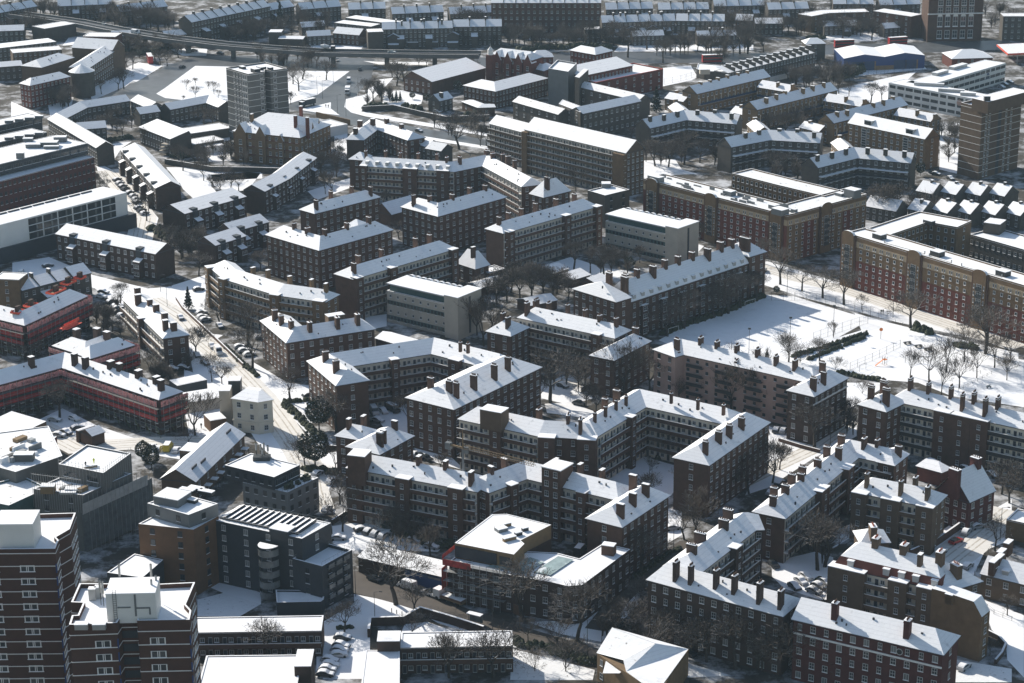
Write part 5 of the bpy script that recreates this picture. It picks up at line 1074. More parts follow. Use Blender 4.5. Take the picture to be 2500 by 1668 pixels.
def row(label, t, fr, z, **k):
    kk = dict(w=7.5, rh=2.6, roof='gable', fs='d', es='bb', n=2, snow='snow_roof', ridge_off=.55); kk.update(k)
    b = B('terrace_row', label, 'terrace', t, *fr[0], brick='brick_grey', group=HR, kind='small'); b.wing(t, fr, z, **kk); b.done()
row('bent brown terrace with blue-white roof above the courtyard, left of the tower', 0, [(590, 1065), (780, 968), (1165, 908)], 6.5)
row('brown terrace end with melting snow pointing towards the lone hall', 0, [(1170, 905), (1330, 975)], 6.5, snow='snow_patchy')
row('short brown terrace with a flat grey roof edge between two melting roofs', 0, [(1255, 1028), (1435, 1003)], 6)
row('brown terrace joining the foot of the dark tower', 0, [(1525, 988), (1850, 925), (1960, 968)], 6.5)
row('long dark-stained roof running diagonally past the black office', 0, [(430, 1072), (868, 1332)], 8, snow='snow_patchy', n=3)
row('short brown terrace facing the long stained roof', 0, [(700, 1168), (955, 1148)], 6)
b = B('parish_hall', 'lone brick hall with a bright single-pitch white roof and a curled stair', 'hall', 0, 1400, 1200, brick='brick_grey')
b.wing(0, [(1250, 1143), (1530, 1252)], 7.5, w=10, rh=2.6, roof='gable', ridge_off=.9, fs='d', es='bb', n=2, snow='snow', kind='pale')
m = MB(); c = at(0, 1470, 1290, 5)
for j in range(3): m.box((c.x+.6*j, c.y), Vector((.8, -.6)), 3.4, 3.4, 1.2+1.5*j, 2.2+1.5*j, 0)
m.build('outside_stair', ['concrete'], b.root); b.done()
b = B('flat_school', 'low school rooms with flat white roofs left of the Victorian school', 'school', 0, 1800, 1250, brick='brick_grey')
b.wing(0, [(1690, 1205), (2070, 1150)], 4, w=12, roof='flat', par=.15, fs='b', es='bb', snow='snow'); b.wing(0, [(1740, 1300), (2010, 1255)], 4, w=10, roof='flat', par=.15, fs='f', es='bb', snow='snow', n=1); b.wing(0, [(1850, 1320), (2010, 1300)], 3, w=4, roof='flat', par=.1, fs='f', es='bb', n=1, snow='snow', brick='render_white'); b.done()
b = B('flat_school', 'yellow and white flat-roofed annex behind the Victorian school', 'school', 10, 700, 1150, brick='render_white')
b.wing(10, [(600, 1165), (840, 1120)], 4, w=14, roof='flat', par=.3, fs='b', es='bb', snow='snow_patchy'); m = MB(); p, q = at(10, 560, 1015, 2), at(10, 860, 1085, 2); m.box((V2(p)+V2(q))/2, (V2(q)-V2(p)).normalized(), (V2(q)-V2(p)).length, .5, 0, 2.6, 0); m.build('wall_panel', ['brick_yellow'], b.root); b.done()
b = B(BA, 'low brown block with flat white roof, black chimneys and dormer row behind the tree garden', 'apartment block', 10, 1000, 1200, brick='brick_brown')
b.wing(10, [(830, 1255), (980, 1260), (1105, 1165), (1380, 1262)], 9, w=8.5, rh=2.8, fs='bww', es='bw', n=3); b.chim(10, [(895, 1170), (950, 1080), (1065, 1065), (1185, 1065), (1320, 1110)], h=3, sx=1.8, pots=False); b.done()
row('pair of stepped white roofs beside the bus road', 10, [(1405, 1275), (1540, 1320)], 6, snow='snow'); row('stepped roof with brown patches next to the white one', 10, [(1540, 1335), (1680, 1360)], 6, snow='snow_patchy')
b = B('sports_hall', 'brick sports hall with a broad single snowy roof slope', 'hall', 10, 1500, 700, brick='brick_brown')
b.wing(10, [(1592, 738), (2075, 612)], 6.5, w=18, rh=4, roof='gable', fs='b', es='wb', n=2, ridge_off=.7, snow='snow_roof'); b.done()
b = B('school_building', 'brick school wing with a wide hipped snowy roof and window strip, by the sports hall', 'school', 10, 2165, 822, brick='brick_brown')
b.wing(10, [(1880, 770), (2165, 824), (2630, 706)], 8.5, w=14, rh=2.8, fs='d', es='bb', n=3, snow='snow_roof'); b.wing(10, [(1865, 915), (2010, 970), (2160, 965)], 4, w=6, rh=1.2, fs='f', es='bb', n=1, snow='snow'); b.done()
b = B('small_house', 'small brick house alone in the garden beside the walled path', 'house', 10, 1650, 900, brick='brick_grey')
b.wing(10, [(1660, 912), (1782, 882)], 5.5, w=7, rh=3, roof='gable', fs='d', es='fb', n=2); b.chim(10, [(1685, 830)], h=2.5, up=.8, pots=False); b.done()
b = B('victorian_school', 'red brick Victorian school with a white cupola and zigzag gables', 'school', 10, 2200, 600, brick='brick_red')
A, F = V2(at(10, 2110, 500, 13)), V2(at(10, 2490, 545, 13)); b.wing2([A, F], 13, 10, 4, fs='d', es='bb', n=3); d = (F-A).normalized(); nn = Vector((d.y, -d.x))
for u in (.2, .45, .7, .92): gab(A.lerp(F, u), d, nn, 4.6, 11.5, 4.5, mt='brick_red')
p = at(10, 2120, 500, 14); m = MB(); m.box(p, d, 3.4, 3.4, 0, 14.5, 0); m.build('stair_tower', ['brick_red'], b.root); m = MB(); m.tube((p.x, p.y, 14.5), (p.x, p.y, 16.8), 1.5, 1.4, 0, 8); m.tube((p.x, p.y, 16.8), (p.x, p.y, 18.4), 1.6, .3, 0, 8); m.tube((p.x, p.y, 18.4), (p.x, p.y, 20), .12, .05, 0, 5); m.build('cupola', ['coping'], b.root)
b.wing(20, [(210, 520), (405, 515)], 10, w=9, rh=3, fs='d', es='bb', n=3); b.wing(20, [(195, 610), (320, 640), (430, 600)], 8, w=7, rh=4, hk=1, fs='b', es='bb'); b.done()
b = B('glazed_tower', 'greenish glass clad stair and lift tower among the school buildings', 'tower', 20, 450, 640, brick='clad_grey')
A, F, C = pts(20, [(362, 628), (540, 658), (618, 580)], 17); b.poly([F, C, C+(A-F), A], 17, par=.8, snow='snow'); b.done()
b = B('school_building', 'grey brick stepped college with narrow sloping roofs around a courtyard', 'school', 20, 900, 1000, brick='brick_grey', kind='small')
A, F, C = pts(20, [(600, 690), (640, 700), (722, 625)], 17); b.poly([F, C, C+(A-F), A], 17, par=.1, snow='snow')
b.wing(20, [(640, 785), (1175, 908)], 11.5, w=7, rh=2.4, roof='gable', fs='f', es='bb', n=3, snow='snow_patchy'); b.wing(20, [(668, 1025), (1190, 912)], 11.5, w=8, rh=2.6, roof='gable', fs='w', es='bw', n=3, snow='snow_roof'); b.wing(20, [(45, 915), (455, 1032)], 10, w=7, rh=2.4, roof='gable', fs='f', es='bb', n=3, snow='snow_patchy')
A, F, C = pts(20, [(455, 935), (650, 1010), (665, 960)], 12.5); b.poly([A, F, C, A+Vector((2, 9))], 12.5, par=.2, fs='f', n=4); b.done()
b = B('school_building', 'modern dark red brick school with a red-lined terrace and a white sloping roof', 'school', 20, 1100, 700, brick='brick_red')
A, F, C = pts(20, [(790, 750), (1392, 628), (1125, 575)], 9.5); P = [A, F, C, A+(C-F)]; b.poly(P, 9.5, par=.6, fs='f', n=3, kind='small', snow='snow', cope='net_orange'); b.wing(20, [(640, 690), (1118, 590)], 12.5, w=14, rh=3, roof='gable', ridge_off=.8, fs='d', es='bb', n=3, snow='snow_roof', base=0); b.done()
b = B('school_building', 'red brick pavilion with a hipped white roof standing by the dual carriageway', 'school', 20, 800, 490, brick='brick_red')
b.wing(20, [(560, 455), (785, 495), (935, 460)], 10, w=9, rh=2.6, fs='d', es='bb', n=3, snow='snow'); b.done()
b = B('low_building', 'low dark building with cream corner box beside the snowed school pitch', 'building', 20, 1750, 640, brick='brick_grey')
A, F, C = pts(20, [(1690, 625), (1760, 645), (1985, 650)], 4); b.poly([A, F, C, C+Vector((4, 14)), A+Vector((2, 14))], 4, par=.4); b.box('corner_box', 20, 1765, 620, 4.1, 6.4, 5, 4, ('render_cream', 'snow')); b.done()
# yellow chimneyed terrace with dark back wall
b = B('terrace_row', 'long sawtooth terrace with white lower wall and party-wall chimneys, left of the blue warehouse', 'terrace', 30, 200, 580, brick='brick_grey')
A, C = V2(at(30, -300, 660, 8.5)), V2(at(30, 480, 475, 8.5)); b.wing2([A, C], 8.5, 9, roof='flat', par=.2, fs='d', es='bb', n=3, snow='snow'); d = (C-A).normalized(); nn = Vector((-d.y, d.x)); L = (C-A).length
for i in range(13):
    q = A+d*(L*(i+.5)/13)+nn*4.5; m = MB(); m.face([(*(q-d*L/28-nn*4), 8.7), (*(q+d*L/28-nn*4), 8.7), (*(q+d*L/28+nn*4), 10.6), (*(q-d*L/28+nn*4), 10.6)], 0); m.build('roof_bay', ['snow'], b.root)
    m = MB(); q = A+d*(L*(i+1)/13)+nn*4.5; m.box(q, nn, 8.6, .4, 8.7, 10.6, 0); m.box(q, nn, 3, .8, 10.6, 11.8, 0); m.box(q, nn, 3.1, .9, 11.804, 11.95, 1); m.build('chimney', ['brick_grey', 'snow'], b.root)
m = MB(); m.box((A+C)/2-nn*3, d, L, .3, 0, 2.6, 0); m.build('garden_wall', ['render_white'], b.root); b.done()
b = B('house', 'dark gabled house end at the head of the sawtooth terrace', 'house', 30, 500, 400, brick='brick_grey'); b.wing(30, [(395, 400), (570, 395)], 9, w=9, rh=2.6, fs='f', es='bb', snow='snow'); b.done()
# ================================================================ far side
def far(label, t, fr, z, name='terrace_row', cat='terrace', brick='brick_grey', **k):
    kk = dict(w=9, rh=3.4, roof='gable', fs='d', es='bb', snow='snow_roof', kind='sash'); kk.update(k); ch = kk.pop('ch', None)
    b = B(name, label, cat, t, *fr[0], brick=brick); b.wing(t, fr, z, **kk)
    if ch: b.chim(t, ch, h=2.6, up=1.0, pots=False)
    F, zz, w_ = b.last; L_ = (F[-1]-F[0]).length
    if kk['roof'] == 'gable' and L_ > 18:
        d_ = (F[-1]-F[0])/L_; n_ = Vector((-d_.y, d_.x)); k_ = int(L_/6.5)
        for i in range(1, k_):
            q = F[0]+d_*(L_*i/k_)+n_*(w_/2); m = MB(); m.box(q, n_, 1.6, .8, zz+kk['rh']-1.2, zz+kk['rh']+1.3, 0); m.box(q, n_, 1.7, .9, zz+kk['rh']+1.304, zz+kk['rh']+1.42, 1)
            q0 = [(*(q-n_*(w_/2+.3)-d_*.15), zz+.2), (*(q-d_*.15), zz+kk['rh']+.15), (*(q+d_*.15), zz+kk['rh']+.15), (*(q-n_*(w_/2+.3)+d_*.15), zz+.2)]
            q1 = [(x, y, h_+.3) for x, y, h_ in q0]; m.face([q0[0], q0[1], q1[1], q1[0]], 0); m.face([q0[2], q0[3], q1[3], q1[2]], 0); m.face(q1, 0); m.build('chimney', ['brick_grey', 'snow'], b.root)
            if i % 2 and kk['fs'] == 'd':
                q = F[0]+d_*(L_*(i+.3)/k_)-n_*2.0; m = MB(); m.box(q, d_, 3.4, 4.2, 0, zz*.55, 0)
                m.face([(*(q-d_*1.9-n_*2.2), zz*.55), (*(q+d_*1.9-n_*2.2), zz*.55), (*(q+d_*1.9+n_*2.1), zz*.55+1.4), (*(q-d_*1.9+n_*2.1), zz*.55+1.4)], 1); m.build('back_wing', ['brick_grey', 'snow_roof'], b.root)
    b.done(); return b
far('grand grey terrace with party walls across its blue-white roof, top left', 0, [(1715, 205), (2420, 60)], 12, w=10, n=4)
far('flat brown terrace wall with chimneys beyond the flyover, top left', 0, [(400, 262), (680, 215)], 7, w=12, roof='flat', par=.2, fs='b')
far('row of houses with snowy attic windows, second building from the top at the left edge', 0, [(-60, 440), (505, 375)], 8, w=12, roof='flat', par=.1, fs='d', snow='snow')
far('tan brick flats with a flat white roof, third from the top at the left edge', 0, [(115, 480), (555, 448)], 10, w=11, roof='flat', par=.2, fs='d', brick='brick_tan', n=4)
far('small brick house cut by the top left edge', 0, [(-60, 285), (215, 275)], 6, w=9, rh=2.6)
far('low grey house cut by the left edge beside the tan flats', 0, [(-60, 610), (200, 590)], 7, w=9, rh=2)
b = B('library_building', 'rambling red and tan brick building with a round corner tower and many hipped roofs', 'building', 0, 500, 800, brick='brick_red')
b.wing(0, [(180, 752), (270, 772), (625, 692)], 11, w=9, rh=2.6, fs='d', es='bb', n=4, kind='small'); b.wing(0, [(800, 610), (1045, 450)], 11, w=10, rh=3, fs='w', es='bb', n=4, brick='brick_tan', kind='small'); b.wing(0, [(370, 610), (660, 520)], 11, w=12, rh=3, fs='b', es='bb', brick='brick_tan')
c = V2(at(0, 715, 655, 12)); m = MB(); m.prism([(c.x+6*math.cos(a*.3927), c.y+5+6*math.sin(a*.3927)) for a in range(16)], 0, 12, 0); m.build('round_tower', ['brick_grey'], b.root); m = MB()
for a in range(16): m.face([(c.x+6.4*math.cos(a*.3927), c.y+5+6.4*math.sin(a*.3927), 12.02), (c.x+6.4*math.cos((a+1)*.3927), c.y+5+6.4*math.sin((a+1)*.3927), 12.02), (c.x, c.y+5, 15.5)], 0)
m.build('cone_roof', ['snow_roof'], b.root); b.wing(0, [(645, 430), (1010, 455)], 12, w=12, rh=4.5, roof='gable', fs='b', es='bb', brick='brick_tan'); b.wing(0, [(740, 330), (1035, 335)], 9, w=12, roof='flat', par=.2, fs='b', es='bb'); b.done()
far('short terrace with four glowing white roof strips, behind the middle top houses', 10, [(820, 160), (1235, 215)], 7, w=9, roof='flat', par=.1, snow='snow', fs='d'); far('second short terrace of white roof strips in front of the first', 10, [(720, 205), (1050, 240)], 7, w=9, roof='flat', par=.1, snow='snow', fs='d')
far('gabled brick house pair beside the walled corner, left of the pale box', 10, [(710, 300), (945, 320)], 5.5, w=9, rh=3, brick='brick_brown'); far('low brick hut with a rippled snowy roof above the flyover', 10, [(220, 350), (440, 355)], 4, w=8, rh=1, fs='b'); far('square brick block with a small flat roof left of the rippled hut', 10, [(130, 290), (245, 290)], 7, w=8, roof='flat', par=.1, fs='b')
b = far('long grey terrace with four gabled back wings and party walls, top centre', 10, [(1150, 268), (1780, 255)], 10, n=4, w=9, ch=[(1325, 190), (1500, 175), (1685, 180)])
def wings_back(b, t, L):
    for X, Y in L:
        p = V2(at(t, X, Y, 8)); m = MB(); a = 3.2
        pr_ = [(-a, 0), (a, 0), (a, 6.4), (0, 8), (-a, 6.4)]; m.face([(p.x+x, p.y, z) for x, z in pr_], 0); m.face([(p.x-a, p.y+8, 0), (p.x-a, p.y, 0), (p.x-a, p.y, 6.4), (p.x-a, p.y+8, 6.4)], 0); m.face([(p.x+a, p.y, 0), (p.x+a, p.y+8, 0), (p.x+a, p.y+8, 6.4), (p.x+a, p.y, 6.4)], 0)
        m.face([(p.x-a-.2, p.y-.2, 6.4), (p.x, p.y-.2, 8.15), (p.x, p.y+8, 8.15), (p.x-a-.2, p.y+8, 6.4)], 1); m.face([(p.x, p.y-.2, 8.15), (p.x+a+.2, p.y-.2, 6.4), (p.x+a+.2, p.y+8, 6.4), (p.x, p.y+8, 8.15)], 1); m.build('back_wing', ['brick_grey', 'snow_roof'], b.root)
        m = MB(); m.box((p.x, p.y-2), Vector((1, 0)), 5.6, 3.6, 0, 3, 0); m.box((p.x, p.y-2), Vector((1, 0)), 5.8, 3.8, 3.004, 3.2, 1); m.build('lean_to', ['brick_grey', 'snow'], b.root)
wings_back(b, 10, [(1250, 308), (1425, 288), (1602, 286), (1782, 290)])
far('grey terrace continuing right behind bare trees, top centre', 10, [(1790, 245), (2220, 240)], 10, n=4); far('pale box-topped brick block at the end of the grey terrace', 10, [(1020, 290), (1160, 285)], 10, w=9, roof='flat', par=.1, fs='b')
far('huge dark mansion block with rows of pale windows, at the top edge', 20, [(-150, 30), (835, 30)], 17, name=BA, cat='apartment block', w=12, fs='w', n=5, brick='brick_brown')
b = far('grey terrace with a white roof and gabled back wings, right of the huge mansion block', 20, [(845, 208), (1500, 190)], 10, n=4, ch=[(1010, 120), (1370, 110)]); wings_back(b, 20, [(940, 240), (1110, 240), (1300, 232), (1475, 222), (1655, 212), (1810, 210)])
far('grey terrace roof running on to the right behind bare crowns, top', 20, [(1510, 190), (1940, 195)], 10, n=4); far('white-fronted attic house standing before the huge mansion block', 20, [(690, 265), (835, 262)], 8, w=7, rh=2, roof='flat', par=.1, fs='d', name='house', cat='house')
far('orange brick house with white roof in the gap of the top right trees', 20, [(2040, 185), (2190, 190)], 6, w=9, rh=3, brick='brick_orange', name='house', cat='house')
far('tan brick building with a lit corner at the top right trees', 30, [(445, 150), (610, 120), (960, 110)], 9, w=10, roof='flat', par=.2, fs='f', brick='brick_ochre', name='house', cat='house'); far('low dark house behind trees at the very top, right of centre', 30, [(-60, 215), (190, 215)], 6, w=9, rh=2.6, name='house', cat='house'); far('white-roofed house touching the top edge, right', 30, [(390, 150), (440, 150)], 6, w=8, rh=2, name='house', cat='house')
b = B('chapel_block', 'tall dark brick building with pale arched window surrounds beside the main road, top right', 'building', 30, 1750, 300, brick='brick_brown')
A, C = V2(at(30, 1500, -20, 24)), V2(at(30, 1990, -30, 24)); b.wing2([A, C], 24, 14, roof='flat', par=.4, fs='b', es='bb'); d = (C-A).normalized(); nn = Vector((d.y, -d.x)); L = (C-A).length
for i in range(5):
    q = A+d*(L*(.22+.142*i))+nn*.03
    for zz, hh in ((4, 4.5), (11, 5.5), (17, 3.4), (21, 3)):
        b.win(q, d, zz, 2.8, hh, 'sash')
    m = MB(); m.face([(*(q+d*(math.cos(a*.3927)*1.4)+nn*.03), 13.7+1.4*math.sin(a*.3927)) for a in range(9)], 0); m.build('arch', ['coping'], b.root)
m = MB(); m.box((A+C)/2+nn*.25, d, L+.6, .6, 14.8, 15.4, 0); m.build('string_course', ['coping'], b.root); b.done()
far('dark brick building with small windows at the top right corner', 30, [(2165, 150), (2400, 150)], 13, w=10, roof='flat', par=.2, fs='w', name='building', cat='building', n=4); far('long dark block behind the bare trees left of the arched building', 30, [(1000, 100), (1340, 150)], 12, w=10, roof='flat', par=.1, fs='f', name=BA, cat='apartment block', brick='brick_brown')

far('snowy-roofed houses stepping down behind the scaffolded block, far left', 1, [(195, 1105), (410, 1048), (660, 985)], 7, w=9, rh=2.6, name='terrace_row', fs='d', n=2)
far('end house of the stepped row behind the scaffolded block', 1, [(660, 985), (815, 945)], 7.5, w=9, rh=3, name='terrace_row', fs='d', n=2)
far('narrow tan block cut by the left edge behind the scaffolding', 1, [(-60, 1000), (170, 1010)], 11, w=8, roof='flat', par=.2, fs='f', name=BA, cat='apartment block', brick='brick_ochre')
k = 0
FAR = [('first from left', 0, [(-60, 130), (330, 60)]), ('second from left', 0, [(520, 60), (1000, 40)]), ('third from left', 0, [(1080, 110), (1500, 60)]), ('fourth from left', 10, [(60, 110), (360, 60)]), ('fifth from left', 10, [(420, 90), (780, 60)]), ('sixth from left', 10, [(850, 90), (1180, 80)]), ('seventh from left', 10, [(1240, 130), (1700, 110)]), ('eighth from left', 10, [(1760, 130), (2200, 110)]), ('ninth from left', 20, [(880, 90), (1300, 80)]), ('tenth from left', 20, [(1350, 90), (1800, 85)]), ('eleventh from left', 20, [(1850, 60), (2300, 50)]), ('twelfth from left', 30, [(60, 90), (420, 80)]), ('thirteenth from left', 30, [(640, 40), (1000, 40)]), ('rightmost', 30, [(1060, 50), (1420, 40)])]
for nm, t, fr in FAR: far('distant grey terrace at the very top edge, %s of those' % nm, t, fr, 8, w=9, rh=3.4, group=None) if False else far('distant grey terrace along the very top edge, %s of those' % nm, t, fr, 8, w=9, rh=3.4)
MID = [('behind the grand grey terrace wall, left part', 0, [(1000, 330), (1250, 320)]), ('in front of the grand grey terrace', 0, [(1480, 330), (1690, 310)]), ('left of the two strip-roofed terraces', 10, [(430, 250), (640, 235)]), ('just above the rippled hut', 10, [(480, 330), (690, 320)]), ('under the bare trees at the top centre right', 20, [(1120, 330), (1400, 320)]), ('behind the dual carriageway trees, right', 20, [(1700, 330), (2050, 320)]), ('below the tan lit-corner building', 30, [(560, 240), (860, 230)]), ('left of the arched building below the trees', 30, [(1100, 260), (1380, 240)])]
for nm, t, fr in MID: far('low snowy-roofed garden house row '+nm, t, fr, 5, w=7, rh=2.6)
# ================================================================ roads, paths, islands, walls, hedges, fences
def sheet(name, t, L, m, z):
    b = MB(); b.face([tuple(at(t, X, Y, 0)+Vector((0, 0, z))) for X, Y in L]); o = b.build(name, [m]); 
    if o.data.polygons[0].normal.z < 0: o.data.flip_normals()
    return tag(o, kind='structure')
def strip(name, t, L, w, m, z, kind='structure'):
    P = [V2(at(t, X, Y)) for X, Y in L]; l, r = offset_line(P, w/2), offset_line(P, -w/2); b = MB()
    for i in range(len(P)-1): b.face([(*r[i], z), (*r[i+1], z), (*l[i+1], z), (*l[i], z)])
    if m == 'snow_street':
        for o_ in (-2.6, -1.1, 1.0, 2.5):
            a, c = offset_line(P, o_+.22), offset_line(P, o_-.22); k = MB()
            for i in range(len(P)-1): k.face([(*c[i], z+.006), (*c[i+1], z+.006), (*a[i+1], z+.006), (*a[i], z+.006)])
            tag(k.build('tyre_track', ['track']), kind='structure')
    return tag(b.build(name, [m]), kind=kind)
sheet('road', 0, [(830, 900), (1230, 730), (1470, 600), (1750, 500), (2300, 500), (3050, 515), (3360, 530), (3330, 700), (3150, 900), (3110, 960), (3170, 1020), (3320, 1065), (4480, 1275), (4480, 1330), (3100, 1110), (2960, 1040), (2600, 985), (1600, 910), (1300, 910)], 'asphalt_wet', .006)
sheet('traffic_island', 0, [(1400, 842), (1480, 790), (1750, 592), (2030, 598), (2590, 635), (3135, 640), (2850, 850), (2590, 930), (2040, 905), (1650, 900), (1480, 880)], 'snow', .05)
sheet('traffic_island', 10, [(400, 985), (690, 918), (690, 975), (770, 1035), (560, 1010)], 'snow', .05)
sheet('traffic_island', 10, [(980, 548), (1120, 555), (1560, 560), (1560, 585), (1120, 580)], 'snow', .05)
sheet('pavement', 10, [(825, 890), (1000, 850), (1060, 720), (1250, 700), (1100, 860), (960, 1000), (2110, 1200), (2110, 1225), (1000, 1045), (870, 1010), (810, 960)], 'snow', .05)
sheet('road', 20, [(900, 468), (2350, 478), (2880, 400), (4500, 362), (4500, 440), (3900, 470), (2950, 480), (2350, 560), (900, 570), (-300, 600), (-300, 520)], 'asphalt_wet', .006)
sheet('road', 13, [(560, 500), (890, 598), (1300, 725), (1700, 868), (2350, 1085), (3060, 1292), (3900, 1560), (3900, 1650), (3060, 1352), (2350, 1228), (1900, 1090), (1440, 950), (1250, 890), (890, 795), (560, 690)], 'asphalt_brown', .006)
strip('street', 2, [(1350, -330), (1640, -150), (1800, 30), (2000, 190), (2200, 400), (2350, 560), (2500, 760), (2640, 960), (2760, 1180), (2800, 1400), (2860, 1600)], 9, 'snow_street', .006)
strip('street', 31, [(-120, 855), (300, 985), (800, 1110), (1300, 1285), (1800, 1450), (2300, 1610)], 8, 'snow_street', .006)
strip('street', 1, [(960, 20), (1160, 240), (1290, 450), (1250, 640), (1180, 900)], 10, 'snow_street', .006)
strip('street', 23, [(1620, 350), (1400, 500), (1180, 680), (960, 900), (780, 1130)], 5, 'asphalt_brown', .008)
strip('street', 33, [(2240, 60), (1960, 280), (1700, 480), (1500, 640)], 11, 'snow_street', .006)
strip('street', 2, [(280, 780), (700, 1000), (1300, 960), (1800, 950), (2100, 930)], 9, 'snow_street', .007)
strip('street', 32, [(-200, 1330), (100, 1180), (420, 1030), (800, 760)], 6, 'snow_street', .006)
strip('street', 22, [(300, 420), (700, 430), (900, 560), (1600, 620)], 5, 'snow_street', .006)
sheet('ball_court', 21, [(1350, 1545), (2120, 1130), (2560, 1150), (3250, 1360), (2780, 1620), (2200, 1900), (1900, 1760)], 'snow', .004)
for i, (t, L) in enumerate([
    (1, [(1540, 30), (1890, 60), (1900, 170), (1980, 260), (1760, 300), (1640, 190), (1600, 110)]), (1, [(1890, 60), (2350, 30), (2230, 190), (2060, 230), (1920, 160)]),
    (1, [(850, -60), (1090, 60), (1420, 450), (1330, 760), (1180, 640), (1240, 420), (1100, 190), (880, 40)]), (1, [(110, 850), (440, 800), (830, 960), (1400, 1100), (1840, 960), (1830, 1190), (1600, 1190), (1100, 1260), (850, 1080), (600, 1010), (110, 1010)]), (1, [(1100, 1100), (1850, 1040), (1830, 1280), (1600, 1260), (1830, 1480), (2000, 1500), (1900, 1560), (1400, 1250)]),
    (2, [(1500, -120), (1760, -160), (2150, 260), (2350, 520), (2660, 960), (2840, 1280), (2760, 1420), (2300, 950), (2000, 480), (1750, 420), (1690, 120)]), (12, [(0, 240), (300, 420), (520, 450), (520, 820), (760, 1010), (600, 1000), (250, 640), (0, 420)]), (12, [(430, 1060), (740, 1040), (760, 1250), (600, 1480), (560, 1240), (440, 1180)]),
    (2, [(330, 760), (560, 650), (860, 800), (1330, 960), (1960, 880), (1900, 1000), (1700, 1120), (1320, 1060), (980, 960), (700, 1060), (300, 940)]), (2, [(1650, 300), (1980, 420), (1990, 900), (1700, 920), (1660, 700)]),
    (22, [(290, 440), (560, 340), (760, 440), (760, 560), (560, 620), (300, 560)]), (22, [(560, 600), (780, 680), (720, 740), (350, 690), (330, 610)]), (22, [(880, 1280), (1210, 1080), (1490, 1160), (1500, 1380), (1400, 1520), (1150, 1400)]), (22, [(2330, 900), (2450, 830), (2700, 1050), (2350, 1300), (2330, 1100)]),
    (13, [(895, 810), (1350, 900), (1500, 960), (1480, 1010), (1340, 1085), (1040, 1090), (1040, 1560), (560, 1560), (560, 1360), (620, 1060), (900, 890)]), (13, [(700, 200), (1060, 150), (1400, 300), (1700, 380), (1650, 430), (1000, 410), (880, 420), (710, 360)]), (13, [(1350, 1080), (1560, 1060), (1800, 1150), (1320, 1160)]),
    (13, [(1480, 975), (1700, 1040), (2350, 1240), (2350, 1290), (1650, 1070)]), (23, [(0, 1170), (760, 1400), (760, 1440), (0, 1240)]), (23, [(180, 1060), (700, 1040), (1100, 760), (1170, 900), (840, 1240), (480, 1170)]), (23, [(1400, 40), (1560, 60), (1560, 280), (1420, 360)]), (12, [(1010, 600), (1380, 600), (1380, 880), (1160, 820)]), (12, [(1420, 980), (1760, 1080), (1900, 1210), (1500, 1100)]),
    (33, [(90, 520), (480, 430), (640, 480), (640, 860), (520, 860), (200, 760), (90, 650)]), (33, [(1360, 420), (1700, 180), (2060, 60), (2240, -40), (2240, 320), (2000, 420), (1900, 640), (1560, 520)]), (33, [(1960, 850), (2350, 1000), (2350, 1560), (2200, 1400), (2190, 1250), (2060, 1130)]), (33, [(520, 300), (800, 180), (800, 300), (640, 400)]),
    (32, [(50, 800), (240, 900), (540, 1010), (850, 760), (850, 900), (460, 1100), (60, 1360), (-150, 1430), (30, 1100), (100, 960)]), (32, [(760, 420), (1060, 420), (1060, 480), (850, 620), (770, 650)]),
    (32, [(680, 330), (420, 240), (940, 10), (1300, -40), (1700, 60), (2350, 220), (2350, 640), (1700, 540), (1400, 420), (1150, 400)]), (31, [(830, 1300), (1150, 1390), (1700, 1520), (2300, 1660), (2300, 1800), (1000, 1560), (900, 1480)]), (31, [(20, 830), (740, 1040), (740, 1110), (1500, 1290), (2240, 1520), (2240, 1600), (1200, 1380), (400, 1170), (20, 1050)]),
    (30, [(670, 800), (1390, 640), (1300, 720), (1135, 800), (1130, 900), (900, 960), (680, 900)]), (20, [(1390, 610), (1640, 588), (1700, 690), (1650, 720), (1390, 775)]), (30, [(520, 355), (640, 290), (1000, 300), (1170, 330), (1000, 370)]), (30, [(590, 640), (1450, 590), (1480, 620), (800, 690)]), (30, [(1600, 1200), (1770, 1250), (1760, 1560), (1590, 1520)]),
    (0, [(1040, 650), (1240, 560), (1460, 590), (1230, 735), (1080, 690)]), (0, [(800, 800), (1060, 680), (1200, 720), (1000, 870), (820, 890)]), (0, [(1480, 420), (1860, 440), (1850, 500), (1640, 500)]), (0, [(1010, 1290), (1180, 1270), (1090, 1330), (1030, 1420)]), (0, [(1490, 1500), (1800, 1500), (2350, 1555), (2350, 1600), (1600, 1640)]), (0, [(1690, 1150), (2050, 1130), (2080, 1440), (1880, 1450)]), (0, [(540, 110), (690, 110), (700, 200), (560, 170)]),
    (10, [(500, 405), (980, 415), (960, 445), (520, 430)]), (10, [(1170, 820), (1330, 810), (1520, 860), (1500, 930), (1320, 990), (1150, 950)]), (10, [(720, 1180), (840, 1180), (830, 1440), (720, 1400)]), (10, [(1500, 1210), (2100, 1290), (2100, 1340), (1600, 1260)]), (20, [(220, 400), (560, 420), (940, 420), (930, 465), (560, 450)]), (20, [(1000, 410), (2200, 400), (2200, 450), (950, 465)]), (20, [(1220, 1440), (1500, 1430), (1560, 1520), (1700, 1560), (1220, 1580)]), (21, [(1210, 20), (1560, 30), (1400, 90), (1215, 90)]), (11, [(480, 210), (860, 90), (860, 180), (560, 290)]), (11, [(980, 1340), (1190, 1310), (1190, 1420), (1000, 1460)]), (21, [(300, 880), (560, 800), (880, 900), (1150, 930), (900, 1010), (640, 1000), (480, 860)]), (21, [(1600, 660), (1760, 700), (1700, 760), (1640, 760)])]):
    sheet('snow_field', t, L, 'snow_ground', .0035+.0004*(i % 5))
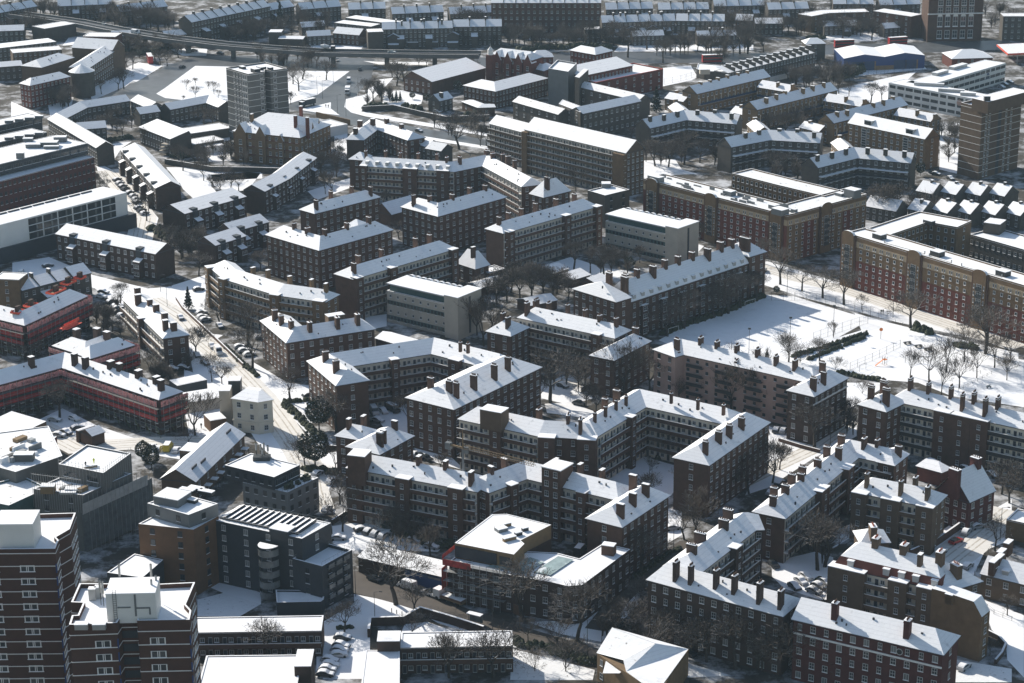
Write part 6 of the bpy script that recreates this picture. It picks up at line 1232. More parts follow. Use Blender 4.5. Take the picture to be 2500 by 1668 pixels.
for t, L in ((23, [(840, 1290), (1260, 1240), (1420, 1370), (2000, 1540), (1200, 1580)]), (23, [(40, 1300), (780, 1490), (760, 1580), (20, 1580)]), (0, [(100, 910), (390, 1040), (100, 1110)]), (0, [(420, 900), (660, 870), (640, 960), (450, 1040)]), (0, [(620, 330), (760, 320), (700, 400), (560, 410)]), (32, [(-100, 310), (300, 130), (960, -70), (1010, 20), (720, 340), (300, 340)]), (13, [(650, 1280), (1240, 1570), (620, 1570)]), (33, [(1700, 1390), (2240, 1480), (2240, 1600), (1700, 1600)]), (20, [(1500, 880), (1700, 1000), (1400, 1000)]), (30, [(1590, 1150), (1780, 1100), (1780, 1200), (1600, 1220)])): sheet('snow_field', t, L, 'snow_patchy' if t in (23, 33) else 'snow_ground', .0031)
sheet('snow_field', 3, [(1770, 860), (2000, 800), (2340, 900), (2150, 1010), (1770, 1010)], 'snow_patchy', .004)
sheet('snow_field', 3, [(1760, 700), (2000, 660), (2340, 800), (2340, 900), (2000, 800)], 'snow_ground', .0042)
def wall(name, label, cat, t, L, h, th, m, cap='snow', z0=0.0):
    P = [V2(at(t, X, Y)) for X, Y in L]; l, r = offset_line(P, th/2), offset_line(P, -th/2); b = MB(); n = len(P)
    b.prism(list(r)+list(reversed(l)), z0, h, 0)
    if cap:
        for i in range(n-1): b.face([(*r[i], h+.05), (*r[i+1], h+.05), (*l[i+1], h+.05), (*l[i], h+.05)], 1)
    o = b.build(name, [m, cap or m]); return tag(o, label, cat)
wall('brick_wall', 'long brown brick wall along the pavement below the walled garden', 'wall', 10, [(970, 1000), (1250, 985), (1500, 1045), (1720, 1090), (2110, 1075)], 2.4, .5, 'brick_grey')
wall('brick_wall', 'brick wall with an angled end beside the bottom street, left of the bus shelter', 'wall', 13, [(1030, 1200), (1045, 1095), (1340, 1085), (1490, 1000), (1750, 1075), (2060, 1175)], 2.2, .6, 'brick_dark')
wall('brick_wall', 'curved low brick garden wall beside the huge blank gable', 'wall', 33, [(2020, 1170), (2120, 1220), (2185, 1290), (2150, 1370), (2090, 1440)], 1.2, .5, 'brick_dark')
wall('brick_wall', 'dark long wall behind the Victorian school lawn', 'wall', 0, [(1480, 1470), (1900, 1540), (2300, 1545), (2700, 1560)], 2.2, .5, 'brick_grey')
wall('brick_wall', 'garden wall with snow cap along the street with the red car', 'wall', 33, [(1330, 480), (1560, 380), (1760, 240), (1840, 160)], 2.0, .5, 'brick_brown')
wall('brick_wall', 'low brick wall lining the snowy street above the parked pair of cars', 'wall', 1, [(1580, 1180), (1640, 1270), (1800, 1420), (1950, 1560), (2180, 1780)], 1.0, .4, 'brick_brown')
wall('brick_wall', 'low wall with snow cap closing the small yard of the gallery block', 'wall', 12, [(640, 1010), (755, 1015)], 1.0, .4, 'brick_brown')
wall('brick_wall', 'low wall around the dark pavilion of the pink block', 'wall', 32, [(150, 945), (330, 1000), (520, 1050)], 1.0, .4, 'brick_brown')
wall('brick_wall', 'dark garden wall in front of the dark solar block', 'wall', 13, [(700, 190), (820, 110), (1050, 160)], 1.4, .4, 'brick_dark')
wall('brick_wall', 'brick court wall between the court gallery block and its dark bushes', 'wall', 22, [(660, 510), (740, 465)], 1.6, .4, 'brick_dark')
def bumpy(name, label, cat, t, L, h, w, m='hedge', seed=1, kind=None):
    rnd = random.Random(seed); P = [V2(at(t, X, Y)) for X, Y in L]; b = MB()
    for i in range(len(P)-1):
        a, c = P[i], P[i+1]; n = max(1, int((c-a).length/(w*.5)))
        for k in range(n*3):
            p = a.lerp(c, rnd.random())+Vector((rnd.uniform(-w, w)*.35, rnd.uniform(-w, w)*.35)); r = w*rnd.uniform(.3, .55); hz = h*rnd.uniform(.55, 1.0); k0 = len(b.v); ns, nr = 6, 3
            for j in range(nr+1):
                ph = (j/nr)*1.35; zz = hz*(math.sin(ph)/math.sin(1.35)); rr = r*(math.cos(ph*.92))*rnd.uniform(.8, 1.2)
                for s_ in range(ns): th = 2*math.pi*s_/ns; q = rnd.uniform(.8, 1.2); b.v.append((p.x+rr*math.cos(th)*q, p.y+rr*math.sin(th)*q, zz*rnd.uniform(.9, 1.1)))
            for j in range(nr):
                for s_ in range(ns): b.f.append((k0+j*ns+s_, k0+j*ns+(s_+1) % ns, k0+(j+1)*ns+(s_+1) % ns, k0+(j+1)*ns+s_)); b.m.append(0)
            b.f.append(tuple(k0+nr*ns+s_ for s_ in range(ns))); b.m.append(0)
    return tag(b.build(name, [m]), label, cat, kind=kind)
for i, (lab, t, L, h, w) in enumerate([
    ('clipped dark hedge along the street in front of the cream pub', 12, [(270, 610), (430, 760), (620, 960)], 1.6, 2.0), ('dark hedge dividing the small front lawns left of the gallery block', 12, [(270, 600), (520, 580)], 1.3, 1.6),
    ('hedge beside the parked cars along the upper snowy street', 2, [(2010, 90), (2160, 235), (2310, 370)], 1.2, 1.4), ('thick dark hedge along the lower side of the ball court', 32, [(280, 190), (600, 100), (930, -10)], 1.5, 1.6),
    ('second thick hedge parallel to the one by the ball court', 32, [(420, 215), (640, 130), (920, 20)], 1.2, 1.4), ('long dark hedge between the playground and the pink block', 32, [(690, 330), (860, 370), (1090, 410)], 1.4, 2.0),
    ('planted terrace hedge with snow below the round evergreen', 12, [(440, 1200), (600, 1210), (750, 1240)], 1.6, 2.4), ('dark garden hedge inside the walled garden, below the bare trees', 10, [(960, 980), (1180, 970)], 3.2, 4.0),
    ('clipped hedge block with snowy top in the walled garden', 10, [(1340, 960), (1500, 990)], 2.6, 3.0), ('dark shrub bed along the foot of the mansard block', 21, [(1380, 1500), (1620, 1400), (1900, 1310), (2280, 1160)], 1.8, 2.2),
    ('snowy shrubs in front of the nearest gallery block', 13, [(1200, 200), (1420, 320), (1750, 380)], 1.6, 3.5), ('dark hedge running down beside the tall street lamp', 23, [(1560, 400), (1400, 470), (1120, 680)], 1.0, 1.6),
    ('hedge island with snow between the cars near the dark brown block', 33, [(500, 680), (620, 730)], 1.2, 2.5), ('dark bushes beside the wall behind the folded roof building', 23, [(60, 1250), (400, 1320), (780, 1440)], 2.0, 2.4),
    ('low hedge with two shrubs near the bottom left parked cars', 13, [(740, 1120), (880, 1115)], .8, 1.2), ('snow-dusted bushes below the hall beside the road', 31, [(1390, 1440), (1520, 1500)], 2.4, 3.5),
    ('bushes behind the railing near the round tree row in the playground', 32, [(1760, 90), (1950, 120)], 1.6, 3.5), ('dark bushes filling the court of the central gallery block', 22, [(1280, 1060), (1440, 1120)], 1.4, 2.5),
    ('dense shrubs below the brown stepped terrace corner', 1, [(1390, 560), (1550, 640), (1720, 720)], 2.8, 5.0), ('dark scrub along the lawn above the Victorian school wall', 0, [(1450, 1320), (1660, 1420)], 2.6, 5.0),
    ('dark planting in front of the long stained roof', 0, [(980, 1270), (1180, 1240)], 2.0, 3.0), ('ivy scrub bank beneath the flyover on the left', 0, [(1050, 470), (1300, 480), (1600, 420)], 3.0, 6.0),
    ('scrub strip along the far side of the dual carriageway', 20, [(100, 455), (600, 430), (940, 440)], 3.0, 5.0), ('dark evergreen scrub left of the white school field', 30, [(620, 720), (760, 680), (900, 640)], 4.0, 5.0),
    ('dark scrub along the railings of the top right park', 30, [(420, 340), (560, 345)], 2.0, 4.0), ('bush bank behind the big tree beside the road wall', 10, [(1900, 1060), (2100, 1010)], 3.0, 5.0)]):
    bumpy('hedge', lab, 'hedge', t, L, h, w, seed=i+1)
def fence(label, t, L, h=3.2, step=4.0, mesh=True, name='fence', group=None):
    P = [V2(at(t, X, Y)) for X, Y in L]; r = empty(name, (P[0].x, P[0].y, 0), label, 'fence', group)
    for i in range(len(P)-1):
        a, c = P[i], P[i+1]; n = max(1, round((c-a).length/step))
        for k in range(n+(i == len(P)-2)):
            p = a.lerp(c, k/n); b = MB(); b.tube((p.x, p.y, 0), (p.x, p.y, h), .06, .06, 0, 4); b.build('post', ['metal_dark'], r)
        b = MB()
        for zz in ([h-.05, h*.5, .15] if mesh else [h-.1, h*.45]): b.tube((*a, zz), (*c, zz), .025, .025)
        if mesh:
            for k in range(int((c-a).length/.9)): p = a.lerp(c, (k+.5)/int((c-a).length/.9)); b.tube((p.x, p.y, .1), (p.x, p.y, h), .012, .012)
        b.build('rails', ['metal_dark'], r)
fence('tall wire fence between the road and the ball court', 31, [(85, 1190), (400, 1190), (830, 1280), (1120, 1370)]); fence('tall wire fence on the court side of the clipped hedge', 31, [(460, 1560), (720, 1470), (950, 1395)])
fence('tall wire fence along the foot of the mansard block', 21, [(1150, 1540), (1570, 1420), (2300, 1165)]); fence('low railing along the road beside the playground', 31, [(1130, 1375), (1330, 1440), (1700, 1540), (2240, 1700)], 1.4, 3, False)
fence('wire fence along the near side of the small pitch', 32, [(790, 310), (990, 225), (1240, 105)], 2.6); fence('low railing crossing the snowy playground', 32, [(1590, 210), (1700, 260), (1960, 340)], 1.1, 3, False)
fence('low railing along the path at the playground corner', 32, [(1760, 500), (2060, 345)], 1.1, 3, False); fence('tall fence along the white school field', 30, [(690, 790), (1000, 720), (1380, 650)], 3.6, 5)
fence('tall fence between the blue warehouse and the school field', 30, [(810, 690), (1100, 660), (1440, 630)], 3.6, 5); fence('railing along the tracked lane beside the small grey houses', 33, [(1905, 640), (2000, 480), (2060, 400)], 1.2, 3, False)
fence('low railing by the blank gable garden', 33, [(1960, 890), (2080, 990), (2240, 1050)], 1.2, 3, False); fence('railing by the snowed school pitch', 20, [(1400, 760), (1550, 730), (1690, 690)], 3, 5)
# ================================================================ flyover
r = empty('flyover', (at(10, 1100, 490, 6.5).x, at(10, 1100, 490, 6.5).y, 0), 'long curved concrete road flyover on piers across the top left', 'flyover')
P = [V2(at(0, X, Y, 6.2)) for X, Y in ((-150, 90), (300, 150), (700, 205), (1000, 265), (1500, 345), (2000, 405), (2400, 438), (2900, 470), (3300, 478), (3700, 484), (4300, 490))]
W_ = 11; l, q = offset_line(P, W_/2), offset_line(P, -W_/2); b = MB()
for i in range(len(P)-1):
    b.face([(*q[i], 6.2), (*q[i+1], 6.2), (*l[i+1], 6.2), (*l[i], 6.2)], 1); b.face([(*l[i], 5.0), (*l[i+1], 5.0), (*q[i+1], 5.0), (*q[i], 5.0)], 0)
    b.face([(*q[i], 5.0), (*q[i+1], 5.0), (*q[i+1], 6.2), (*q[i], 6.2)], 0); b.face([(*l[i+1], 5.0), (*l[i], 5.0), (*l[i], 6.2), (*l[i+1], 6.2)], 0)
b.build('deck', ['concrete_dark', 'asphalt_wet'], r)
for o_ in (W_/2-.2, -W_/2+.2, 0):
    a, c = offset_line(P, o_+.18), offset_line(P, o_-.18); b = MB(); h = 7.2 if o_ else 6.7
    for i in range(len(P)-1):
        b.face([(*c[i], h), (*c[i+1], h), (*a[i+1], h), (*a[i], h)], 1); b.face([(*c[i], 5.9), (*c[i+1], 5.9), (*c[i+1], h), (*c[i], h)], 0); b.face([(*a[i+1], 6.21), (*a[i], 6.21), (*a[i], h), (*a[i+1], h)], 0)
    b.build('parapet', ['concrete_dark', 'coping' if o_ else 'concrete_dark'], r)
for t, X, Y in ((0, 1300, 330), (0, 1690, 385), (0, 2090, 425), (10, 240, 462), (10, 710, 482), (10, 1190, 487), (10, 1620, 490)):
    p = V2(at(t, X, Y, 5.5)); b = MB(); b.box(p, Vector((1, 0)), 2.4, 1.6, 0, 5.0, 0); b.box(p, Vector((1, 0)), 3.6, 8.0, 4.2, 4.99, 0); b.build('pier', ['concrete_dark'], r)
# ================================================================ trees
def grow(rnd, b, p, d, ln, r, lev, ml, kids, spread, upb, wob=.22, kink=2):
    q = p; r = max(r, .026)
    for k in range(kink):
        d = (d+Vector((rnd.gauss(0, wob), rnd.gauss(0, wob), rnd.gauss(0, wob*.6)+upb*.12))).normalized(); e = q+d*(ln/kink); r1 = r*(.86 if k < kink-1 else .74)
        b.tube(q, e, r, r1, 0 if lev < 3 else 1, 4 if lev < 2 else 3); q, r = e, r1
    if lev >= ml: return
    n = kids[min(lev, len(kids)-1)]
    for k in range(n):
        az = 2*math.pi*(k+rnd.random()*.7)/n; u = d.orthogonal().normalized(); w = d.cross(u); sp = spread*rnd.uniform(.6, 1.25)
        nd = (d*math.cos(sp)+(u*math.cos(az)+w*math.sin(az))*math.sin(sp)+Vector((0, 0, upb))).normalized()
        grow(rnd, b, q if rnd.random() < .75 else p.lerp(q, rnd.uniform(.5, .9)), nd, ln*rnd.uniform(.62, .84), r*rnd.uniform(.6, .75), lev+1, ml, kids, spread, upb, wob, 2 if lev < 3 else 1)
TREE = {}
def proto(kind, seed):
    rnd = random.Random(seed*13+len(kind)); tr, cr = MB(), MB(); H = 10.0
    if kind == 'plane': th, tr_, kw = 3.0, .26, dict(ln=2.3, ml=6, kids=[4, 3, 3, 3, 3, 2], spread=.62, upb=.16)
    elif kind == 'tall': th, tr_, kw = 2.2, .18, dict(ln=2.3, ml=6, kids=[4, 3, 3, 3, 2, 2], spread=.38, upb=.30)
    elif kind == 'park': th, tr_, kw = 2.6, .15, dict(ln=2.2, ml=5, kids=[5, 4, 3, 3, 2], spread=.52, upb=.22)
    elif kind == 'round': th, tr_, kw = 2.4, .2, dict(ln=1.9, ml=6, kids=[6, 4, 3, 3, 2, 2], spread=.6, upb=.2)
    else: th, tr_, kw = .5, .12, dict(ln=2.4, ml=5, kids=[6, 4, 3, 3, 2], spread=.6, upb=.15)
    p = Vector((0, 0, -.3)); d = Vector((rnd.gauss(0, .05), rnd.gauss(0, .05), 1)).normalized(); n = 3; r = tr_*1.2
    for k in range(n):
        q = p+d*((th+.3)/n); tr.tube(p, q, r, r*.9, 0, 6); p, r = q, r*.9; d = (d+Vector((rnd.gauss(0, .06), rnd.gauss(0, .06), 0))).normalized()
    ln = kw.pop('ln'); n = kw['kids'][0]
    for k in range(n):
        az = 2*math.pi*(k+rnd.random()*.6)/n; s = kw['spread']*rnd.uniform(.5, 1.1); nd = Vector((math.cos(az)*math.sin(s), math.sin(az)*math.sin(s), math.cos(s)))
        grow(rnd, cr, p, nd, ln*rnd.uniform(.85, 1.1), r*.62, 1, **kw)
    grow(rnd, cr, p, Vector((0, 0, 1)), ln, r*.7, 1, **kw)
    zm = max(v[2] for v in cr.v); s = H/zm
    for m in (tr, cr): m.v = [(x*s, y*s, z*s) for x, y, z in m.v]
    return tr.mesh('trunk', ['bark']), cr.mesh('crown', ['bark', 'twigs'])
for kd in ('plane', 'tall', 'park', 'round', 'shrub'): TREE[kd] = [proto(kd, s) for s in range(4)]
def leafy(kind, seed):
    rnd = random.Random(seed); tr, cr = MB(), MB(); tr.tube((0, 0, -.2), (0, 0, 4), .22, .12, 0, 6)
    for i in range(2600):
        if kind == 'ever':
            th, u, rr = rnd.uniform(0, 6.283), rnd.uniform(-1, 1), rnd.uniform(.55, 1)**.4; c = Vector((math.cos(th)*math.sqrt(1-u*u)*3.7*rr, math.sin(th)*math.sqrt(1-u*u)*3.7*rr, 6.2+u*3.8*rr)); c *= 1+.08*math.sin(3*th+2*u)
        else:
            z = rnd.random()**.8; rr = (1-z)*2.6*(rnd.random()**.4)*(.7+.3*math.sin(z*40)); th = rnd.uniform(0, 6.283); c = Vector((math.cos(th)*rr, math.sin(th)*rr, .8+z*9.2))
        s = rnd.uniform(.18, .42); a = Vector((rnd.gauss(0, 1), rnd.gauss(0, 1), rnd.gauss(0, .6))).normalized(); u_ = a.orthogonal().normalized(); w_ = a.cross(u_)
        cr.face([c+u_*s, c+w_*s*.6, c-u_*s, c-w_*s*.6], 0 if rnd.random() > .06 else 1)
    return tr.mesh('trunk', ['bark']), cr.mesh('crown', ['leaf_dark', 'snow'])
for kd in ('ever', 'fir'): TREE[kd] = [leafy(kd, s) for s in range(2)]
ORD = ['leftmost', 'second from left', 'third from left', 'fourth from left', 'fifth from left', 'sixth from left', 'seventh from left', 'eighth from left', 'ninth from left', 'tenth from left', 'eleventh from left', 'twelfth from left', 'thirteenth from left', 'fourteenth from left']
NAMES = {'plane': ('bare_tree', 'spreading bare tree', 'tree'), 'tall': ('bare_tree', 'upright bare tree', 'tree'), 'park': ('bare_tree', 'slender bare young tree', 'tree'), 'round': ('bare_tree', 'round-crowned bare tree', 'tree'), 'shrub': ('bare_shrub', 'bare twiggy shrub', 'shrub'), 'ever': ('evergreen_tree', 'round dark evergreen tree', 'tree'), 'fir': ('fir_tree', 'dark pointed fir', 'tree')}
trnd = random.Random(5)
def cluster(place, L):
    L = sorted(L, key=lambda e: px(e[0], e[1], e[2])[0]); cnt = {}
    for e in L: cnt[e[4]] = cnt.get(e[4], 0)+1
    seen = {}
    for t, X, Y, h, kd in L:
        nm, ad, cat = NAMES[kd]; i = seen.get(kd, 0); seen[kd] = i+1; n = cnt[kd]
        lab = ad+' '+place if n == 1 else ('rightmost ' if i == n-1 else ORD[i]+' ')+ad+' '+place
        p = at(t, X, Y); o = empty(nm, (p.x, p.y, 0), lab, cat, 'bare winter trees' if nm == 'bare_tree' else None)
        s = h/10*1.12; wf = trnd.uniform(1.0, 1.3); o.scale = (s*wf, s*wf, s); o.rotation_euler = (0, 0, trnd.uniform(0, 6.283)); tm, cm = trnd.choice(TREE[kd])
        for n_, me in (('trunk', tm), ('crown', cm)): c = bpy.data.objects.new(n_, me); COL.objects.link(c); c.parent = o
P_, T_, K_, O_, S_, E_v, F_ = 'plane', 'tall', 'park', 'round', 'shrub', 'ever', 'fir'
CL = [
 ('along the bottom street by the shop row', [(13, 1275, 905, 16, P_), (13, 1440, 1010, 8, P_), (13, 795, 250, 11, T_), (13, 1240, 330, 9, O_), (13, 1580, 480, 8, O_)]),
 ('before the low blocks at the bottom', [(13, 810, 1150, 7, O_), (13, 130, 1390, 9, P_), (13, 1750, 1560, 10.5, O_), (13, 2150, 1560, 11.5, O_), (13, 1420, 1160, 5, S_)]),
 ('on the pavement below the corner building', [(23, 130, 1050, 14, P_), (23, 620, 1230, 14, P_), (23, 440, 1290, 7, T_), (23, 180, 1245, 6, K_), (23, 520, 1500, 8, S_), (23, 240, 1500, 5, S_)]),
 ('beside the corner building facing the dark brown block', [(23, 1110, 1150, 7.5, S_), (23, 1000, 1110, 7, S_), (23, 920, 1080, 6, S_), (23, 1200, 900, 6, S_), (23, 1190, 630, 12, P_)]),
 ('in front of the dark brown street block', [(23, 1420, 1320, 10, O_), (23, 2040, 1480, 13, P_), (23, 1780, 1420, 10, O_), (23, 2280, 1500, 10, O_)]),
 ('before the red brick block at the bottom edge', [(33, 300, 1520, 13, P_), (33, 660, 1540, 11, O_), (33, 120, 1500, 11, P_)]),
 ('in the yard between the tan block and the stepping block', [(33, 500, 595, 14, P_), (33, 565, 565, 12, P_), (33, 350, 440, 8, T_), (33, 250, 420, 7, T_), (33, 550, 870, 4, S_)]),
 ('at the lane with the red car', [(33, 2090, 420, 8, P_), (33, 2200, 1000, 5, O_), (33, 2045, 1360, 4, K_), (32, 2220, 1500, 9, O_), (32, 2150, 1420, 9, O_)]),
 ('behind the dark brown street block', [(23, 1690, 330, 13, T_), (23, 1580, 320, 8, P_), (22, 2160, 1415, 11, T_), (22, 1980, 1440, 8, O_), (22, 1620, 1440, 9, O_), (22, 1250, 1500, 8, O_)]),
 ('in the lane by the pavilion wing', [(22, 380, 600, 15, P_), (22, 290, 610, 9, T_), (22, 1040, 540, 17, T_), (22, 1270, 500, 13, T_), (22, 700, 640, 8, O_), (22, 790, 690, 7, O_), (22, 900, 500, 13, P_), (22, 100, 560, 9, O_), (22, 210, 620, 10, T_)]),
 ('before the pink block', [(22, 2000, 690, 15, T_), (22, 2180, 700, 15, T_), (22, 1540, 520, 11, T_), (22, 1390, 520, 12, P_), (22, 2090, 640, 13, T_), (22, 2300, 700, 11, P_), (22, 1660, 560, 8, O_)]),
 ('inside the snowy court of the central block', [(22, 1480, 1120, 9, P_), (22, 1270, 1260, 5, K_)]),
 ('around the dark pavilion of the pink block', [(32, 470, 1025, 13, P_), (32, 755, 830, 9, P_), (32, 95, 1320, 12, T_), (32, 40, 1230, 8, P_), (32, 160, 1200, 7, O_)]),
 ('in the snowy park by the playground', [(32, 1500, 400, 10, K_), (32, 1655, 322, 10.5, K_), (32, 1770, 470, 10, K_), (32, 1925, 378, 10, K_), (32, 1815, 227, 10, K_), (32, 2085, 287, 10, K_), (32, 1610, 528, 9, K_), (32, 2195, 398, 8, K_), (32, 2225, 235, 9, K_), (32, 1330, 360, 8, K_), (32, 2005, 160, 14, P_), (32, 2215, 330, 4, S_)]),
 ('along the hedge of the ball court', [(32, 240, 235, 9, O_), (32, 520, 255, 8, P_), (32, 660, 300, 4, S_), (32, 900, 520, 4, S_), (31, 640, 1520, 5, T_), (32, 45, 200, 3, F_), (32, 340, 240, 6, S_)]),
 ('along the snowy road beside the halls', [(31, 165, 1045, 12, P_), (31, 360, 1105, 9, P_), (31, 545, 1168, 10, P_), (31, 735, 1228, 12, P_), (31, 1330, 1437, 12, P_), (31, 2020, 1568, 12, P_), (31, 895, 1272, 5, K_), (31, 130, 1130, 2.5, E_v)]),
 ('below the small sunlit houses', [(31, 1050, 450, 13, O_), (31, 1180, 450, 13, O_), (31, 1380, 420, 9, O_), (31, 1620, 440, 8, O_), (31, 20, 860, 9, P_), (31, 1850, 480, 7, O_)]),
 ('in the garden between the two pale offices', [(21, 590, 925, 11, P_), (21, 740, 945, 9, P_), (21, 860, 970, 11, P_), (21, 925, 985, 10, P_), (21, 1090, 910, 4, E_v), (21, 1180, 850, 6, O_), (21, 990, 870, 6, S_)]),
 ('massed beside the snow-roofed nursery huts', [(21, 110, 1190, 11, O_), (21, 210, 1190, 12, O_), (21, 320, 1160, 11, O_), (21, 440, 1130, 9, O_), (21, 30, 1120, 11, O_), (21, 540, 1190, 8, O_)]),
 ('against the mansard block by the court', [(21, 1430, 1510, 11, P_), (21, 1580, 1440, 13, P_), (21, 1845, 1345, 11, P_), (21, 1915, 1330, 10, P_), (21, 1975, 1305, 13, P_), (21, 2085, 1255, 12, P_), (21, 2230, 1190, 10, P_), (21, 1160, 1430, 9, P_)]),
 ('between the slab block and the courtyard hall', [(21, 610, 215, 10, T_), (21, 1270, 420, 9, O_), (21, 1510, 560, 9, P_), (21, 1720, 660, 7, O_), (21, 1370, 480, 7, O_)]),
 ('around the middle brick blocks', [(11, 700, 245, 10, T_), (11, 640, 235, 9, T_), (11, 1160, 340, 6, O_), (11, 1300, 640, 7, O_), (11, 240, 960, 10, P_), (11, 1750, 1170, 6, O_), (11, 1880, 1165, 6, O_), (11, 1550, 640, 9, O_), (11, 1660, 620, 8, O_), (11, 60, 920, 7, O_)]),
 ('beside the nearer pale office', [(11, 2060, 1600, 15, T_), (11, 2130, 1480, 12, T_), (11, 2180, 1230, 10, O_), (11, 2270, 1200, 9, O_), (11, 2000, 1500, 9, O_)]),
 ('by the brown stepped terraces', [(1, 1315, 475, 10, T_), (1, 1785, 972, 9, P_), (1, 1450, 660, 6, P_), (1, 1560, 690, 7, P_), (1, 1640, 800, 9, O_), (1, 1720, 760, 9, O_), (1, 1560, 780, 8, O_), (1, 1680, 560, 6, O_), (1, 1850, 850, 8, P_)]),
 ('on the bright lawn above the terraces', [(1, 2070, 190, 7, O_), (1, 2140, 205, 7, O_), (1, 1975, 225, 6, O_), (1, 1825, 115, 8, T_), (1, 1900, 175, 5, O_), (1, 900, 195, 7, K_), (1, 950, 225, 6, K_), (1, 2010, 120, 6, S_)]),
 ('around the scaffolded blocks on the left', [(1, 1080, 1238, 8, P_), (1, 930, 1460, 9, T_), (1, 1010, 1470, 8, T_), (2, 1390, 445, 6, T_), (2, 1470, 455, 7, T_), (2, 1750, 892, 12, T_), (2, 535, 735, 11, P_), (2, 1350, 320, 7, S_), (1, 1080, 1500, 6, S_), (2, 290, 200, 8, S_)]),
 ('along the snowy street beside the pub', [(1, 1970, 1400, 9, P_), (1, 2220, 1600, 14, P_), (2, 2265, 290, 13, P_), (2, 1900, 412, 9, K_), (2, 1755, 180, 9, O_), (2, 1990, 430, 6, O_), (1, 1690, 1265, 7, F_), (2, 1690, 960, 4, S_), (2, 1360, 1200, 6, E_v), (2, 1290, 1120, 5, E_v)]),
 ('around the nearest gallery blocks', [(12, 325, 602, 10.5, P_), (12, 740, 865, 12, P_), (12, 585, 842, 8.5, E_v), (12, 550, 1178, 9, E_v), (12, 460, 1185, 9, T_), (12, 735, 1215, 8, T_), (12, 1680, 1205, 5, O_), (12, 770, 1510, 9, T_), (12, 1380, 815, 10, K_), (12, 400, 1110, 5, S_)]),
 ('behind the slab block and the bent brown blocks', [(20, 1580, 1478, 14, P_), (20, 1440, 1500, 11, O_), (20, 1320, 1490, 11, O_), (20, 1720, 1460, 10, O_), (20, 1850, 1480, 8, O_), (20, 1330, 1010, 11, F_), (20, 110, 890, 9, F_), (20, 1110, 1245, 5, P_), (20, 430, 860, 7, O_), (20, 360, 860, 7, O_)]),
 ('lining the dual carriageway, top centre', [(20, 1075, 515, 15, P_), (20, 1245, 445, 15, P_), (20, 1390, 565, 12, P_), (20, 1500, 470, 10, O_), (20, 1700, 460, 9, O_), (20, 1820, 470, 9, O_), (20, 2080, 485, 15, P_), (20, 2150, 485, 13, P_), (20, 1920, 605, 10, O_), (20, 950, 410, 13, P_), (20, 2290, 470, 10, O_)]),
 ('before the huge mansion block', [(20, 370, 452, 9, O_), (20, 430, 450, 9, O_), (20, 500, 430, 10, O_), (20, 300, 440, 10, O_), (20, 220, 420, 11, O_), (20, 700, 400, 13, O_), (20, 590, 420, 9, O_), (20, 850, 420, 10, O_), (20, 100, 400, 11, O_), (20, 10, 380, 10, O_)]),
 ('by the road wall and walled garden', [(10, 1840, 1340, 15, P_), (10, 2030, 1310, 9, T_), (10, 2085, 1310, 9, T_), (10, 1020, 905, 10, P_), (10, 1070, 910, 11, O_), (10, 1140, 930, 9, O_), (10, 1280, 770, 11, O_), (10, 1340, 730, 9, O_), (10, 1240, 690, 8, O_), (10, 1550, 925, 4, E_v), (10, 1420, 890, 3, E_v), (10, 1243, 917, 4, F_), (10, 1277, 917, 5, F_), (10, 1312, 912, 4.5, F_)]),
 ('on the traffic island right of the dark tower', [(10, 650, 718, 10, P_), (10, 350, 755, 9, P_), (10, 402, 818, 10, P_), (10, 437, 712, 11, P_), (10, 330, 935, 6, O_), (10, 480, 600, 8, O_), (10, 560, 590, 8, O_)]),
 ('before the brick sports hall', [(10, 1700, 745, 8, O_), (10, 1970, 650, 7, O_), (10, 1550, 600, 6, O_), (10, 1480, 600, 6, O_), (10, 1780, 800, 5, O_), (10, 1830, 830, 5, E_v)]),
 ('beside the Victorian school end', [(10, 720, 1400, 8, P_), (10, 760, 1450, 7, O_), (10, 600, 1580, 10, O_), (10, 740, 1590, 10, O_), (0, 2060, 1400, 6, E_v)]),
 ('in the gardens behind the flyover', [(10, 240, 250, 13, F_), (10, 30, 200, 10, O_), (10, 100, 310, 9, O_), (10, 400, 270, 9, O_), (10, 470, 260, 9, O_), (10, 560, 310, 8, O_), (10, 610, 330, 8, O_), (10, 1880, 260, 12, O_), (10, 2000, 300, 13, O_), (10, 2250, 260, 11, O_), (10, 1150, 400, 6, S_), (10, 950, 420, 5, S_)]),
 ('beside the red bus under the flyover', [(0, 1190, 618, 9, P_), (0, 1140, 605, 8, P_), (0, 1390, 545, 10, P_), (0, 1440, 585, 8, O_), (0, 1500, 590, 8, O_), (0, 1250, 520, 8, O_), (0, 1330, 510, 8, O_), (0, 1600, 520, 8, O_)]),
 ('along the rambling brick building', [(0, 1110, 795, 10, O_), (0, 1060, 810, 9, O_), (0, 910, 845, 7, P_), (0, 540, 910, 10, O_), (0, 470, 950, 9, O_), (0, 610, 930, 9, O_), (0, 230, 312, 9, T_), (0, 290, 305, 9, T_), (0, 345, 303, 9, T_), (0, 390, 300, 9, T_)]),
 ('newly planted on the bright traffic island', [(0, 1670, 805, 5, K_), (0, 1755, 770, 4, K_), (0, 1870, 800, 4, K_), (0, 1920, 845, 6, K_), (0, 1750, 885, 6, K_), (0, 1960, 880, 4, K_), (0, 1640, 895, 2, S_)]),
 ('in the courtyards around the lone hall', [(0, 1100, 1210, 7, O_), (0, 1050, 1200, 7, O_), (0, 1640, 1530, 10, T_), (0, 1820, 1545, 9, T_), (0, 1900, 1145, 9, P_), (0, 1830, 1140, 9, P_), (0, 1300, 1310, 8, T_), (0, 1600, 1440, 7, O_), (0, 1750, 1480, 7, O_), (0, 1180, 1150, 6, O_), (0, 1000, 1080, 6, O_)]),
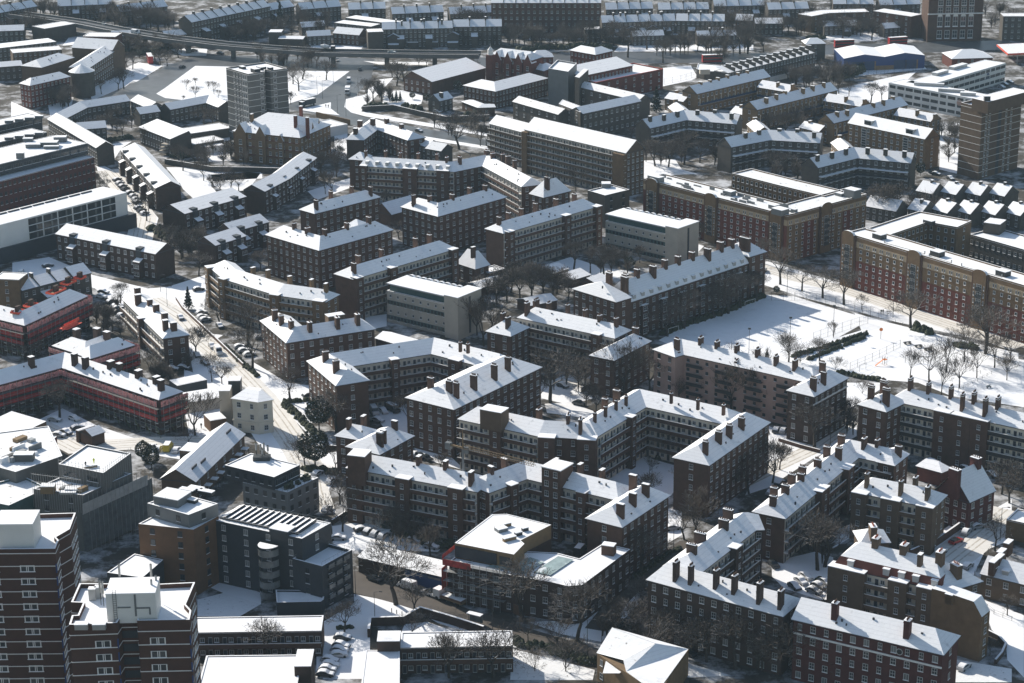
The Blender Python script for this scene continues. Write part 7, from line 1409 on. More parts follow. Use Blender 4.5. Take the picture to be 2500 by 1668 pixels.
 ('before the grand grey terrace', [(0, 1250, 260, 12, O_), (0, 1350, 250, 13, O_), (0, 1150, 230, 12, O_), (0, 1420, 280, 12, O_), (0, 1000, 170, 10, O_), (0, 2200, 340, 11, O_), (0, 2290, 360, 11, O_), (0, 2050, 370, 8, T_), (0, 1500, 230, 9, O_), (0, 850, 190, 9, O_), (0, 500, 200, 10, O_)]),
 ('on the white school field', [(30, 975, 932, 10, P_), (30, 1075, 905, 7, P_), (30, 780, 872, 7, P_), (30, 690, 842, 7, P_), (30, 200, 1250, 12, P_), (30, 130, 1240, 11, P_), (30, 170, 1575, 10, P_), (30, 90, 1575, 10, P_), (30, 1680, 1300, 8, O_), (30, 1730, 1280, 8, O_), (30, 1650, 1400, 5, S_), (30, 1420, 1580, 5, E_v)]),
 ('in the top right park', [(30, 725, 342, 10, P_), (30, 885, 322, 11, P_), (30, 985, 362, 11, P_), (30, 780, 332, 10, P_), (30, 680, 312, 10, P_), (30, 600, 300, 10, O_), (30, 500, 335, 10, O_), (30, 330, 312, 9, O_), (30, 235, 312, 10, O_), (30, 1100, 215, 9, O_), (30, 1290, 180, 8, O_), (30, 140, 285, 9, O_), (30, 1000, 200, 10, O_), (30, 850, 190, 9, O_)]),
 ('behind the sawtooth terrace', [(30, 380, 785, 10, O_), (30, 310, 765, 9, O_), (30, 450, 765, 9, O_), (30, 600, 755, 9, O_), (30, 690, 745, 8, O_), (30, 750, 705, 6, E_v), (30, 830, 700, 6, E_v), (30, 230, 720, 7, O_)]),
]
for pl_, L in CL: cluster(pl_, L)
# ================================================================ vehicles
mat('paint_dark', (0.03, 0.033, 0.04), 0.3, .05, spec=.5); mat('paint_silver', (0.30, 0.31, 0.33), 0.3, .05, spec=.5); mat('paint_white', (0.65, 0.65, 0.64), 0.35, .05, spec=.5)
mat('paint_red', (0.38, 0.03, 0.025), 0.3, .05, spec=.5); mat('paint_blue', (0.03, 0.06, 0.15), 0.3, .05, spec=.5); mat('paint_yellow', (0.55, 0.42, 0.03), 0.4, .05, spec=.5); mat('paint_bus', (0.40, 0.025, 0.025), 0.4, .05)
def loft(prof_b, prof_t, L, W, tw, mi=0, n=None):
    pass
def car_proto(label, paint, snow, kind='car'):
    r = bpy.data.objects.new('parked_car' if kind == 'car' else 'parked_van', None); COL.objects.link(r); r['category'] = 'car' if kind == 'car' else 'van'
    if kind == 'car':
        L, W = 4.2, 1.72; low = [(-2.1, .35), (-2.08, .78), (-1.9, .92), (-1.55, .98)]; hood = [(1.0, .92), (1.8, .82), (2.08, .66), (2.1, .35)]
        body = [(-2.1, .32), (2.1, .32), (2.08, .66), (1.8, .84), (.95, .94), (-1.6, .99), (-1.98, .92), (-2.1, .7)]
        cab = [(-1.75, .97), (.95, .93), (.25, 1.40), (-.1, 1.46), (-.95, 1.45), (-1.5, 1.2)]; top = [(-1.72, 1.0), (-1.5, 1.24), (-.95, 1.5), (-.1, 1.51), (.25, 1.45), (1.0, .97), (1.8, .88), (2.05, .72)]
        wx, wr = (-1.3, 1.3), .31
    else:
        L, W = 5.2, 1.95; body = [(-2.6, .35), (2.6, .35), (2.58, .9), (2.45, 1.15), (1.75, 1.3), (-2.6, 1.3)]; cab = [(-2.6, 1.3), (1.75, 1.3), (1.1, 2.1), (.8, 2.25), (-2.55, 2.25)]
        top = [(-2.6, 2.29), (.8, 2.29), (1.1, 2.15)]; wx, wr = (-1.6, 1.6), .36
    def ext(b, pr, w0, w1, zs, mi):
        n = len(pr)
        def Wd(z): return w0+(w1-w0)*min(1, max(0, (z-zs[0])/(zs[1]-zs[0])))
        A = [(x, -Wd(z)/2, z) for x, z in pr]; C = [(x, Wd(z)/2, z) for x, z in pr]
        b.face(A, mi); b.face(C[::-1], mi)
        for i in range(n): j = (i+1) % n; b.face([A[j], A[i], C[i], C[j]], mi)
    b = MB(); ext(b, body, W, W, (0, 1), 0); o = b.build('body', [paint], r)
    b = MB(); ext(b, cab, W*.97, W*.78 if kind == 'car' else W*.92, (.95, 1.45) if kind == 'car' else (1.3, 2.25), 0); b.build('cabin' if kind == 'car' else 'load_box', ['glass' if kind == 'car' else paint], r)
    if kind != 'car':
        b = MB(); ext(b, [(1.0, 1.32), (1.78, 1.31), (1.2, 2.02), (1.05, 2.02)], W*.985, W*.95, (1.3, 2.0), 0); b.build('windscreen', ['glass'], r)
    if snow:
        b = MB(); n = len(top)
        for i in range(n-1):
            (x0, z0), (x1, z1) = top[i], top[i+1]; h0, h1 = W*.42, W*.42
            for (ya, yb, da, db) in ((-h0, h0, .05, .05),): b.face([(x0, ya, z0+.05), (x1, ya, z1+.05), (x1, yb, z1+.05), (x0, yb, z0+.05)], 0)
            b.face([(x0, -h0-.06, z0-.12), (x1, -h0-.06, z1-.12), (x1, -h0, z1+.05), (x0, -h0, z0+.05)], 0); b.face([(x0, h0, z0+.05), (x1, h0, z1+.05), (x1, h0+.06, z1-.12), (x0, h0+.06, z0-.12)], 0)
        b.build('snow_cover', ['snow'], r)
    for x in wx:
        for s in (-1, 1):
            b = MB(); b.tube((x, s*(W/2-.2), wr), (x, s*(W/2+.01), wr), wr, wr, 0, 10); y = s*(W/2+.01); b.face([(x+wr*math.cos(a*.6283), y, wr+wr*math.sin(a*.6283)) for a in range(10)], 0)
            b.build('wheel', ['rubber'], r)
    return r
CARP = {}
for k, (pt, sn, kd) in {'d': ('paint_dark', 1, 'car'), 's': ('paint_silver', 1, 'car'), 'w': ('paint_white', 1, 'car'), 'r': ('paint_red', 0, 'car'), 'b': ('paint_blue', 1, 'car'), 'k': ('paint_dark', 0, 'car'), 'p': ('paint_white', 0, 'car'),
                        'V': ('paint_white', 1, 'van'), 'D': ('paint_dark', 1, 'van'), 'Y': ('paint_yellow', 1, 'van')}.items(): CARP[k] = [pt, sn, kd, None]
CN = {'d': 'dark car under snow', 's': 'silver car under snow', 'w': 'white car under snow', 'r': 'red car clear of snow', 'b': 'blue car under snow', 'k': 'black car clear of snow', 'p': 'white car clear of snow', 'V': 'white van with snowy roof', 'D': 'dark van with snowy roof', 'Y': 'yellow van with snowy roof'}
def cars(place, L, dflt=(30, -8)):
    L = sorted(L, key=lambda e: px(e[0], e[1], e[2])[0]); cnt = {}; seen = {}
    for e in L: cnt[e[3]] = cnt.get(e[3], 0)+1
    for e in L:
        t, X, Y, k = e[:4]; dx, dy = e[4] if len(e) > 4 else dflt; z = e[5] if len(e) > 5 else 0
        i = seen.get(k, 0); seen[k] = i+1; n = cnt[k]; lab = CN[k]+' '+place if n == 1 else CN[k]+', '+('rightmost' if i == n-1 else ORD[i])+' such '+place
        p = at(t, X, Y, z); q = at(t, X+dx, Y+dy, z)
        if CARP[k][3] is None: o = CARP[k][3] = car_proto(lab, *CARP[k][:3])
        else: o = copy_tree(CARP[k][3])
        o.location = p; o.rotation_euler = (0, 0, math.atan2(q.y-p.y, q.x-p.x)); o['label'] = lab; o['group'] = 'vehicles in the snow'
cars('in the diagonal row by the sunlit terrace', [(1, 1050, 115, 'd'), (1, 1075, 148, 's'), (1, 1100, 175, 'd'), (1, 1125, 200, 'k'), (1, 1165, 232, 'd'), (1, 1197, 262, 's'), (1, 1222, 290, 'w'), (1, 1232, 318, 'd'), (1, 1242, 368, 'd'), (1, 1270, 393, 'k'), (1, 1295, 418, 's')], (30, -8))
cars('on the snowy street by the square-chimney block', [(1, 1620, 1355, 'd', (20, 28)), (1, 1785, 1495, 's', (20, 26)), (1, 1805, 1312, 's', (30, -6)), (1, 1812, 1348, 'w', (30, -6)), (1, 1840, 1372, 's', (30, -6)), (1, 1780, 1100, 'd', (30, -4)), (2, 1900, 105, 's', (20, 26)), (2, 1958, 158, 'V', (18, 26)), (2, 1768, 185, 'd', (10, 14)), (2, 1840, 255, 'd', (22, 14)), (2, 2185, 145, 's', (30, -5)), (2, 2235, 178, 'w', (30, -5)), (2, 2150, 110, 's', (30, -5)), (2, 1545, 310, 'd', (30, 2)), (2, 1640, 300, 'd', (30, 2)), (1, 1970, 1430, 'd', (20, 20))])
cars('left of the square-chimney block', [(1, 1060, 1270, 'd', (30, -5)), (1, 1065, 1300, 'k', (30, -5)), (1, 1050, 1250, 's', (30, -5)), (1, 1090, 1335, 's', (24, -10)), (1, 910, 1165, 'w', (30, 4)), (1, 930, 1125, 'd', (30, 4)), (1, 1000, 1210, 'd', (30, -8))])
cars('before the white and dark office', [(1, 430, 888, 'd', (30, -5)), (1, 190, 940, 'w', (10, -26))])
cars('in the car yard by the scaffolding', [(2, 492, 765, 's', (30, 4)), (2, 666, 755, 'w', (28, 10)), (2, 697, 838, 'd', (30, -6)), (2, 592, 880, 'd', (28, 8)), (2, 528, 905, 's', (30, 2)), (2, 1362, 1015, 's', (18, -18)), (2, 1420, 1028, 's', (14, -20)), (2, 1508, 1020, 'Y', (14, -22)), (2, 1585, 1040, 'w', (18, -18))])
cars('in the small yard of the gallery block', [(12, 1078, 695, 'V', (16, 22)), (12, 1158, 688, 'w', (20, 14)), (12, 1248, 678, 'D', (24, 12)), (12, 1110, 770, 's', (24, 6)), (12, 492, 545, 'd', (30, -6)), (12, 45, 25, 'd', (10, -20))])
cars('between the small block and the central block', [(12, 1430, 1078, 's', (10, -16)), (12, 1495, 1095, 'k', (24, 14)), (12, 1548, 1112, 'k', (24, 12)), (12, 690, 1318, 'w', (18, -14)), (12, 570, 1250, 's', (16, -10))])
cars('in the lane by the pavilion wing', [(22, 492, 460, 'd', (28, 10)), (22, 668, 415, 'V', (12, -18)), (22, 722, 425, 'V', (12, -18)), (22, 640, 620, 'k', (28, 6)), (32, 130, 858, 'd', (14, -20)), (32, 192, 865, 's', (14, -20)), (32, 160, 1335, 'd', (22, -16)), (32, 90, 1420, 's', (24, -14))])
cars('before the nearest gallery block', [(13, 965, 245, 'd', (26, -4)), (13, 1030, 262, 'd', (20, -12)), (13, 1097, 280, 's', (20, -12)), (13, 1168, 298, 's', (20, -12)), (13, 757, 322, 's', (30, 0)), (13, 655, 62, 'w', (18, -16)), (13, 1590, 400, 's', (30, 6)), (13, 1430, 345, 's', (30, 6))])
cars('parked on the bottom street', [(13, 1085, 690, 'k', (28, 10)), (13, 1372, 755, 'V', (-28, -10)), (13, 1560, 812, 'p', (-28, -10)), (23, 650, 440, 'D', (16, -18)), (23, 1475, 232, 's', (30, -4)), (23, 1040, 1085, 'k', (20, -14)), (23, 1165, 995, 'k', (20, -12)), (23, 1232, 940, 'k', (20, -12)), (23, 1620, 1350, 'k', (22, 12))])
cars('in the bottom column of cars', [(13, 795, 1215, 'd', (30, 2)), (13, 785, 1288, 'd', (30, 5)), (13, 768, 1328, 's', (30, 4)), (13, 760, 1372, 'w', (30, -2)), (13, 680, 1418, 's', (30, 4)), (13, 685, 1462, 'w', (30, 2)), (13, 660, 1500, 's', (30, 2)), (13, 640, 1545, 'd', (30, 2))])
cars('by the tan block with red mansard', [(33, 105, 560, 'k', (14, 14)), (33, 350, 712, 's', (24, 16)), (33, 392, 668, 'w', (24, 14)), (33, 292, 758, 'd', (22, 16)), (33, 508, 755, 'd', (26, 12)), (33, 466, 798, 's', (28, 10)), (33, 570, 720, 's', (24, 14)), (33, 1740, 350, 'r', (20, -8)), (33, 1832, 268, 's', (18, -18)), (33, 1930, 220, 's', (26, -6)), (33, 1610, 448, 'w', (18, -16)), (33, 1420, 415, 's', (26, -4)), (33, 1482, 400, 's', (26, -4)), (33, 1842, 575, 's', (20, -16)), (33, 1812, 1480, 's', (20, -14))])
cars('towards the right edge', [(32, 1830, 1205, 'd', (24, 10)), (32, 2060, 1260, 'd', (20, 10)), (31, 1560, 65, 'd', (26, 4)), (31, 1690, 105, 'd', (20, 10)), (30, 2180, 765, 'd', (26, 6)), (30, 2150, 790, 's', (26, 6)), (30, 2225, 745, 'd', (26, 6)), (30, 1540, 1560, 'k', (26, 4)), (31, 15, 930, 'd', (10, -14))])
cars('on or near the flyover', [(10, 1235, 476, 'p', (30, 0), 6.22), (0, 1215, 303, 'V', (30, 4), 6.22), (0, 930, 222, 'p', (28, 8), 6.22), (0, 1635, 608, 'k', (18, -6)), (0, 1740, 462, 'k', (20, -4)), (0, 1075, 595, 'k', (28, -4)), (0, 1975, 486, 'k', (20, 2)), (10, 950, 632, 'k', (10, 20)), (10, 850, 738, 'V', (-4, 20)), (10, 745, 548, 'p', (14, 14)), (10, 1480, 1182, 'd', (24, 6)), (10, 1600, 1048, 's', (26, 4)), (10, 1640, 1012, 's', (26, 4)), (10, 665, 1385, 'd', (20, -10)), (10, 640, 1420, 'd', (20, -10))])
def lorry(name, label, cat, t, X, Y, dx, dy, paint, L=8.0, z=0.0, kind='box'):
    p = at(t, X, Y, z); q = at(t, X+dx, Y+dy, z); r = empty(name, p, label, cat); a = math.atan2(q.y-p.y, q.x-p.x); d = Vector((1, 0)); b = MB()
    def bx(nm, x0, x1, w, z0, z1, ms, top=None):
        m = MB(); m.prism([(p.x+x0, p.y-w/2), (p.x+x1, p.y-w/2), (p.x+x1, p.y+w/2), (p.x+x0, p.y+w/2)], z+z0, z+z1, 0, top); return m.build(nm, ms, r)
    if kind == 'bus':
        bx('body', -L/2, L/2, 2.5, .35, 4.2, [paint, 'snow'], 1)
        for z0 in (1.3, 2.9): bx('window_strip', -L/2+.3, L/2-.1, 2.54, z0, z0+.85, ['glass'])
    else:
        bx('cab', L/2-2.0, L/2, 2.3, .5, 2.7, [paint, 'snow'], 1); bx('windscreen', L/2-.9, L/2+.03, 2.1, 1.6, 2.4, ['glass'])
        if kind == 'flat': bx('flatbed', -L/2, L/2-2.1, 2.4, .9, 1.15, ['timber']); bx('load', -L/2+.3, L/2-2.6, 2.2, 1.16, 1.7, ['brick_orange', 'snow_patchy'], 1)
        elif kind == 'mixer':
            bx('chassis', -L/2, L/2-2.1, 2.3, .7, 1.1, ['metal_dark']); m = MB(); c = Vector((p.x-.9, p.y, z+2.3)); m.tube(c-Vector((2.8, 0, -.2)), c-Vector((.8, 0, 0)), .6, 1.2, 0, 10); m.tube(c-Vector((.8, 0, 0)), c+Vector((1.8, 0, -.2)), 1.2, .8, 0, 10); m.build('drum', ['paint_white'], r)
        else: bx('load_box', -L/2, L/2-2.1, 2.4, .8, 3.3, [paint, 'snow'], 1)
    for x in (-L/2+1.4, L/2-1.2):
        for s in (-1, 1): m = MB(); m.tube((p.x+x, p.y+s*.9, z+.48), (p.x+x, p.y+s*1.2, z+.48), .48, .48, 0, 10); m.face([(p.x+x+.48*math.cos(k*.6283), p.y+s*1.2, z+.48+.48*math.sin(k*.6283)) for k in range(10)], 0); m.build('wheel', ['rubber'], r)
    r.rotation_euler = (0, 0, a)
lorry('bus', 'red double-decker bus coming out from under the flyover', 'bus', 0, 1345, 560, 12, 22, 'paint_bus', 10.5, kind='bus'); lorry('bus', 'red double-decker bus left of the blue warehouse on the main road', 'bus', 30, 735, 425, 30, -1, 'paint_bus', 10.5, kind='bus')
lorry('bus', 'red double-decker bus right behind the blue warehouse on the main road', 'bus', 30, 1215, 400, 30, -2, 'paint_bus', 10.5, kind='bus'); lorry('bus', 'red single bus half hidden by bare trees on the dual carriageway', 'bus', 20, 1830, 560, 30, -1, 'paint_bus', 10.5, kind='bus')
lorry('cement_mixer', 'cement mixer truck with a pale drum crossing the flyover', 'truck', 10, 660, 455, 30, 1, 'paint_dark', 8, 6.22, 'mixer'); lorry('box_lorry', 'dark box lorry turning past the foot of the dark tower', 'lorry', 10, 480, 950, -26, 6, 'clad_dark', 9)
lorry('box_lorry', 'white box lorry driving down the roundabout road', 'lorry', 10, 840, 840, -5, 20, 'paint_white', 7); lorry('flatbed_truck', 'white-cab flatbed truck with bricks parked at the scaffolded street front', 'truck', 13, 1760, 880, -28, -10, 'paint_white', 9, kind='flat')
# ================================================================ lamps, posts, furniture, people
def lamp(label, t, X, Y, h, flood=False, group='street lamps'):
    p = at(t, X, Y); r = empty('street_lamp', p, label, 'street lamp', group); b = MB(); b.tube((p.x, p.y, 0), (p.x, p.y, h), .09, .055, 0, 6); b.build('pole', ['metal_dark'], r); b = MB()
    if flood: b.box((p.x, p.y), Vector((1, 0)), .9, .5, h, h+.45, 0)
    else: b.tube((p.x, p.y, h), (p.x+1.4, p.y-.3, h+.25), .045, .04, 0, 4); b.box((p.x+1.6, p.y-.3), Vector((1, -.2)).normalized(), .7, .28, h+.16, h+.32, 0)
    b.build('lamp_head', ['metal_dark'], r)
def spx(x, y): return (x-1600)*0  # unused
for lab, X, Y, h in (('floodlight post nearest the road at the ball court', 2034, 820, 10), ('floodlight post in the middle of the ball court edge', 1928, 850, 10), ('floodlight post behind the pink block roof', 1828, 870, 9)):
    u, v = X, Y; lamp(lab, 0, (u)*3.672, v*3.672, h, True)
for lab, t, X, Y, h in (('street lamp at the inner curve of the roundabout road', 10, 750, 1022, 9), ('street lamp on the island edge, further of the pair', 10, 568, 850, 9), ('street lamp on the island edge, nearer of the pair', 10, 616, 890, 9), ('street lamp at the island corner by the flyover', 10, 712, 745, 9), ('street lamp at the outer curve by the walled garden', 10, 936, 860, 9), ('street lamp at the foot of the bus road pavement', 10, 826, 1040, 9),
                        ('street lamp on the snowy triangle at the bottom', 13, 1085, 1070, 8), ('street lamp at the corner of the dark solar block', 13, 912, 830, 8), ('tall street lamp in front of the hoarding on the bottom street', 13, 2140, 1150, 11), ('tall street lamp on the pavement below the corner building', 23, 712, 1365, 9), ('street lamp beside the folded roof building', 23, 842, 1260, 6), ('street lamp in the lane by the hedge', 23, 1485, 425, 6), ('street lamp by the tracked lane with the red car', 33, 2135, 330, 9),
                        ('street lamp by the snowy street crossing', 1, 1500, 1240, 7), ('street lamp left of the curved yellow block', 1, 1440, 1110, 6), ('street lamp in the court of the central block', 22, 1290, 1330, 6), ('street lamp at the road fence by the ball court', 31, 225, 1150, 9), ('street lamp on the road halfway along the hall', 31, 1175, 1345, 7), ('street lamp near the right end of the hall', 31, 1845, 1455, 7), ('lamp by the path near the dark pavilion', 32, 612, 1010, 6)): lamp(lab, t, X, Y, h)
for i, (X, Y) in enumerate(((1235, 975), (1280, 990), (1328, 1003), (1375, 1012))):
    p = at(13, X, Y); b = MB(); b.tube((p.x, p.y, 0), (p.x, p.y, 1.1), .1, .1, 0, 8); b.face([(p.x+.1*math.cos(k*.785), p.y+.1*math.sin(k*.785), 1.1) for k in range(8)], 0); tag(b.build('bollard', ['metal_dark']), 'dark bollard on the snowy triangle, '+ORD[i], 'bollard', 'bollards on the snowy triangle')
def person(label, t, X, Y, coat, z=0.0, ang=0.0, lean=0.0):
    p = at(t, X, Y, z); b = bpy.data.meshes.new('person'); J = {'pel': (0, 0, .92), 'ch': (0, .02, 1.32), 'nk': (0, .03, 1.5), 'hd': (0, .05, 1.66), 'sl': (-.2, .02, 1.42), 'el': (-.27, .06, 1.15), 'hl': (-.25, .16, .9), 'sr': (.2, .02, 1.42), 'er': (.27, .0, 1.15), 'hr': (.25, .05, .88), 'tl': (-.1, 0, .88), 'kl': (-.11, .12, .5), 'fl': (-.11, .02, .06), 'fL': (-.11, .16, .04), 'tr': (.1, 0, .88), 'kr': (.11, -.02, .48), 'fr': (.11, -.2, .07), 'fR': (.11, -.06, .04)}
    nm = list(J); ed = [('pel', 'ch'), ('ch', 'nk'), ('nk', 'hd'), ('ch', 'sl'), ('sl', 'el'), ('el', 'hl'), ('ch', 'sr'), ('sr', 'er'), ('er', 'hr'), ('pel', 'tl'), ('tl', 'kl'), ('kl', 'fl'), ('fl', 'fL'), ('pel', 'tr'), ('tr', 'kr'), ('kr', 'fr'), ('fr', 'fR')]
    rad = dict(pel=.16, ch=.18, nk=.07, hd=.11, sl=.08, el=.06, hl=.045, sr=.08, er=.06, hr=.045, tl=.1, kl=.075, fl=.05, fL=.045, tr=.1, kr=.075, fr=.05, fR=.045)
    b.from_pydata([J[k] for k in nm], [(nm.index(a), nm.index(c)) for a, c in ed], []); o = bpy.data.objects.new('person', b); COL.objects.link(o); o.location = p; o.rotation_euler = (0, 0, ang)
    s = o.modifiers.new('skin', 'SKIN'); 
    if not b.skin_vertices: 
        bpy.context.view_layer.objects.active = o
    for i, k in enumerate(nm): b.skin_vertices[0].data[i].radius = (rad[k], rad[k]) if b.skin_vertices else None
    o.modifiers.new('sub', 'SUBSURF').levels = 1; b.materials.append(MATS[coat]); tag(o, label, 'person', 'people in the snow'); return o
mat('hi_vis', (0.55, 0.62, 0.05), .7); mat('coat_black', (0.02, 0.02, 0.022), .8)
PPL = [('person in dark coat, left of the pair walking by the fence', 31, 1068, 1312, 'coat_black', 0, 0), ('person in dark coat, right of the pair walking by the fence', 31, 1086, 1310, 'coat_black', 0, .3), ('person in dark clothes walking through the playground by the bushes', 32, 1715, 118, 'coat_black', 0, 1.2), ('person in dark coat, left of the pair crossing at the roundabout', 10, 645, 965, 'coat_black', 0, .5),
       ('person in dark coat, right of the pair crossing at the roundabout', 10, 667, 968, 'coat_black', 0, .2), ('worker in a hi-vis vest standing on the half-built roof', 2, 843, 1150, 'hi_vis', 19.15, 0), ('worker bending beside the timber on the half-built roof', 2, 770, 1180, 'coat_black', 19.15, 1), ('person in dark coat by the tree near the scaffold corner', 2, 1805, 830, 'coat_black', 0, 0), ('worker in a hi-vis jacket on the left construction roof', 2, 155, 1080, 'hi_vis', 16.2, .5)]
for a in PPL:
    try: person(*a)
    except Exception as ex: print('person', ex)
# playground
p = at(32, 1060, 270); r = empty('slide', p, 'orange play slide in the snowy playground', 'slide'); b = MB(); A = at(32, 1015, 275); C = at(32, 1085, 262); d = (V2(C)-V2(A)).normalized(); n_ = Vector((-d.y, d.x))
for k in range(4): a, c = V2(A).lerp(V2(C), k/4), V2(A).lerp(V2(C), (k+1)/4); b.face([(*(a-n_*.3), .2+k*.4), (*(c-n_*.3), .6+k*.4), (*(c+n_*.3), .6+k*.4), (*(a+n_*.3), .2+k*.4)], 0)
b.build('chute', ['plastic_orange'], r); b = MB(); b.box(V2(C)+d*.6, d, 1.2, 1.2, 1.7, 1.85, 0); b.build('platform', ['plastic_orange'], r)
for sx in (-1, 1):
    for sy in (-1, 1): b = MB(); q = V2(C)+d*(.6+.5*sx)+n_*(.5*sy); b.tube((*q, 0), (*q, 2.7), .06, .06, 0, 5); b.build('post', ['metal_dark'], r)
A, C = at(32, 1330, 165), at(32, 1420, 150); r = empty('swing_frame', A, 'metal swing frame in the playground', 'swing'); b = MB(); b.tube(A+Vector((0, 0, 2.6)), C+Vector((0, 0, 2.6)), .06, .06); b.build('crossbar', ['metal_dark'], r)
for e in (A, C):
    for s in (-1, 1): b = MB(); b.tube(e+Vector((.2, s*1.0, 0)), e+Vector((0, 0, 2.6)), .05, .05); b.build('leg', ['metal_dark'], r)
for i, (X, Y) in enumerate(((1305, 75), (1402, 103), (1487, 130))):
    p = at(32, X, Y); r = empty('picnic_table', p, 'dark picnic table in the playground, '+['leftmost of three', 'middle of three', 'rightmost of three'][i], 'picnic table', 'picnic tables'); d = Vector((.95, .3)).normalized()
    b = MB(); b.box(p, d, 2.4, 1.0, .7, .78, 0); b.build('table_top', ['metal_dark'], r)
    for s in (-1, 1): b = MB(); b.box(V2(p)+Vector((-d.y, d.x))*(.85*s), d, 2.4, .35, .42, .48, 0); b.build('seat', ['metal_dark'], r)
    for s in (-1, 1): b = MB(); b.box(V2(p)+d*(.8*s), d, .12, 1.5, 0, .69, 0); b.build('leg', ['metal_dark'], r)
p = at(32, 2035, 468); r = empty('bench', p, 'lone grey bench in the open snow of the park', 'bench'); d = Vector((.8, .6)); b = MB(); b.box(p, d, 1.7, .5, .4, .46, 0); b.build('seat', ['metal_pale'], r); b = MB(); b.box(V2(p)+Vector((-d.y, d.x))*.25, d, 1.7, .08, .46, .9, 0); b.build('backrest', ['metal_pale'], r)
for s in (-1, 1): b = MB(); b.box(V2(p)+d*(.7*s), d, .1, .45, 0, .4, 0); b.build('leg', ['metal_dark'], r)
def goal(label, t, a, c, h=2.2):
    A, C = at(t, *a), at(t, *c); r = empty('goal_frame', A, label, 'goal', 'pitch goals')
    for e in (A, C): b = MB(); b.tube(e, e+Vector((0, 0, h)), .07, .07, 0, 5); b.build('post', ['coping'], r)
    b = MB(); b.tube(A+Vector((0, 0, h)), C+Vector((0, 0, h)), .07, .07, 0, 5); b.build('crossbar', ['coping'], r)
goal('white goal at the near end of the mansard block', 21, (1438, 1500), (1530, 1472)); goal('white goal at the far end by the mansard block', 21, (2125, 1255), (2215, 1228)); goal('thin goal at the edge of the small pitch', 32, (875, 325), (932, 300))
p = at(32, 1385, 240); r = empty('climbing_frame', p, 'dark climbing frame with ropes in the playground', 'climbing frame')
for i in range(6): b = MB(); q = Vector((p.x-3.5+1.4*i, p.y+math.sin(i)*1.2, 0)); b.tube(q, q+Vector((0, 0, 2.4)), .07, .07, 0, 5); b.build('post', ['metal_dark'], r)
b = MB(); 
for i in range(5): q = Vector((p.x-3.5+1.4*i, p.y+math.sin(i)*1.2, 2.2)); b.tube(q, Vector((p.x-3.5+1.4*(i+1), p.y+math.sin(i+1)*1.2, 2.2)), .09, .09, 0, 5)
b.build('beam', ['metal_dark'], r)
p = at(31, 1065, 1535); r = empty('basketball_hoop', p, 'basketball hoop with an orange board at the playground corner', 'basketball hoop'); b = MB(); b.tube(p, p+Vector((0, 0, 3.2)), .07, .07, 0, 5); b.build('post', ['metal_dark'], r); b = MB(); c = p+Vector((0, -.1, 3.3)); b.face([c+Vector((.6*math.cos(k*.5236), 0, .6*math.sin(k*.5236))) for k in range(12)], 0); b.build('board', ['plastic_orange'], r)
p = at(13, 1980, 1075); r = empty('bus_shelter', p, 'bus shelter with a white snowy roof on the bottom street pavement', 'bus shelter'); d = Vector((.86, -.5)); b = MB(); b.box(p, d, 3.8, 1.5, 2.4, 2.5, 0); b.box(p, d, 3.8, 1.5, 2.504, 2.62, 1); b.build('roof', ['metal_pale', 'snow'], r); b = MB(); b.box(V2(p)+Vector((-d.y, d.x))*.65, d, 3.6, .06, .2, 2.4, 0); b.build('back_panel', ['glass_pale'], r)
for s in (-1, 1): b = MB(); b.tube((*(V2(p)+d*(1.7*s)), 0), (*(V2(p)+d*(1.7*s)), 2.4), .06, .06, 0, 5); b.build('post', ['metal_dark'], r)
p = at(23, 60, 985); r = empty('site_hoarding', p, 'red-brown site hoarding with a white notice beside the corner building', 'hoarding'); A, C = V2(at(13, 2080, 870)), V2(at(23, 110, 1010)); d = (C-A).normalized(); b = MB(); b.box((A+C)/2, d, (C-A).length, .15, 0, 2.6, 0); b.build('boards', ['brick_orange'], r); b = MB(); b.box(A.lerp(C, .25)-Vector((-d.y, d.x))*.1, d, 2.6, .05, .6, 2.3, 0); b.build('notice', ['clad_dark'], r)
# small huts among the estate
NU = 'low nursery huts with snowy roofs'
for lab, fr in (('small nursery hut with a blue-white roof, left of the three', [(380, 955), (540, 905)]), ('small nursery hut with a blue-white roof, middle of the three', [(570, 1010), (735, 960)]), ('small nursery hut with a blue-white roof, right of the three', [(800, 1050), (930, 1005)])):
    b = B('nursery_hut', lab, 'hut', 21, *fr[0], brick='brick_brown', group=NU); b.wing(21, fr, 2.8, w=7, rh=1.6, roof='gable', fs='b', es='bb', ridge_off=.7, ov=.6); b.done()
b = B('lodge_house', 'small brick lodge with a steep white mansard roof between the gallery blocks', 'house', 11, 1960, 890); b.wing(11, [(1825, 860), (1985, 912), (2105, 875)], 5.5, w=6, rh=5.5, fs='w', es='bb', n=2, hk=.75, snow='snow'); b.wing(11, [(2105, 950), (2255, 910)], 3.2, w=6, roof='flat', par=.3, fs='b', es='bb', snow='snow'); b.chim(11, [(2050, 775)], h=4, pots=False); b.done()
b = B('nursery_hut', 'low brick wing with a snowy roof under the brown tree mass', 'hut', 11, 2150, 1100, brick='brick_brown'); b.wing(11, [(1960, 1100), (2250, 1020)], 3, w=7, rh=1.4, roof='gable', fs='b', es='bb', snow='snow_patchy'); b.wing(21, [(200, 1240), (440, 1190)], 3, w=8, rh=1.6, roof='gable', fs='b', es='bb', snow='snow_patchy'); b.done()
b = B('low_hall', 'low gabled hall with a pale blue snowy roof between two flat-fronted brick blocks', 'hall', 11, 1240, 420); b.wing(11, [(1230, 425), (1480, 355)], 4.5, w=10, rh=4, roof='gable', fs='b', es='bb'); b.done()
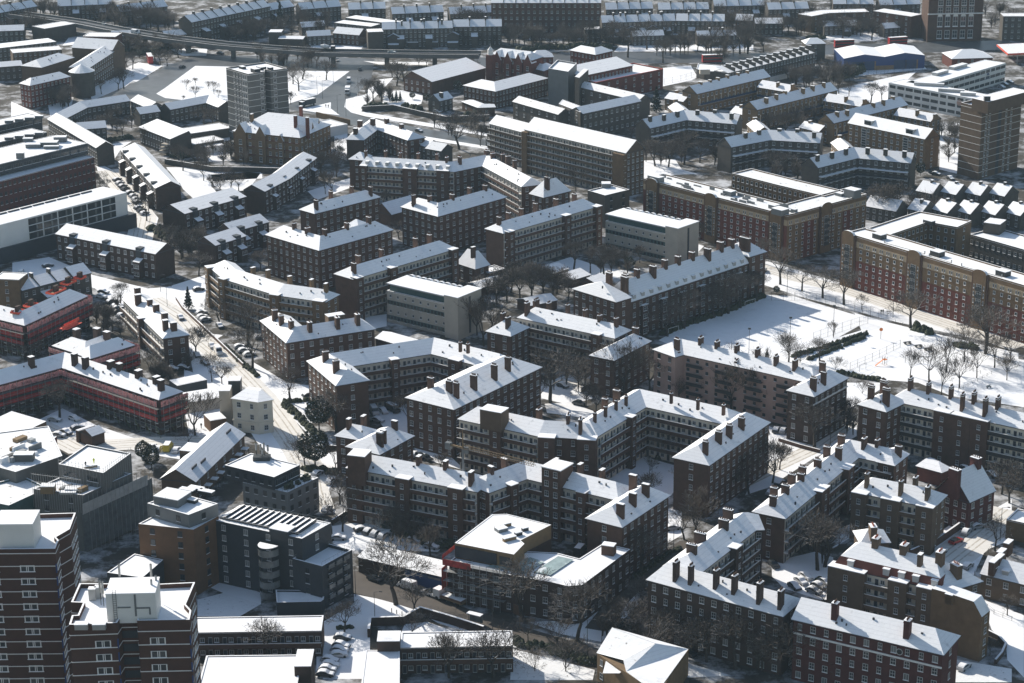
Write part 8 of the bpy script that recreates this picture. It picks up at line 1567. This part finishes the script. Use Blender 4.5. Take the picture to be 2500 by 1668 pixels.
b = B('low_hall', 'narrow single-storey link with a white roof behind the U-shaped gallery block', 'hall', 12, 1200, 60); b.wing(11, [(1090, 1530), (1420, 1625)], 5, w=7, rh=1.6, roof='gable', fs='b', es='bb', snow='snow'); b.done()
b = B('small_house', 'cottage with snowy stepped dormers and terraces at the right edge', 'house', 33, 2100, 650, brick='brick_tan'); b.wing(33, [(1965, 632), (2420, 745)], 6, w=8, rh=3.4, roof='gable', fs='w', es='bb', n=2); F, z, w = b.last; d = (F[1]-F[0]).normalized(); nn = Vector((-d.y, d.x))
for u in (.2, .45): m = MB(); q = F[0].lerp(F[1], u)+nn*1.6; m.box(q, d, 1.5, 2.0, 6.3, 8.0, 0); m.box(q, d, 1.8, 2.3, 8.004, 8.2, 1); m.build('dormer', ['frame_white', 'snow'], b.root)
for X, Y in ((2150, 420), (2130, 470), (2080, 510), (2210, 340)): b.box('chimney', 33, X, Y, 6.5, 10, 3, 1.4, ('brick_brown', 'snow'), d=nn)
b.done()
b = B('small_house', 'tan box building cut by the right edge beside the lane', 'house', 33, 2215, 150, brick='brick_ochre'); b.wing(33, [(2192, 150), (2420, 200)], 5, w=8, roof='flat', par=.3, fs='b', es='bb'); b.done()
# far wood: reads as one mass behind and between the farthest roofs
rw = random.Random(11); b = MB()
def far_tree(p, h):
    for i in range(5): a = rw.uniform(0, 6.28); b.tube(p, p+Vector((math.cos(a)*.4, math.sin(a)*.4, h*.5)), .16, .1, 0, 3)
    for i in range(56):
        a = rw.uniform(0, 6.28); u = rw.uniform(0, 1); r0 = h*.36*math.sin(u*2.6+.3); s = p+Vector((0, 0, h*(.25+.3*u))); e = p+Vector((math.cos(a)*r0, math.sin(a)*r0, h*(.38+.62*u))); b.tube(s, e, .07, .03, 1, 3)
        for k in range(3): q = s.lerp(e, rw.uniform(.4, 1)); b.tube(q, q+Vector((rw.gauss(0, .8), rw.gauss(0, .8), rw.uniform(.4, 1.6))), .035, .02, 1, 3)
AREAS = [(0, [(150, 110), (1000, 160)], 26, 9), (0, [(900, 190), (1600, 300)], 26, 11), (0, [(1100, 430), (1700, 480)], 14, 8), (0, [(2050, 330), (2350, 380)], 14, 9), (10, [(-20, 130), (700, 330)], 34, 9), (10, [(0, 530), (700, 600)], 16, 8), (10, [(1150, 360), (2300, 420)], 26, 8), (20, [(50, 330), (900, 430)], 30, 10), (20, [(850, 260), (2300, 440)], 50, 11), (20, [(1500, 100), (2300, 300)], 22, 11), (20, [(1300, 470), (2200, 520)], 18, 10), (30, [(-20, 130), (1350, 330)], 56, 10), (30, [(250, 690), (800, 800)], 22, 9), (30, [(2000, 130), (2300, 300)], 10, 9), (0, [(-20, 130), (420, 330)], 16, 9), (0, [(380, 880), (620, 980)], 8, 8)]
AREAS += [(20, [(1230, 1250), (1980, 1500)], 16, 8), (30, [(-20, 1030), (480, 1240)], 12, 8), (30, [(1600, 1180), (1760, 1560)], 7, 7), (0, [(560, 1080), (1200, 1200)], 10, 6), (1, [(1450, 560), (1850, 900)], 12, 7), (10, [(1600, 1080), (2100, 1250)], 9, 8), (20, [(-100, 790), (560, 900)], 12, 7), (0, [(1550, 1380), (2300, 1500)], 12, 7), (22, [(330, 120), (740, 540)], 12, 10), (22, [(1500, 400), (2330, 640)], 14, 11),
 (23, [(800, 1050), (1180, 1240)], 7, 5), (33, [(180, 380), (620, 560)], 6, 8), (23, [(1280, 1280), (2340, 1500)], 12, 9), (11, [(1900, 1080), (2300, 1250)], 5, 7), (21, [(0, 1050), (520, 1250)], 4, 8), (21, [(560, 860), (1150, 960)], 4, 6), (30, [(0, 1560), (500, 1640)], 6, 8), (31, [(960, 420), (1700, 470)], 9, 9), (32, [(600, 800), (860, 950)], 4, 7), (2, [(1350, 280), (1720, 450)], 8, 6), (12, [(560, 420), (760, 620)], 0, 6), (1, [(860, 1250), (1100, 1500)], 6, 6), (0, [(420, 900), (640, 1000)], 8, 8), (10, [(950, 850), (1250, 960)], 8, 7), (13, [(1240, 260), (1750, 380)], 7, 6)]
for t, ((x0, y0), (x1, y1)), n, h in AREAS:
    for i in range(n): far_tree(at(t, rw.uniform(x0, x1), rw.uniform(y0, y1)), h*rw.uniform(.7, 1.25))
tag(b.build('bare_treeline', ['bark', 'twigs']), kind='stuff')
g = MB(); g.face([(-640, -10, 0), (640, -10, 0), (640, 1660, 0), (-640, 1660, 0)]); o = g.build('ground', ['winter_ground']); tag(o, kind='structure')
# ================================================================ winter haze
h = MB(); h.prism([Vector((-660, -40)), Vector((660, -40)), Vector((660, 1680)), Vector((-660, 1680))], -1.0, 236.0, 0)
hz = h.build('haze', []); hm = bpy.data.materials.new('haze'); hm.use_nodes = True; n = hm.node_tree; n.nodes.clear()
v = n.nodes.new('ShaderNodeVolumePrincipled'); v.inputs['Color'].default_value = (0.56, 0.79, 0.97, 1); v.inputs['Density'].default_value = 0.000065; v.inputs['Anisotropy'].default_value = 0.0
om = n.nodes.new('ShaderNodeOutputMaterial'); n.links.new(v.outputs[0], om.inputs['Volume']); hz.data.materials.append(hm); tag(hz, kind='stuff'); hz.display_type = 'WIRE'
